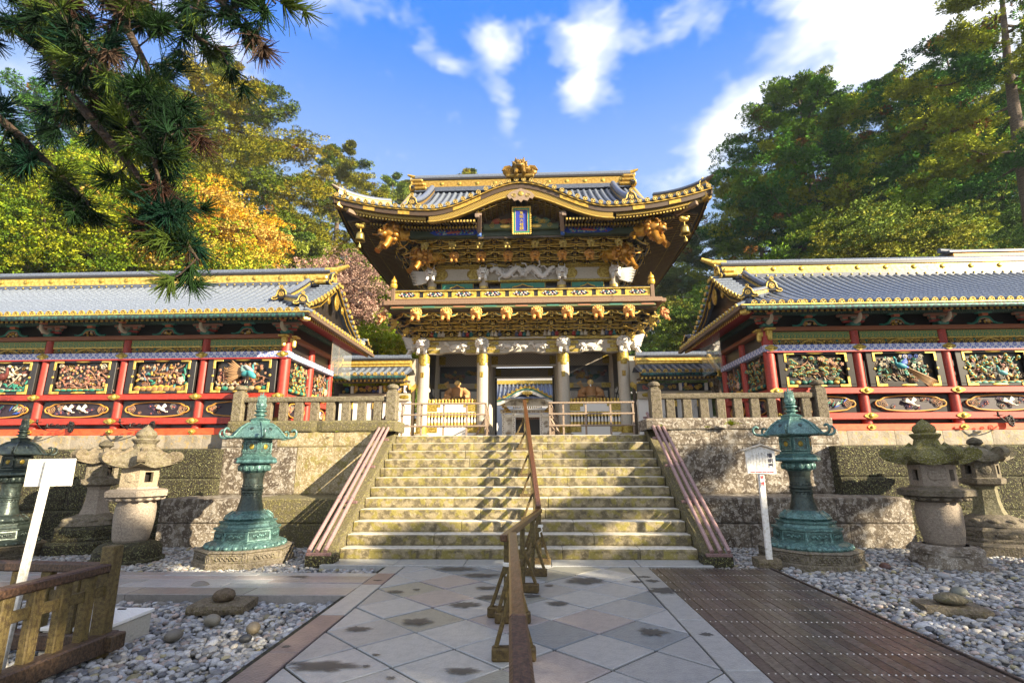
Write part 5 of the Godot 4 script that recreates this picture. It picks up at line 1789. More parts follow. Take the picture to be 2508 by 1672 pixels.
		5: # thick plum blossom
			for i in 12:
				twig(b, Vector3(rx.call(0.1), ry.call(0.1), 0.02), rnd(-0.6, 0.9), 0.6, 0.018, PINK * 0.7)
			for i in 84:
				blossom(b, Vector3(rx.call(0.04), rnd(-h / 2.0 + 0.12, h / 2.0 - 0.04), rnd(0.0, 0.08)), rnd(0.024, 0.042), [PINK, ROSE, OCHRE, PINK * 0.75][i % 4] * rnd(0.8, 1.15), [CREAM, BROWN][i % 2])
			scroll(b, Vector3(w / 2.0 - 0.13, h / 2.0 - 0.1, 0.07), 0.08, CREAM, 1.6, 0.22)
			scroll(b, Vector3(-w / 2.0 + 0.1, h / 2.0 - 0.07, 0.07), 0.06, CREAM * 0.7, 1.6, 0.25)
			waves(b, w, -h / 2.0 + 0.04, 0.045, TEAL, OCHRE)
		_: # crane under a grey cloud
			for i in 8:
				twig(b, Vector3(rx.call(0.1), rnd(0.0, 0.3), 0.02), rnd(0, TAU), 0.45, 0.02, CREAM * 0.7)
			for i in 26:
				feather(b, Vector3(rx.call(0.1), rnd(0.0, h / 2.0 - 0.06), rnd(0.0, 0.06)), rnd(0, TAU), 0.12, 0.03, [CREAM, CREAM * 0.7, Color(0.3, 0.25, 0.2)][i % 3])
			bird(b, Vector3(0.0, 0.0, 0.07), 0.6, 1.0, Color(0.12, 0.03, 0.025), Color(0.1, 0.32, 0.25), CREAM * 0.8, CREAM, true)
			for i in 12:
				feather(b, Vector3(rnd(0.0, w / 2.0 - 0.05), -h / 2.0 + rnd(0.05, 0.2), 0.06), rnd(0, PI), 0.13, 0.025, TEAL * rnd(0.8, 1.4))
			waves(b, w, -h / 2.0 + 0.04, 0.06, TEAL, CREAM * 0.7)
	return b

func cloud_outline(w: float, h: float) -> PackedVector2Array:
	# a long cloud-shaped panel: round ends and a scalloped top and bottom
	var p := PackedVector2Array()
	for i in 72:
		var a := TAU * i / 72.0
		var x := cos(a)
		var y := sin(a)
		var n := 3.2
		var r := pow(pow(absf(x), n) + pow(absf(y), n), -1.0 / n)
		var k := 1.0 - 0.1 * absf(sin(a * 2.0 + PI / 2.0)) * (1.0 if absf(y) > 0.35 else 0.2) + 0.07 * sin(a * 4.0 + PI / 2.0)
		p.append(Vector2(x * r * w / 2.0 * k, y * r * h / 2.0 * k))
	return p

func oval(theme: int, w: float, h: float) -> B:
	var b := B.new().m("black")
	b.box(Vector3(0, 0, -0.02), Vector3(w + 0.3, h + 0.04, 0.02))
	var o := cloud_outline(w, h)
	var rim := PackedVector3Array()
	for q in o:
		rim.append(Vector3(q.x, q.y, 0.03))
	rim.append(rim[0])
	b.m("paint", Color(0.5, 0.24, 0.04))
	b.tube(rim, 0.017, 5, false)
	b.m("paint", Color(0.022, 0.012, 0.02))
	b.prism(o, -0.012, 0.006)
	for i in 16:
		var x := rnd(-w / 2.0 + 0.09, w / 2.0 - 0.09)
		var y := rnd(-h / 2.0 + 0.08, h / 2.0 - 0.08)
		scroll(b, Vector3(x, y, rnd(0.01, 0.03)), rnd(0.045, 0.085), [Color(0.09, 0.05, 0.12), Color(0.3, 0.17, 0.1), CREAM * 0.55, Color(0.06, 0.04, 0.1)][i % 4], 2.2, 0.17, 1.0 if i % 2 else -1.0)
		b.m("paint", Color(0.42, 0.12, 0.06))
		b.ball(Vector3(x, y, 0.035), Vector3(0.016, 0.016, 0.012), 6, 4)
	for e in [-1.0, 1.0]:
		scroll(b, Vector3(e * (w / 2.0 - 0.12), 0, 0.03), 0.105, Color(0.35, 0.2, 0.1), 2.8, 0.13, e)
	if theme != 2:
		for i in (2 if theme == 0 else 1):
			var p := Vector3(-0.17 + 0.34 * i if theme == 0 else (0.14 if theme == 3 else 0.0), 0.0, 0.05)
			var white := Color(0.62, 0.62, 0.52)
			b.m("paint", white)
			b.ball(p, Vector3(0.09, 0.04, 0.035), 9, 5, Basis(Vector3.BACK, -0.5))
			b.tube(PackedVector3Array([p + Vector3(0.06, -0.03, 0.01), p + Vector3(0.12, -0.07, 0.02), p + Vector3(0.16, -0.06, 0.02)]), 0.014, 5)
			for k in 5:
				feather(b, p + Vector3(-0.01, 0.01, 0.015), 0.5 + 0.13 * k, 0.15, 0.022, white)
				feather(b, p + Vector3(-0.02, 0.01, 0.015), 2.3 + 0.17 * k, 0.14, 0.022, white * 0.9)
	else:
		for k in 12:
			feather(b, Vector3(rnd(-0.05, w / 2.0 - 0.2), rnd(-0.1, 0.05), 0.045), rnd(0.3, 1.2), 0.15, 0.014, [BLUE, Color(0.3, 0.38, 0.3), TEAL][k % 3])
	return b

# ---- tiles --------------------------------------------------------------------------------
func crest_cap(b: B, o: Vector3, r: float, out: Vector3) -> void:
	# a round gilt tile end: raised rim and three leaves
	var old := b.x
	b.x = old * Transform3D(Basis.looking_at(-out, Vector3.UP), o)
	b.m("gold")
	b.x = b.x * Transform3D(Basis(Vector3.RIGHT, PI / 2.0), Vector3.ZERO)
	b.lathe(Vector3.ZERO, [Vector2(r, -0.03), Vector2(r * 1.12, 0.0), Vector2(r * 1.05, 0.015), Vector2(r * 0.86, 0.015), Vector2(r * 0.8, 0.002)], 12)
	b.m("soot")
	b.lathe(Vector3.ZERO, [Vector2(r * 0.82, 0.003), Vector2(0.0, 0.003)], 12)
	b.m("gold")
	for i in 3:
		var a := TAU * i / 3.0 + PI / 2.0
		b.ball(Vector3(cos(a) * r * 0.38, 0.006, sin(a) * r * 0.38), Vector3(r * 0.34, 0.008, r * 0.26), 6, 3, Basis(Vector3.UP, -a))
	b.x = old

func tile_row(path: PackedVector3Array, r: float, ring: float, cap: bool) -> B:
	# one roll of barrel tiles along a path that starts at the eave; joints show as raised rings
	var b := B.new().m("tile")
	var pts := PackedVector3Array()
	var rr := PackedFloat32Array()
	for i in path.size() - 1:
		var l := path[i].distance_to(path[i + 1])
		var n := maxi(1, int(l / ring))
		for j in n:
			var u := float(j) / n
			var p := path[i].lerp(path[i + 1], u)
			var q := path[i].lerp(path[i + 1], u + 0.3 / n)
			pts.append(p); rr.append(r * 1.1)
			pts.append(q); rr.append(r * 1.1)
			pts.append(q + (q - p) * 0.12); rr.append(r * 0.97)
	pts.append(path[path.size() - 1]); rr.append(r)
	b.tube(pts, rr, 8, false)
	for i in b.k.c.size():
		var q := int(i / 48.0) % 3
		b.k.c[i] = Color.WHITE * (1.12 if q == 2 else (0.85 if q == 0 else 0.25))
	if cap:
		var out := (path[0] - path[1]).normalized()
		out.y *= 0.25
		crest_cap(b, path[0] + out * 0.02, r, out.normalized())
	return b

func ridge_end(b: B, o: Vector3, k: float, face: Vector3) -> void:
	# a ridge-end ornament: black bell with gilt edge, feet that curl and a crest
	var old := b.x
	b.x = old * Transform3D(Basis.looking_at(-face, Vector3.UP), o)
	var out := PackedVector2Array()
	var half := [[0.0, 0.62], [0.14, 0.6], [0.24, 0.5], [0.28, 0.36], [0.32, 0.2], [0.42, 0.1], [0.55, 0.1], [0.6, 0.02], [0.52, -0.06], [0.36, -0.05], [0.22, 0.02]]
	for q in half:
		out.append(Vector2(q[0], q[1]) * k)
	for i in range(half.size() - 1, 0, -1):
		out.append(Vector2(-half[i][0], half[i][1]) * k)
	b.m("black")
	b.prism(out, -0.12 * k, 0.06 * k)
	b.m("gold")
	var rim := PackedVector3Array()
	for q in half:
		rim.insert(0, Vector3(q[0] * k, q[1] * k, 0.07 * k))
	for i in range(1, half.size()):
		rim.append(Vector3(-half[i][0] * k, half[i][1] * k, 0.07 * k))
	b.tube(rim, 0.045 * k, 5)
	b.x = old * Transform3D(Basis.looking_at(-face, Vector3.UP), o)
	crest_cap(b, Vector3(0, 0.3 * k, 0.08 * k), 0.15 * k, Vector3(0, 0, 1))
	b.m("tile")
	b.tube(PackedVector3Array([Vector3(0, 0.66 * k, -0.5 * k), Vector3(0, 0.68 * k, 0.0), Vector3(0, 0.74 * k, 0.16 * k)]), 0.11 * k, 8)
	crest_cap(b, Vector3(0, 0.74 * k, 0.17 * k), 0.11 * k, Vector3(0, 0.1, 1).normalized())
	b.x = old

func ridge_bar(b: B, p: PackedVector3Array, w: float, h: float, face := Color.WHITE) -> void:
	# stacked ridge: dark foot, gilt side, tile roll on top
	for i in p.size() - 1:
		b.m("tile", Color(0.5, 0.5, 0.55))
		b.bar(p[i] + Vector3.UP * h * 0.12, p[i + 1] + Vector3.UP * h * 0.12, w * 1.25, h * 0.26)
		b.m("gold", face)
		b.bar(p[i] + Vector3.UP * h * 0.47, p[i + 1] + Vector3.UP * h * 0.47, w, h * 0.5)
		b.m("black")
		b.bar(p[i] + Vector3.UP * h * 0.78, p[i + 1] + Vector3.UP * h * 0.78, w * 1.3, h * 0.12)
	var top := PackedVector3Array()
	for q in p:
		top.append(q + Vector3.UP * h * 0.92)
	b.m("tile", Color(0.75, 0.75, 0.8))
	b.tube(top, w * 0.55, 8)

func boss(b: B, o: Vector3, w: float, h: float) -> void:
	# a gilt nail cover: pointed leaf plate with a domed knob
	b.m("old_gold", Color(1.25, 1.2, 1.1))
	var p := PackedVector2Array()
	for i in 16:
		var a := TAU * i / 16.0
		var k := 1.0 + 0.18 * pow(absf(cos(a)), 6.0)
		p.append(Vector2(o.x + cos(a) * w * k / 2.0, o.y + sin(a) * h / 2.0 * (0.9 + 0.1 * cos(4.0 * a))))
	b.prism(p, o.z, o.z + 0.014)
	b.m("gold")
	b.ball(o + Vector3(0, 0, 0.014), Vector3(w * 0.2, w * 0.2, 0.035), 10, 5)

# ---- the red corridors --------------------------------------------------------------------
func corridor(sg: int) -> void:
	var side := "left" if sg < 0 else "right"
	var c0 := 5.77 if sg < 0 else 5.93
	var bay := 2.02 if sg < 0 else 2.03
	var root := thing("corridor_building", "long red-columned corridor with carved panels and blue-grey tiled roof, %s of the gate" % side, "building", Vector3(sg * 11.0, 2.2, -13.4), 0.0, "red corridors beside the gate")
	var inv := at(-root.position)
	var far := c0 + bay * 6.0
	var mid := (c0 + far) / 2.0
	var ln := far - c0
	var flip := Transform3D(Basis.from_scale(Vector3(sg, 1, 1)), Vector3.ZERO)
	var mk := func(m: String, col := Color.WHITE) -> B:
		var nb := B.new()
		nb.x = flip
		return nb.m(m, col)
	# dark core
	var b: B = mk.call("black")
	b.box(Vector3(mid, 3.65, -13.45), Vector3(ln - 0.02, 2.9, 2.75))
	part("core_wall", b, root, inv)
	# long members
	for q in [["sill", "orange", 2.285, 0.15, -11.97, 0.2, Color.WHITE, 0.1], ["lower_rail", "red", 2.535, 0.15, -11.93, 0.2, Color.WHITE, 0.02], ["middle_rail", "red", 3.115, 0.135, -11.93, 0.2, Color.WHITE, 0.02], ["patterned_beam", "blue_band", 4.135, 0.15, -11.95, 0.22, Color.WHITE, 0.16], ["head_beam", "paint", 4.6, 0.1, -11.98, 0.26, Color(0.22, 0.075, 0.035), 0.16], ["wall_plate", "scroll", 5.02, 0.12, -11.93, 0.2, Color.WHITE, 0.3]]:
		b = mk.call(q[1], q[6])
		b.box(Vector3(mid + 0.3 - q[7] / 2.0, q[2], q[4]), Vector3(ln + 0.6 + q[7], q[3], q[5]), 0.008)
		part(q[0], b, root, inv)
		# the same member along the gable end
		b = mk.call(q[1], q[6])
		b.box(Vector3(c0 - 0.02 - (0.0 if q[0] != "sill" else 0.0), q[2] - 0.002, -13.4), Vector3(q[5], q[3] - 0.004, 2.9 - 0.2), 0.008)
		part(q[0], b, root, inv)
	b = mk.call("paint", Color(0.32, 0.02, 0.02))
	b.box(Vector3(mid + 0.2, 4.045, -11.95), Vector3(ln + 0.6, 0.03, 0.2))
	part("beam_underside", b, root, inv)
	# columns
	for k in 7:
		var x := c0 + bay * k
		b = mk.call("red")
		var r := 0.125 if k == 0 else 0.105
		b.lathe(Vector3(x, 0, -12.0), [Vector2(r, 2.36), Vector2(r, 4.55)], 18)
		part("column", b, root, inv)
		for q in [[4.135, -11.835, 0.26, 0.15], [3.115, -11.825, 0.26, 0.15], [2.535, -11.825, 0.26, 0.14], [2.285, -11.865, 0.16, 0.14]]:
			b = mk.call("gold")
			boss(b, Vector3(x, q[0], q[1]), q[2], q[3])
			part("gilt_boss", b, root, inv)
	for k in 2:
		b = mk.call("red")
		b.lathe(Vector3(c0, 0, -13.4 - 1.35 * k), [Vector2(0.105, 2.36), Vector2(0.105, 4.55)], 14)
		part("column", b, root, inv)
	for k in 2:
		var te := inv * Transform3D(Basis(Vector3.UP, -sg * PI / 2.0), Vector3(sg * (c0 + 0.0), 3.625, -12.75 - 1.35 * k))
		part("carved_picture", picture([0, 4][k], 0.95, 0.75), root, te)
		part("cloud_panel", oval(1, 0.9, 0.37), root, inv * Transform3D(Basis(Vector3.UP, -sg * PI / 2.0), Vector3(sg * c0, 2.825, -12.75 - 1.35 * k)))
	# gilt brackets that wrap the corner column
	b = mk.call("gold")
	for q in [[0.16, 0.0], [0.0, 0.16]]:
		b.box(Vector3(c0 - q[1] * 0.9, 4.5, -12.0 + q[0] * 0.9), Vector3(0.13, 0.13, 0.13), 0.02)
		b.box(Vector3(c0 - q[1] * 1.1, 4.42, -12.0 + q[0] * 1.1), Vector3(0.1, 0.2, 0.1), 0.03)
		b.box(Vector3(c0 - q[1] * 1.0, 4.585, -12.0 + q[0] * 1.0), Vector3(0.24, 0.05, 0.24), 0.015)
	part("corner_bracket", b, root, inv)
	# bays
	var themes := [3, 4, 5, 6, 5, 4] if sg < 0 else [0, 1, 2, 0, 3, 1]
	var ovals := [1, 3, 0, 2, 1, 0] if sg < 0 else [2, 1, 3, 0, 1, 0]
	for k in 6:
		var xm := c0 + bay * (k + 0.5)
		var t := inv * at(Vector3(sg * xm, 3.625, -11.99))
		# black frame of a picture with gilt corners and plates
		b = B.new().m("black")
		for e in [[0, 0.39, 1.72, 0.06], [0, -0.39, 1.72, 0.06], [-0.78, 0, 0.16, 0.72], [0.78, 0, 0.16, 0.72]]:
			b.box(Vector3(e[0], e[1], 0.04), Vector3(e[2], e[3], 0.1), 0.006)
		part("panel_frame", b, root, t)
		for sx in [-1.0, 1.0]:
			for sy in [-1.0, 1.0]:
				b = B.new().m("gold")
				b.box(Vector3(sx * 0.6, sy * 0.385, 0.096), Vector3(0.24, 0.06, 0.016), 0.003)
				b.box(Vector3(sx * 0.695, sy * 0.295, 0.095), Vector3(0.055, 0.24, 0.016), 0.003)
				part("gilt_corner", b, root, t)
			b = B.new().m("gold")
			b.ball(Vector3(sx * 0.71, 0, 0.09), Vector3(0.035, 0.035, 0.02), 9, 4)
			part("gilt_stud", b, root, t)
			b = B.new().m("gold")
			b.ball(Vector3(0, sx * 0.388, 0.09), Vector3(0.2, 0.03, 0.016), 10, 4)
			part("gilt_plate", b, root, t)
		part("carved_picture", picture(themes[k], 1.32, 0.7), root, t)
		# cloud panel below
		part("cloud_panel", oval(ovals[k], 1.5, 0.37), root, inv * at(Vector3(sg * xm, 2.825, -11.99)))
		# gilt openwork and fretted board above the blue beam
		b = B.new().m("black")
		b.box(Vector3(0, 0, -0.01), Vector3(1.8, 0.16, 0.02))
		for i in 12:
			scroll(b, Vector3(-0.82 + 0.15 * i, rnd(-0.015, 0.015), 0.02), 0.072, GILT * rnd(0.7, 1.1), 1.9, 0.24, 1.0 if i % 2 else -1.0)
			b.m("paint", [TEAL, GILT, GILT][i % 3])
			b.ball(Vector3(-0.75 + 0.15 * i, 0.03, 0.03), Vector3(0.03, 0.025, 0.02), 6, 4)
		b.m("gold")
		b.tube(PackedVector3Array([Vector3(-0.28, -0.06, 0.05), Vector3(-0.15, 0.02, 0.055), Vector3(0, 0.055, 0.06), Vector3(0.15, 0.02, 0.055), Vector3(0.28, -0.06, 0.05)]), 0.018, 5)
		b.box(Vector3(0, 0.085, 0.02), Vector3(1.8, 0.025, 0.05))
		part("gilt_openwork", b, root, inv * at(Vector3(sg * xm, 4.285, -11.99)))
		b = B.new().m("fret")
		b.box(Vector3(0, 0, 0), Vector3(1.8, 0.15, 0.05))
		part("fret_board", b, root, inv * at(Vector3(sg * xm, 4.465, -11.97)))
		part("frog_leg_strut", frog_leg(), root, inv * at(Vector3(sg * xm, 4.65, -11.96)))
	for k in 7:
		part("bracket_set", bracket_set(), root, inv * at(Vector3(sg * (c0 + bay * k), 4.65, -11.94)))
	# iron lamp arms
	for q in ([[8.72, "wrought iron candle arm on the left corridor's sill, right of the other one"], [10.7, "wrought iron candle arm on the left corridor's sill, nearer the picture's left edge"]] if sg < 0 else [[10.95, "wrought iron candle arm on the right corridor's sill, casting a curled shadow on the stone"]]):
		lamp_arm(Vector3(sg * q[0], 2.4, -11.8), q[1])
	roof_of_corridor(sg, root, inv, c0, far + 0.6)

func frog_leg() -> B:
	var b := B.new()
	for sg in [-1.0, 1.0]:
		b.m("paint", Color(0.03, 0.2, 0.15))
		b.tube(PackedVector3Array([Vector3(0, 0.2, 0.02), Vector3(sg * 0.12, 0.18, 0.02), Vector3(sg * 0.19, 0.08, 0.02), Vector3(sg * 0.3, 0.03, 0.02), Vector3(sg * 0.4, 0.05, 0.02)]), PackedFloat32Array([0.032, 0.034, 0.034, 0.03, 0.02]), 6)
		b.m("paint", PINK)
		b.tube(PackedVector3Array([Vector3(0, 0.165, 0.04), Vector3(sg * 0.1, 0.14, 0.04), Vector3(sg * 0.16, 0.05, 0.04)]), 0.012, 5)
	for i in 10:
		b.m("paint", [GILT, OCHRE, CREAM, GILT][i % 4])
		b.ball(Vector3(rnd(-0.12, 0.12), rnd(0.03, 0.12), 0.03), Vector3(0.03, 0.025, 0.02), 6, 4)
	b.m("paint", Color(0.5, 0.16, 0.08))
	b.box(Vector3(0, 0.255, 0.03), Vector3(0.14, 0.06, 0.1))
	b.m("paint", Color(0.05, 0.22, 0.17))
	b.box(Vector3(0, 0.3, 0.03), Vector3(0.34, 0.035, 0.11), 0.01)
	return b

func bracket_set() -> B:
	# painted bearing blocks stepping out under the eave, with a carved beast's snout
	var b := B.new().m("paint", Color(0.04, 0.16, 0.13))
	b.box(Vector3(0, 0.05, 0), Vector3(0.24, 0.09, 0.24), 0.02)
	b.m("paint", Color(0.3, 0.05, 0.04))
	b.box(Vector3(0, 0.125, 0.02), Vector3(0.5, 0.065, 0.1), 0.02)
	for sg in [-1.0, 0.0, 1.0]:
		b.m("paint", [Color(0.42, 0.15, 0.1), CREAM * 0.7, Color(0.42, 0.15, 0.1)][int(sg) + 1])
		b.box(Vector3(sg * 0.2, 0.2, 0.03), Vector3(0.13, 0.07, 0.13), 0.015)
		b.m("paint", Color(0.06, 0.2, 0.16))
		b.box(Vector3(sg * 0.2, 0.155, 0.03), Vector3(0.1, 0.03, 0.1))
	b.m("paint", PINK * 0.9)
	b.box(Vector3(0, 0.265, 0.03), Vector3(0.74, 0.06, 0.09), 0.015)
	b.m("paint", CREAM * 0.85)
	b.tube(PackedVector3Array([Vector3(0, 0.1, 0.1), Vector3(0, 0.1, 0.22), Vector3(0, 0.16, 0.3), Vector3(0, 0.25, 0.32)]), PackedFloat32Array([0.06, 0.055, 0.045, 0.03]), 7)
	b.m("paint", Color(0.5, 0.18, 0.1))
	b.box(Vector3(0, 0.31, 0.27), Vector3(0.1, 0.07, 0.16), 0.015)
	b.m("paint", TEAL)
	for sg in [-1.0, 1.0]:
		scroll(b, Vector3(sg * 0.07, 0.13, 0.14), 0.05, TEAL, 1.4, 0.3, sg)
		scroll(b, Vector3(sg * 0.28, 0.21, 0.07), 0.045, Color(0.06, 0.25, 0.2), 1.3, 0.35, sg)
	return b

func lamp_arm(o: Vector3, label: String) -> void:
	var t := thing("candle_arm", label, "lamp", o, 0.0, "wrought iron candle arms on the corridors")
	var b := B.new().m("iron")
	var sp := cloud_outline(0.13, 0.27)
	b.prism(sp, 0.0, 0.03)
	for i in 9:
		b.ball(Vector3(rnd(-0.045, 0.045), rnd(-0.12, 0.12), 0.03), Vector3(0.03, 0.028, 0.02), 6, 4)
	part("wall_plate", b, t)
	b = B.new().m("iron")
	var arm := PackedVector3Array()
	for i in 15:
		var u := i / 14.0
		arm.append(Vector3(-0.04 - 0.5 * u, -0.02 - 0.1 * sin(u * PI) + 0.1 * u * u, 0.06 + 0.3 * sin(u * PI * 0.6)))
	b.tube(arm, 0.012, 6)
	for k in 3:
		scroll_iron(b, Vector3(-0.1 - 0.09 * k, 0.0 + 0.02 * k, 0.12 + 0.06 * k), 0.055 - 0.008 * k)
	part("scrolled_arm", b, t)
	for q in [arm[14], arm[7] + Vector3(0.02, 0.06, 0.05)]:
		b = B.new().m("iron")
		b.lathe(q, [Vector2(0.008, -0.02), Vector2(0.03, 0.0), Vector2(0.085, 0.012), Vector2(0.085, 0.018), Vector2(0.02, 0.02), Vector2(0.02, 0.09), Vector2(0, 0.09)], 10)
		part("drip_pan", b, t)

func scroll_iron(b: B, p: Vector3, r: float) -> void:
	var pts := PackedVector3Array()
	for i in 19:
		var a := TAU * 1.6 * i / 18.0
		var k := r * (1.0 - 0.8 * i / 18.0)
		pts.append(p + Vector3(cos(a) * k, sin(a) * k, 0.02 * i / 18.0))
	b.tube(pts, 0.008, 5)

func roof_of_corridor(sg: int, root: Node3D, inv: Transform3D, c0: float, far: float) -> void:
	var flip := Transform3D(Basis.from_scale(Vector3(sg, 1, 1)), Vector3.ZERO)
	var mk := func(m: String, col := Color.WHITE) -> B:
		var nb := B.new()
		nb.x = flip
		return nb.m(m, col)
	var y0 := 4.97
	var ze := -10.95
	var prof := func(d: float) -> float: return 0.45 * d + 0.066 * d * d
	var xv := c0 - 0.62      # verge of the gable
	var xe := c0 - 0.98      # eave of the end skirt
	# soffit, rafters, eave boards
	var b: B = mk.call("paint", Color(0.3, 0.025, 0.02))
	b.loft([PackedVector3Array([Vector3(xe + 0.06, 4.875, ze - 0.08), Vector3(xe + 0.9, 5.19, -11.95)]), PackedVector3Array([Vector3(far, 4.875, ze - 0.08), Vector3(far, 5.19, -11.95)])])
	b.loft([PackedVector3Array([Vector3(xe + 0.06, 4.875, ze - 0.08), Vector3(xe + 0.9, 5.19, -11.95)]), PackedVector3Array([Vector3(xe + 0.06, 4.875, -15.7), Vector3(xe + 0.9, 5.19, -14.8)])])
	part("soffit", b, root, inv)
	b = B.new()
	b.x = flip
	var n := int((far - xe - 0.3) / 0.122)
	for i in n:
		var x := xe + 0.24 + 0.122 * i
		b.m("paint", Color(0.05, 0.02, 0.012))
		b.bar(Vector3(x, 5.12, -11.95), Vector3(x, 4.825, ze - 0.12), 0.052, 0.065)
		b.m("gold")
		b.box(Vector3(x, 4.822, ze - 0.112), Vector3(0.056, 0.07, 0.012))
	for i in 36:
		var z := ze - 0.3 - 0.122 * i
		b.m("paint", Color(0.3, 0.03, 0.02))
		b.bar(Vector3(xe + 0.95, 5.12, z), Vector3(xe + 0.12, 4.825, z), 0.052, 0.065)
		b.m("gold")
		b.box(Vector3(xe + 0.112, 4.822, z), Vector3(0.012, 0.07, 0.056))
	var rf := part("rafters", b, root, inv)
	rf.set_meta("kind", "stuff")
	b = mk.call("gold")
	b.box(Vector3(xe + 0.14, 4.83, ze - 0.14), Vector3(0.17, 0.15, 0.17), 0.02, Basis(Vector3.UP, PI / 4.0))
	part("hip_rafter_cap", b, root, inv)
	b = mk.call("black")
	b.box(Vector3((xe + far) / 2.0, 4.885, ze - 0.03), Vector3(far - xe - 0.04, 0.06, 0.1))
	b.m("gold")
	b.box(Vector3((xe + far) / 2.0, 4.927, ze - 0.02), Vector3(far - xe - 0.02, 0.025, 0.12))
	b.m("grey_wood", Color(0.5, 0.45, 0.42))
	b.box(Vector3(xe + 0.03, 4.885, -13.4), Vector3(0.1, 0.09, 4.8))
	part("eave_board", b, root, inv)
	b = mk.call("copper_green")
	b.tube(PackedVector3Array([Vector3(xe + 0.1, 4.83, ze + 0.07), Vector3(far, 4.84, ze + 0.07)]), 0.05, 10)
	part("gutter", b, root, inv)
	# the tiled surface: front, back, and the skirt at the end
	b = mk.call("tile", Color(0.72, 0.72, 0.78))
	var rows := []
	for i in 13:
		var d := 2.45 * i / 12.0
		var xs := maxf(xe, minf(xv, xe + d))
		rows.append(PackedVector3Array([Vector3(xs, y0 - 0.03 + prof.call(d), ze - d), Vector3(far, y0 - 0.03 + prof.call(d), ze - d)]))
	for i in range(11, -1, -1):
		var d := 2.45 * i / 12.0
		rows.append(PackedVector3Array([Vector3(maxf(xe, minf(xv, xe + d)), y0 - 0.03 + prof.call(d), -15.85 + d), Vector3(far, y0 - 0.03 + prof.call(d), -15.85 + d)]))
	b.grid(rows)
	rows = []
	for i in 7:
		var d := 0.95 * i / 6.0
		rows.append(PackedVector3Array([Vector3(xe + d, y0 - 0.035 + prof.call(d), ze - d), Vector3(xe + d, y0 - 0.035 + prof.call(d), -15.85 + d)]))
	b.grid(rows)
	part("tile_bed", b, root, inv)
	# one roll shared by all rows
	var path := PackedVector3Array()
	for i in 11:
		var d := 2.4 * i / 10.0
		path.append(Vector3(0, prof.call(d), -d))
	var roll := tile_row(path, 0.062, 0.125, true).done(M)
	n = int((far - c0 - 0.05) / 0.2)
	for i in n:
		part("tile_row", roll, root, inv * at(Vector3(sg * (c0 + 0.42 + 0.2 * i), y0, ze)))
	# short rows between the corner ridge and the descending ridge
	for i in 7:
		var x := xe + 0.1 + 0.2 * i
		var dm := minf(x - xe, 1.0)
		if dm < 0.1:
			continue
		var pp := PackedVector3Array()
		for j in 5:
			var d := dm * j / 4.0
			pp.append(Vector3(0, prof.call(d), -d))
		part("tile_row", tile_row(pp, 0.062, 0.125, true), root, inv * at(Vector3(sg * x, y0, ze)))
	for i in 23:
		var z := ze - 0.2 - 0.2 * i
		var dm := minf(0.9, minf(ze - z, z + 15.85))
		if dm < 0.08:
			continue
		b = B.new()
		b.x = flip
		var pp := PackedVector3Array()
		for j in 4:
			var d := dm * j / 3.0
			pp.append(Vector3(xe + d, y0 + prof.call(d), z))
		b.put(tile_row(pp, 0.048, 0.125, true), Transform3D.IDENTITY)
		part("tile_row", b, root, inv)
	# verge rolls, laid across the gable's edge
	for e in [1.0, -1.0]:
		for i in 11:
			var d := 0.55 + 0.18 * i
			var z := ze - d if e > 0 else -15.85 + d
			b = B.new()
			b.x = flip
			b.put(tile_row(PackedVector3Array([Vector3(xv - 0.05, y0 + prof.call(d) + 0.03, z), Vector3(xv + 0.42, y0 + prof.call(d) + 0.05, z)]), 0.055, 0.12, true), Transform3D.IDENTITY)
			part("verge_tile", b, root, inv)
	# gable: black boards edged in gold
	b = mk.call("black")
	var tri := PackedVector2Array([Vector2(-2.0, 0.3), Vector2(-1.0, 0.75), Vector2(0, 1.5), Vector2(1.0, 0.75), Vector2(2.0, 0.3)])
	b.x = flip * Transform3D(Basis(Vector3(0, 0, 1), Vector3.UP, Vector3(-1, 0, 0)), Vector3(xv + 0.3, y0, -13.4))
	b.prism(tri, 0.0, 0.05)
	b.m("old_gold", Color(0.8, 0.7, 0.55))
	for e in [-1.0, 1.0]:
		b.tube(PackedVector3Array([Vector3(0, 1.44, 0.28), Vector3(e * 1.0, 0.68, 0.28), Vector3(e * 1.95, 0.24, 0.28)]), 0.03, 5)
		b.tube(PackedVector3Array([Vector3(0, 1.3, 0.24), Vector3(e * 0.95, 0.56, 0.24), Vector3(e * 1.75, 0.22, 0.24)]), 0.018, 5)
		b.ball(Vector3(e * 0.5, 0.86, 0.26), Vector3(0.09, 0.12, 0.04), 8, 5)
	b.ball(Vector3(0, 0.95, 0.28), Vector3(0.16, 0.24, 0.05), 10, 6)
	part("gable", b, root, inv)
	# ridges
	b = B.new()
	b.x = flip
	var yr := y0 + float(prof.call(2.45)) - 0.06
	ridge_bar(b, PackedVector3Array([Vector3(xv + 0.25, yr, -13.4), Vector3(far, yr, -13.4)]), 0.2, 0.5)
	for i in 16:
		b.m("old_gold")
		b.ball(Vector3(xv + 0.9 + 0.75 * i, yr + 0.26, -13.29), Vector3(0.07, 0.07, 0.025), 9, 4)
		for j in 3:
			b.ball(Vector3(xv + 0.7 + 0.75 * i + 0.22 * j, yr + 0.06, -13.265), Vector3(0.03, 0.03, 0.015), 6, 3)
	b.m("gold")
	b.tube(PackedVector3Array([Vector3(xv + 0.4, yr + 0.47, -13.4), Vector3(xv + 0.05, yr + 0.5, -13.4), Vector3(xv - 0.25, yr + 0.62, -13.4)]), PackedFloat32Array([0.11, 0.09, 0.05]), 8)
	ridge_end(b, Vector3(xv + 0.18, yr + 0.02, -13.4), 0.55, Vector3(-1, 0, 0))
	b.m("gold")
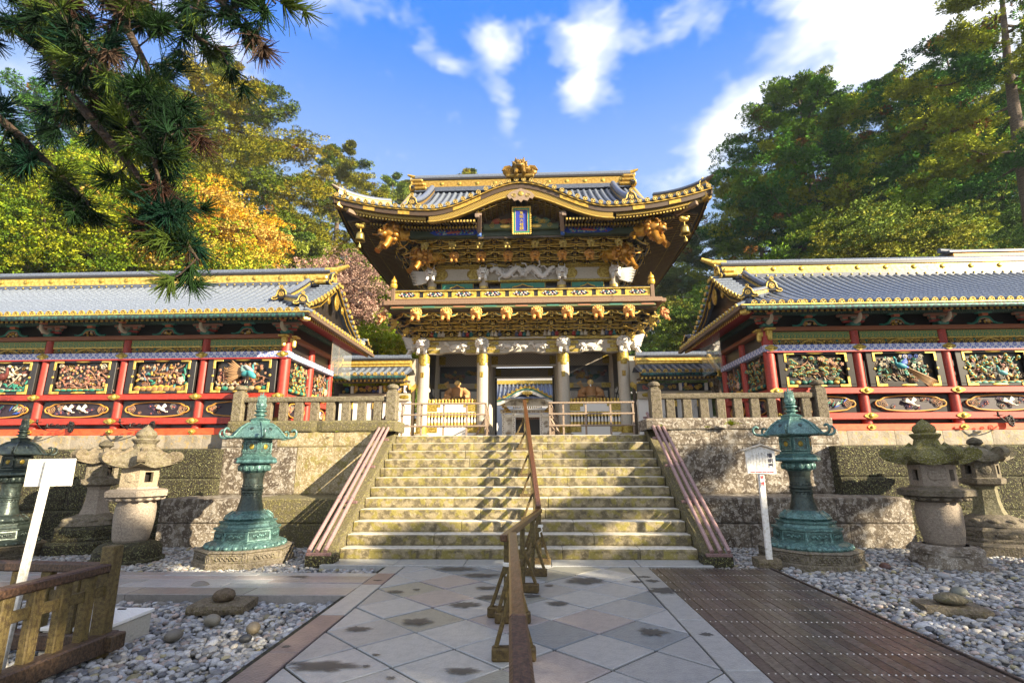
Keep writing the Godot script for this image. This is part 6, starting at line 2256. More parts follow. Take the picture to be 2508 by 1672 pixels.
	b.box(Vector3(xv + 0.4, yr + 0.2, -13.2), Vector3(0.3, 0.12, 0.14), 0.03)
	b.box(Vector3(xv + 0.4, yr + 0.06, -13.18), Vector3(0.4, 0.1, 0.16), 0.03)
	part("ridge", b, root, inv)
	for e in [1.0, -1.0]:
		b = B.new()
		b.x = flip
		var down := PackedVector3Array()
		for i in 7:
			var d := lerpf(2.25, 0.95, i / 6.0)
			down.append(Vector3(c0 + 0.18, y0 + prof.call(d) + 0.03 + (0.06 if i == 6 else 0.0), -13.4 + e * (2.45 - d)))
		ridge_bar(b, down, 0.13, 0.2)
		ridge_end(b, down[6] + Vector3(0, 0.0, e * 0.06), 0.4, Vector3(0, 0, e))
		part("descending_ridge", b, root, inv)
		b = B.new()
		b.x = flip
		var hip := PackedVector3Array()
		for i in 5:
			var d := lerpf(0.95, 0.18, i / 4.0)
			hip.append(Vector3(xe + d + 0.12, y0 + prof.call(d) + 0.03 + 0.02 * i, -13.4 + e * (2.45 - d)))
		ridge_bar(b, hip, 0.11, 0.16)
		ridge_end(b, hip[4] + Vector3(-0.05, 0.0, e * 0.05), 0.34, Vector3(-0.45, 0, e).normalized())
		part("corner_ridge", b, root, inv)
	# clear bird guard under the end eave
	var gx := xe + 0.3
	var g := thing("clear_panel", "clear plastic sheet hanging under the %s corridor's end eave, over the side wall's roof" % ("left" if sg < 0 else "right"), "panel", Vector3(sg * gx, 4.3, -13.9), 0.0, "clear sheets under the end eaves")
	b = B.new().m("pane")
	b.box(Vector3(0, 0.1, 0), Vector3(0.006, 1.0, 1.5))
	part("sheet", b, g)
	b = B.new().m("grey_wood", Color(1.2, 1.2, 1.2))
	b.box(Vector3(0, 0.1, 0.755), Vector3(0.012, 1.0, 0.012))
	b.box(Vector3(0, 0.1, 0.25), Vector3(0.01, 1.0, 0.008))
	b.box(Vector3(0, 0.05, 0.3), Vector3(0.01, 0.008, 0.9), 0.0, Basis(Vector3.RIGHT, 0.35))
	part("edge_strip", b, g)

# ---- the gilded gate (local: floor 0, front columns at z = 0, depth 4.2) --------------------
func swell(x: float) -> float:
	# the undulating gable's curve: 1 in the middle, flaring out to 0 at 3 m
	var u := clampf(absf(x) / 2.95, 0.0, 1.0)
	return 0.5 + 0.5 * cos(PI * pow(u, 0.92))

func eave_lift(x: float) -> float:
	return 0.55 * pow(clampf((absf(x) - 2.4) / 3.6, 0.0, 1.0), 2.2)

func roof_rise(d: float) -> float:
	return 0.4 * d + 0.062 * d * d

const EY := 7.22      # height of the tile edge in the middle of the plain eave
const EZ := 2.55
const EX := 6.02

func gate_roof_y(x: float, z: float) -> float:
	var df := EZ - z
	var main := EY + roof_rise(df) + eave_lift(x) * exp(-df / 1.6)
	var k := EY + 0.9 * swell(x) + 0.05 * df if absf(x) < 2.95 else -1.0
	return maxf(main, k)

func lion_head(b: B, o: Vector3, k: float, m: String, col: Color, turn := 0.0, horns := false) -> void:
	var old := b.x
	b.x = old * Transform3D(Basis(Vector3.UP, turn).scaled(Vector3.ONE * k), o)
	b.m(m, col)
	b.ball(Vector3(0, 0, 0), Vector3(0.5, 0.48, 0.5), 9, 6)
	b.ball(Vector3(0, -0.16, 0.42), Vector3(0.3, 0.2, 0.26), 8, 5)
	b.ball(Vector3(0, -0.02, 0.6), Vector3(0.12, 0.1, 0.1), 6, 4)
	for sg in [-1.0, 1.0]:
		b.ball(Vector3(sg * 0.2, 0.13, 0.42), Vector3(0.13, 0.1, 0.1), 6, 4)
		b.ball(Vector3(sg * 0.5, 0.2, 0.1), Vector3(0.12, 0.2, 0.1), 6, 4)
		b.ball(Vector3(sg * 0.24, 0.25, 0.38), Vector3(0.2, 0.06, 0.1), 6, 4, Basis(Vector3.BACK, sg * 0.3))
		b.tube(PackedVector3Array([Vector3(sg * 0.28, -0.4, 0.2), Vector3(sg * 0.33, -0.75, 0.35), Vector3(sg * 0.33, -0.95, 0.5)]), PackedFloat32Array([0.2, 0.16, 0.17]), 6)
		if horns:
			b.tube(PackedVector3Array([Vector3(sg * 0.2, 0.4, 0.1), Vector3(sg * 0.34, 0.7, -0.05), Vector3(sg * 0.3, 0.95, -0.2)]), PackedFloat32Array([0.09, 0.06, 0.02]), 5)
			b.tube(PackedVector3Array([Vector3(sg * 0.3, -0.1, 0.5), Vector3(sg * 0.55, -0.05, 0.7), Vector3(sg * 0.7, 0.1, 0.6)]), PackedFloat32Array([0.04, 0.03, 0.01]), 4)
	for i in 14:
		var a := TAU * i / 14.0
		b.ball(Vector3(cos(a) * 0.52, sin(a) * 0.5 + 0.02, -0.05), Vector3(0.15, 0.15, 0.18), 6, 4)
	b.m("soot" if m != "chalk" else "paint", Color.WHITE if m != "chalk" else Color(0.12, 0.09, 0.08))
	b.ball(Vector3(0, -0.25, 0.55), Vector3(0.2, 0.06, 0.14), 7, 4)
	for sg in [-1.0, 1.0]:
		b.ball(Vector3(sg * 0.2, 0.13, 0.52), Vector3(0.05, 0.05, 0.03), 5, 3)
	b.x = old

func beast(b: B, o: Vector3, l: float, flip: float, m: String, col: Color) -> void:
	# a low-relief leaping beast
	b.m(m, col)
	var k := l
	b.ball(o, Vector3(0.3, 0.13, 0.1) * k, 9, 5, Basis(Vector3.BACK, 0.15 * flip))
	b.ball(o + Vector3(0.32 * flip, 0.04, 0.04) * k, Vector3(0.14, 0.13, 0.12) * k, 8, 5)
	b.ball(o + Vector3(0.43 * flip, 0.0, 0.06) * k, Vector3(0.08, 0.06, 0.06) * k, 6, 4)
	for i in 7:
		b.ball(o + Vector3((0.22 + 0.05 * sin(i * 2.0)) * flip, 0.13 - 0.045 * i, 0.03) * k, Vector3(0.06, 0.05, 0.06) * k, 6, 4)
	for i in 4:
		var x := [0.3, 0.16, -0.18, -0.3][i] as float
		b.tube(PackedVector3Array([o + Vector3(x * flip, -0.05, 0.03) * k, o + Vector3((x + 0.08) * flip, -0.15, 0.05) * k, o + Vector3((x + 0.02 + 0.1 * (i % 2)) * flip, -0.22, 0.06) * k]), 0.035 * k, 5)
	for i in 4:
		b.tube(PackedVector3Array([o + Vector3(-0.28 * flip, 0.02, 0) * k, o + Vector3(-0.42 * flip, 0.08 + 0.04 * i, 0.02) * k, o + Vector3(-0.58 * flip, 0.04 + 0.07 * i, 0.02) * k]), PackedFloat32Array([0.04 * k, 0.035 * k, 0.008]), 4, false)

func dragon(b: B, pts: PackedVector3Array, r: float, m: String, col: Color) -> void:
	# a writhing body along a curve that ends in a head
	b.m(m, col)
	var rr := PackedFloat32Array()
	for i in pts.size():
		rr.append(r * (0.3 + 0.7 * sin(PI * (0.12 + 0.55 * i / (pts.size() - 1.0)))))
	b.tube(pts, rr, 7)
	for i in range(1, pts.size()):
		var d := (pts[i] - pts[i - 1]).normalized()
		var up := Vector3(-d.y, d.x, 0.0)
		b.ball(pts[i] + up * rr[i] * 0.9 + Vector3(0, 0, rr[i] * 0.4), Vector3.ONE * r * 0.35, 5, 4)
		if i % 3 == 0:
			b.tube(PackedVector3Array([pts[i], pts[i] - up * r * 2.0 + Vector3(0, 0, r), pts[i] - up * r * 2.6 + d * r + Vector3(0, 0, r * 1.6)]), r * 0.3, 5)
			for w in 3:
				b.tube(PackedVector3Array([pts[i] + up * r * 0.6, pts[i] + up * r * 1.5 - d * r * (w - 0.5), pts[i] + up * r * (2.0 - 0.3 * w) - d * r * (1.2 + w)]), PackedFloat32Array([r * 0.2, r * 0.14, 0.003]), 4, false)

func boat_arm(b: B, w: float, h: float, z: float, edge: Color) -> void:
	# a black bracket arm curved like a boat, outlined in gold
	var out := PackedVector2Array()
	for i in 9:
		var a := PI * i / 8.0
		out.append(Vector2(-cos(a) * w / 2.0, -pow(sin(a), 0.55) * h))
	b.m("black")
	b.prism(out, -z / 2.0, z / 2.0)
	b.m("gold", edge)
	var rim := PackedVector3Array()
	for q in out:
		rim.append(Vector3(q.x, q.y, z / 2.0 + 0.004))
	b.tube(rim, 0.02, 4, false)
	var inner := PackedVector3Array()
	for i in range(1, 8):
		inner.append(Vector3(rim[i].x * 0.74, rim[i].y * 0.6 - h * 0.1, z / 2.0 + 0.003))
	b.m("gold", edge * 0.7)
	b.tube(inner, 0.011, 4, false)
	for sg in [-1.0, 1.0]:
		b.ball(Vector3(sg * w * 0.22, -h * 0.36, z / 2.0), Vector3(w * 0.075, h * 0.16, 0.016), 6, 4)
	b.m("gold", edge)
	b.tube(PackedVector3Array([Vector3(-w / 2.0, 0, z / 2.0 + 0.004), Vector3(w / 2.0, 0, z / 2.0 + 0.004)]), 0.012, 4, false)
	for sg in [-1.0, 1.0]:
		# upturned tip
		b.tube(PackedVector3Array([Vector3(sg * w * 0.44, -0.01, z / 2.0), Vector3(sg * w * 0.54, 0.005, z / 2.0 + 0.01), Vector3(sg * w * 0.58, 0.055, z / 2.0 + 0.01)]), PackedFloat32Array([0.016, 0.014, 0.006]), 4)

func block(b: B, o: Vector3, w: float, edge: Color) -> void:
	b.m("gold", edge * 0.75)
	b.box(o, Vector3(w, w * 0.5, w))
	b.m("gold", edge)
	b.box(o + Vector3(0, w * 0.27, 0), Vector3(w * 1.06, w * 0.1, w * 1.06))
	b.box(o - Vector3(0, w * 0.27, 0), Vector3(w * 0.8, w * 0.09, w * 0.8))

# one set of stepped brackets; y climbs and z comes forward
func bracket_unit(tiers: int, dy: float, dz: float, w: float, edge: Color, gap: bool) -> ArrayMesh:
	var b := B.new()
	for t in tiers:
		var y := dy * t
		var z := dz * (t + 0.3)
		var old := b.x
		b.x = Transform3D(Basis.IDENTITY, Vector3(0, y + dy * 0.75, z))
		boat_arm(b, w * (0.78 if t % 2 == 0 else 0.98), dy * 0.62, 0.07, edge)
		b.x = Transform3D.IDENTITY
		for k in ([-1.0, 0.0, 1.0] if t % 2 == 0 else [-1.0, -0.5, 0.5, 1.0]):
			block(b, Vector3(k * w * 0.36, y + dy * 0.86, z), 0.075, edge)
		# the arm that comes forward, ending in a gilt nose
		b.m("black")
		b.box(Vector3(0, y + dy * 0.5, z - dz * 0.2), Vector3(0.085, dy * 0.6, dz * 1.5))
		b.m("gold", edge)
		b.box(Vector3(0, y + dy * 0.5, z + dz * 0.56), Vector3(0.094, dy * 0.62, 0.02))
		b.m("soot")
		b.box(Vector3(0, y + dy * 0.5, z + dz * 0.567), Vector3(0.05, dy * 0.3, 0.02))
		if gap:
			b.m("gold", edge * 0.8)
			for sg in [-1.0, 1.0]:
				b.tube(PackedVector3Array([Vector3(sg * w * 0.5, y + dy * 0.2, z - dz * 0.3), Vector3(sg * w * 0.44, y + dy * 0.6, z), Vector3(sg * w * 0.5, y + dy * 0.95, z + dz * 0.1)]), 0.01, 4, false)
		b.x = old
	return b.done(M)

func gate() -> void:
	var root := thing("two_storey_gate", "great gilded two-storey gate with white columns, gold brackets and an undulating tiled gable", "gate", Vector3(0, 2.16, -17.0))
	gate_lower(root)
	gate_brackets(root)
	gate_upper(root)
	gate_roof(root)
	# hanging name board
	var t := thing("name_board", "blue name board with gold characters and a carved gold frame, hung under the gate's gable", "sign", Vector3(0.03, 2.16 + 6.95, -17.0 + 2.02))
	var b := B.new()
	var lean := Transform3D(Basis(Vector3.RIGHT, 0.16), Vector3.ZERO)
	b.m("paint", Color(0.012, 0.03, 0.3))
	b.box(Vector3.ZERO, Vector3(0.4, 0.72, 0.04))
	part("board", b, t, lean)
	b = B.new().m("paint", Color(0.02, 0.2, 0.14))
	for e in [[0, 0.385, 0.56, 0.05], [0, -0.385, 0.56, 0.05], [-0.225, 0, 0.05, 0.76], [0.225, 0, 0.05, 0.76]]:
		b.box(Vector3(e[0], e[1], 0.02), Vector3(e[2], e[3], 0.06), 0.01)
	b.m("gold")
	for e in [[0, 0.425, 0.6, 0.045], [0, -0.425, 0.6, 0.045], [-0.275, 0, 0.045, 0.85], [0.275, 0, 0.045, 0.85], [0, 0.352, 0.4, 0.012], [0, -0.352, 0.4, 0.012], [-0.195, 0, 0.012, 0.7], [0.195, 0, 0.012, 0.7]]:
		b.box(Vector3(e[0], e[1], 0.03), Vector3(e[2], e[3], 0.05), 0.012)
	for i in 15:
		var u := -0.42 + 0.06 * i
		b.ball(Vector3(-0.29, u, 0.05), Vector3(0.03, 0.03, 0.03), 5, 4)
		b.ball(Vector3(0.29, u, 0.05), Vector3(0.03, 0.03, 0.03), 5, 4)
		if i < 10:
			b.ball(Vector3(-0.27 + 0.06 * i, 0.44, 0.05), Vector3(0.03, 0.03, 0.03), 5, 4)
			b.ball(Vector3(-0.27 + 0.06 * i, -0.44, 0.05), Vector3(0.03, 0.03, 0.03), 5, 4)
	part("carved_frame", b, t, lean)
	b = B.new().m("gold")
	var y := 0.2
	for g in ["east", "shine", "great", "power", "appear"]:
		strokes(b, GLYPH[g], Vector3(-0.06, y, 0.024), 0.125, 0.115, 0.011, 0.01)
		y -= 0.128
	part("gold_characters", b, t, lean)
	# bells at the eave corners
	for sg in [-1.0, 1.0]:
		t = thing("wind_bell", "bronze-gold bell hanging under the gate's %s eave corner" % ("left" if sg < 0 else "right"), "bell", Vector3(sg * 5.2, 2.16 + 6.35, -14.95), 0.0, "bells at the gate's eave corners")
		b = B.new().m("brass", Color(0.7, 0.7, 0.6))
		b.lathe(Vector3.ZERO, [Vector2(0.0, 0.3), Vector2(0.1, 0.28), Vector2(0.13, 0.2), Vector2(0.14, 0.06), Vector2(0.18, 0.0), Vector2(0.15, 0.0)], 14)
		part("bell_body", b, t)
		b = B.new().m("brass", Color(0.6, 0.6, 0.5))
		b.tube(PackedVector3Array([Vector3(0, 0.1, 0), Vector3(0, -0.12, 0)]), 0.012, 5)
		b.lathe(Vector3(0, -0.24, 0), [Vector2(0, 0.13), Vector2(0.05, 0.1), Vector2(0.06, 0.0), Vector2(0, -0.01)], 8)
		part("clapper", b, t)
		b = B.new().m("gold")
		b.tube(PackedVector3Array([Vector3(0, 0.3, 0), Vector3(0, 0.45, 0), Vector3(sg * 0.02, 0.6, -0.05)]), 0.02, 5)
		b.ball(Vector3(0, 0.52, 0), Vector3(0.16, 0.09, 0.1), 8, 5)
		b.ball(Vector3(-0.1, 0.55, 0.05), Vector3(0.08, 0.05, 0.06), 6, 4)
		b.ball(Vector3(0.1, 0.57, 0.05), Vector3(0.08, 0.05, 0.06), 6, 4)
		part("hanger", b, t)
	# guardians in the niches
	seated_guardian(-2.36, "seated wooden guardian statue with a dark cap and a bow, in the gate's left niche", false)
	seated_guardian(2.38, "seated wooden guardian statue with a white beard and a quiver, in the gate's right niche", true)

const CX := [-3.4, -1.38, 1.38, 3.4]

func gate_lower(root: Node3D) -> void:
	var b: B
	b = B.new().m("tan_stone")
	b.box(Vector3(0, 0.06, -2.0), Vector3(8.4, 0.14, 6.4), 0.02)
	part("stone_base", b, root)
	for zi in 3:
		var z := -2.1 * zi
		for i in 4:
			var x: float = CX[i]
			b = B.new().m("white")
			b.lathe(Vector3(x, 0, z), [Vector2(0.195, 0.3), Vector2(0.19, 3.0), Vector2(0.18, 3.45)], 20)
			part("column", b, root)
			b = B.new().m("tan_stone")
			b.lathe(Vector3(x, 0.12, z), [Vector2(0.36, 0), Vector2(0.34, 0.06), Vector2(0.26, 0.16), Vector2(0.2, 0.18)], 18)
			part("column_base", b, root)
			if zi == 0:
				b = B.new().m("old_gold", Color(1.25, 1.2, 1.0))
				b.lathe(Vector3(x, 0, z), [Vector2(0.196, 2.68), Vector2(0.203, 2.7), Vector2(0.2, 3.0)], 20)
				b.ball(Vector3(x, 2.66, z + 0.13), Vector3(0.13, 0.17, 0.08), 10, 5)
				b.lathe(Vector3(x, 0, z), [Vector2(0.205, 0.3), Vector2(0.205, 0.52), Vector2(0.196, 0.54)], 20)
				part("gilt_band", b, root)
				b = B.new().m("old_gold", Color(0.8, 0.7, 0.6) if i != 1 and i != 2 else Color(1.1, 1.1, 1.0))
				b.box(Vector3(x - 0.02, 2.26, z + 0.188), Vector3(0.12, 0.19, 0.03), 0.012)
				part("gilt_plate", b, root)
	# front head beam in three bays with animals in relief and gilt ends
	for i in 3:
		var x0: float = CX[i] + 0.16
		var x1: float = CX[i + 1] - 0.16
		var l := x1 - x0
		var c := (x0 + x1) / 2.0
		b = B.new().m("white")
		var low := PackedVector2Array()
		low.append(Vector2(-l / 2.0, 0.42))
		for k in 13:
			var u := -1.0 + k / 6.0
			low.append(Vector2(u * l / 2.0, -0.03 + 0.05 * smoothstep(0.5, 0.62, 1.0 - absf(u))))
		low.append(Vector2(l / 2.0, 0.42))
		b.prism(low, -0.12, 0.1)
		part("head_beam", b, root, at(Vector3(c, 3.02, 0.06)))
		b = B.new().m("chalk")
		if i == 1:
			for q in [-0.52, 0.02, 0.55]:
				beast(b, Vector3(q, 0.22, 0.12), 0.62, -1.0 if q < 0.5 else 1.0, "chalk", Color(0.95, 0.92, 0.88))
		else:
			beast(b, Vector3(0.1 if i == 0 else -0.1, 0.21, 0.12), 0.8, 1.0 if i == 0 else -1.0, "chalk", Color(0.95, 0.92, 0.88))
		part("relief_beasts", b, root, at(Vector3(c, 3.02, 0.06)))
		b = B.new().m("old_gold", Color(1.25, 1.25, 1.15))
		for sg in [-1.0, 1.0]:
			for q in [[0.36, 0.3, 0.1], [0.27, 0.16, 0.09], [0.4, 0.02, 0.1]]:
				var ww: float = q[0] * (1.0 if i != 1 else 1.1)
				b.box(Vector3(sg * (l / 2.0 - ww / 2.0), 0.05 + q[1], 0.1), Vector3(ww, q[2] + 0.03, 0.03), 0.01)
		part("gilt_end", b, root, at(Vector3(c, 3.0, 0.06)))
	b = B.new().m("old_gold", Color(1.1, 1.15, 0.95))
	b.box(Vector3(0, 3.5, 0.08), Vector3(7.3, 0.09, 0.34), 0.01)
	for x in CX:
		b.m("gold")
		b.box(Vector3(x, 3.5, 0.09), Vector3(0.8, 0.1, 0.36), 0.015)
	b.m("white")
	b.box(Vector3(0, 3.505, 0.25), Vector3(1.6, 0.06, 0.03))
	part("cap_beam", b, root)
	# lion heads on the columns, and side lions at the corners
	for i in 4:
		b = B.new()
		lion_head(b, Vector3(CX[i], 3.29, 0.34), 0.38, "chalk", Color(1, 0.98, 0.95))
		part("lion_head", b, root)
	for sg in [-1.0, 1.0]:
		b = B.new()
		lion_head(b, Vector3(sg * 3.82, 3.28, 0.02), 0.33, "chalk", Color(1, 0.98, 0.95), sg * PI / 2.0)
		for i in 9:
			b.m("chalk")
			b.tube(PackedVector3Array([Vector3(sg * 3.6, 3.3 + 0.02 * i, 0.12), Vector3(sg * (3.8 + 0.03 * i), 3.24 + 0.04 * i, 0.15), Vector3(sg * (4.02 + 0.02 * i), 3.2 + 0.055 * i, 0.12)]), PackedFloat32Array([0.05, 0.045, 0.015]), 5, false)
		part("side_lion", b, root)
		# gilt-edged bracket wing beside the outer column
		b = B.new().m("white")
		var p := PackedVector2Array([Vector2(0.1, 2.86), Vector2(0.3, 2.85), Vector2(0.42, 2.5), Vector2(0.48, 2.35), Vector2(0.5, 1.95), Vector2(0.38, 1.72), Vector2(0.1, 1.95)])
		for k in p.size():
			p[k] = Vector2(p[k].x * sg + sg * 3.5, p[k].y)
		b.prism(p, -0.06, 0.06)
		b.m("gold")
		for k in range(1, 6):
			b.bar(Vector3(p[k].x, p[k].y, 0.02), Vector3(p[(k + 1)].x, p[(k + 1)].y, 0.02), 0.1, 0.16, 0.02)
		part("bracket_wing", b, root)
	# beams inside and at the back
	for q in [[-2.1, 2.95, 0.46, "middle"], [-4.2, 2.84, 0.42, "back"]]:
		b = B.new().m("pattern_white", Color(0.85, 0.83, 0.8))
		b.box(Vector3(0, q[1] + q[2] / 2.0, q[0]), Vector3(6.8, q[2], 0.2))
		b.m("chalk")
		b.box(Vector3(0, q[1] + 0.01, q[0] + 0.03), Vector3(2.5, 0.05, 0.22))
		b.m("old_gold", Color(0.8, 0.8, 0.6))
		for sg in [-1.0, 1.0]:
			for e in [1.14, 1.62, 3.15]:
				b.box(Vector3(sg * e, q[1] + q[2] / 2.0, q[0] + 0.1), Vector3(0.3, q[2] * 0.7, 0.02), 0.008)
		part("cross_beam", b, root)
	b = B.new().m("pattern_white", Color(0.7, 0.68, 0.66))
	b.box(Vector3(0, 3.5, -2.2), Vector3(6.9, 0.06, 4.4))
	part("ceiling", b, root)
	# niches left and right
	for sg in [-1.0, 1.0]:
		var xc: float = sg * 2.39
		b = B.new().m("chalk")
		b.box(Vector3(xc, 0.55, -0.95), Vector3(1.75, 0.9, 1.75))
		part("niche_floor", b, root)
		b = B.new().m("black")
		b.box(Vector3(xc, 2.0, -2.08), Vector3(1.8, 2.2, 0.06))
		b.box(Vector3(sg * 3.4, 1.9, -2.1), Vector3(0.06, 3.0, 4.1))
		b.m("white")
		b.box(Vector3(sg * 1.42, 1.75, -3.1), Vector3(0.06, 2.6, 1.9))
		part("niche_wall", b, root)
		# arabesque panels in white and gold
		b = B.new().m("chalk", Color(0.7, 0.7, 0.7))
		b.box(Vector3(xc, 1.6, -2.03), Vector3(1.5, 0.75, 0.03))
		for i in 30:
			scroll_m(b, "chalk", Vector3(xc + rnd(-0.68, 0.68), 1.6 + rnd(-0.3, 0.3), -2.0), rnd(0.06, 0.12), 0.22, 1.0 if i % 2 else -1.0)
		b.m("gold")
		for i in 14:
			b.ball(Vector3(xc + rnd(-0.65, 0.65), 1.5 + rnd(-0.3, 0.3), -1.98), Vector3(0.035, 0.03, 0.02), 5, 4)
		part("arabesque_panel", b, root)
		b = B.new().m("chalk", Color(0.75, 0.75, 0.75))
		for i in 16:
			scroll_m(b, "chalk", Vector3(sg * 3.35, 1.6 + rnd(-0.35, 0.35), -1.0 + rnd(-0.7, 0.7)), rnd(0.07, 0.12), 0.22, 1.0, true)
		part("side_arabesque", b, root)
		b = B.new().m("white", Color(0.75, 0.75, 0.72))
		b.box(Vector3(xc, 2.18, -2.0), Vector3(1.7, 0.2, 0.1))
		b.m("old_gold")
		for e in [-1.0, 1.0]:
			b.box(Vector3(xc + e * 0.7, 2.18, -1.945), Vector3(0.35, 0.18, 0.02))
		part("niche_beam", b, root)
		b = B.new()
		for i in 26:
			scroll_m(b, "paint", Vector3(xc + rnd(-0.72, 0.72), 2.58 + rnd(-0.14, 0.14), -2.0), rnd(0.05, 0.09), 0.3, 1.0 if i % 2 else -1.0, false, [GILT * 0.6, DEEP, ROSE * 0.5, GILT * 0.4][i % 4])
		part("carved_transom", b, root)
		# low front: plinth board, gilt balusters, upper board, gilt finials
		b = B.new().m("chalk")
		b.box(Vector3(xc, 0.32, 0.02), Vector3(1.7, 0.4, 0.12), 0.01)
		b.box(Vector3(xc, 1.13, 0.02), Vector3(1.7, 0.27, 0.1), 0.01)
		part("front_board", b, root)
		b = B.new().m("old_gold", Color(1.3, 1.25, 1.05))
		for e in [-1.0, 1.0]:
			b.box(Vector3(xc + e * 0.68, 1.13, 0.075), Vector3(0.36, 0.2, 0.016), 0.006)
			b.box(Vector3(xc + e * 0.62, 1.22, 0.075), Vector3(0.46, 0.09, 0.02), 0.006)
			b.box(Vector3(xc + e * 0.66, 0.42, 0.085), Vector3(0.36, 0.18, 0.016), 0.006)
		b.box(Vector3(xc, 0.985, 0.06), Vector3(1.7, 0.03, 0.06))
		part("gilt_corner", b, root)
		var bal := B.new().m("gold", Color(1.05, 1.05, 0.9))
		bal.lathe(Vector3.ZERO, [Vector2(0.05, 0), Vector2(0.05, 0.14), Vector2(0.03, 0.15)], 8)
		bal.lathe(Vector3.ZERO, [Vector2(0.03, 0.32), Vector2(0.05, 0.33), Vector2(0.05, 0.47)], 8)
		bal.m("chalk")
		bal.lathe(Vector3.ZERO, [Vector2(0.04, 0.14), Vector2(0.045, 0.2), Vector2(0.026, 0.31), Vector2(0.045, 0.34)], 8)
		var balm := bal.done(M)
		var fin := B.new().m("gold", Color(1.05, 1.05, 0.9))
		fin.lathe(Vector3.ZERO, [Vector2(0.042, 0), Vector2(0.042, 0.1), Vector2(0.03, 0.11), Vector2(0.046, 0.13), Vector2(0.04, 0.16), Vector2(0.012, 0.19), Vector2(0, 0.2)], 8)
		var finm := fin.done(M)
		for i in 15:
			var x := xc + lerpf(-0.78, 0.78, i / 14.0)
			part("baluster", balm, root, at(Vector3(x, 0.52, 0.06)))
			part("gilt_finial", finm, root, at(Vector3(x, 1.27, 0.03)))
		b = B.new().m("soot")
		b.box(Vector3(xc, 0.75, -0.06), Vector3(1.7, 0.48, 0.05))
		part("dark_backing", b, root)
		# square gilt post beside the outer column
		b = B.new().m("chalk")
		b.box(Vector3(sg * 3.98, 1.0, 0.12), Vector3(0.24, 1.7, 0.16), 0.01)
		b.m("gold")
		for y in [0.35, 0.62, 1.1, 1.62]:
			b.box(Vector3(sg * 3.98, y, 0.2), Vector3(0.26, 0.16, 0.03), 0.01)
		b.box(Vector3(sg * 3.98, 1.88, 0.12), Vector3(0.36, 0.16, 0.24), 0.02)
		b.m("old_gold")
		b.box(Vector3(sg * 3.98, 0.62, 0.22), Vector3(0.4, 0.2, 0.06), 0.02)
		part("gilt_post", b, root)
		b = B.new().m("soot")
		b.box(Vector3(sg * 3.72, 1.0, 0.0), Vector3(0.1, 1.9, 0.1))
		part("dark_stile", b, root)
	# sides of the passage at the back
	for sg in [-1.0, 1.0]:
		b = B.new().m("black")
		b.box(Vector3(sg * 1.2, 1.5, -4.15), Vector3(0.07, 2.9, 0.14))
		b.box(Vector3(sg * 2.4, 1.7, -4.2), Vector3(2.0, 3.4, 0.08))
		part("door_jamb", b, root)

func scroll_m(b: B, m: String, p: Vector3, r: float, thick: float, flip := 1.0, sideways := false, col := Color.WHITE) -> void:
	var pts := PackedVector3Array()
	for i in 13:
		var a := TAU * 1.7 * i / 12.0
		var k := r * (1.0 - 0.85 * i / 12.0)
		pts.append(p + (Vector3(0, sin(a) * k, cos(a) * k * flip) if sideways else Vector3(cos(a) * k * flip, sin(a) * k, 0)))
	b.m(m, col)
	b.tube(pts, r * thick * 0.5, 4, false)

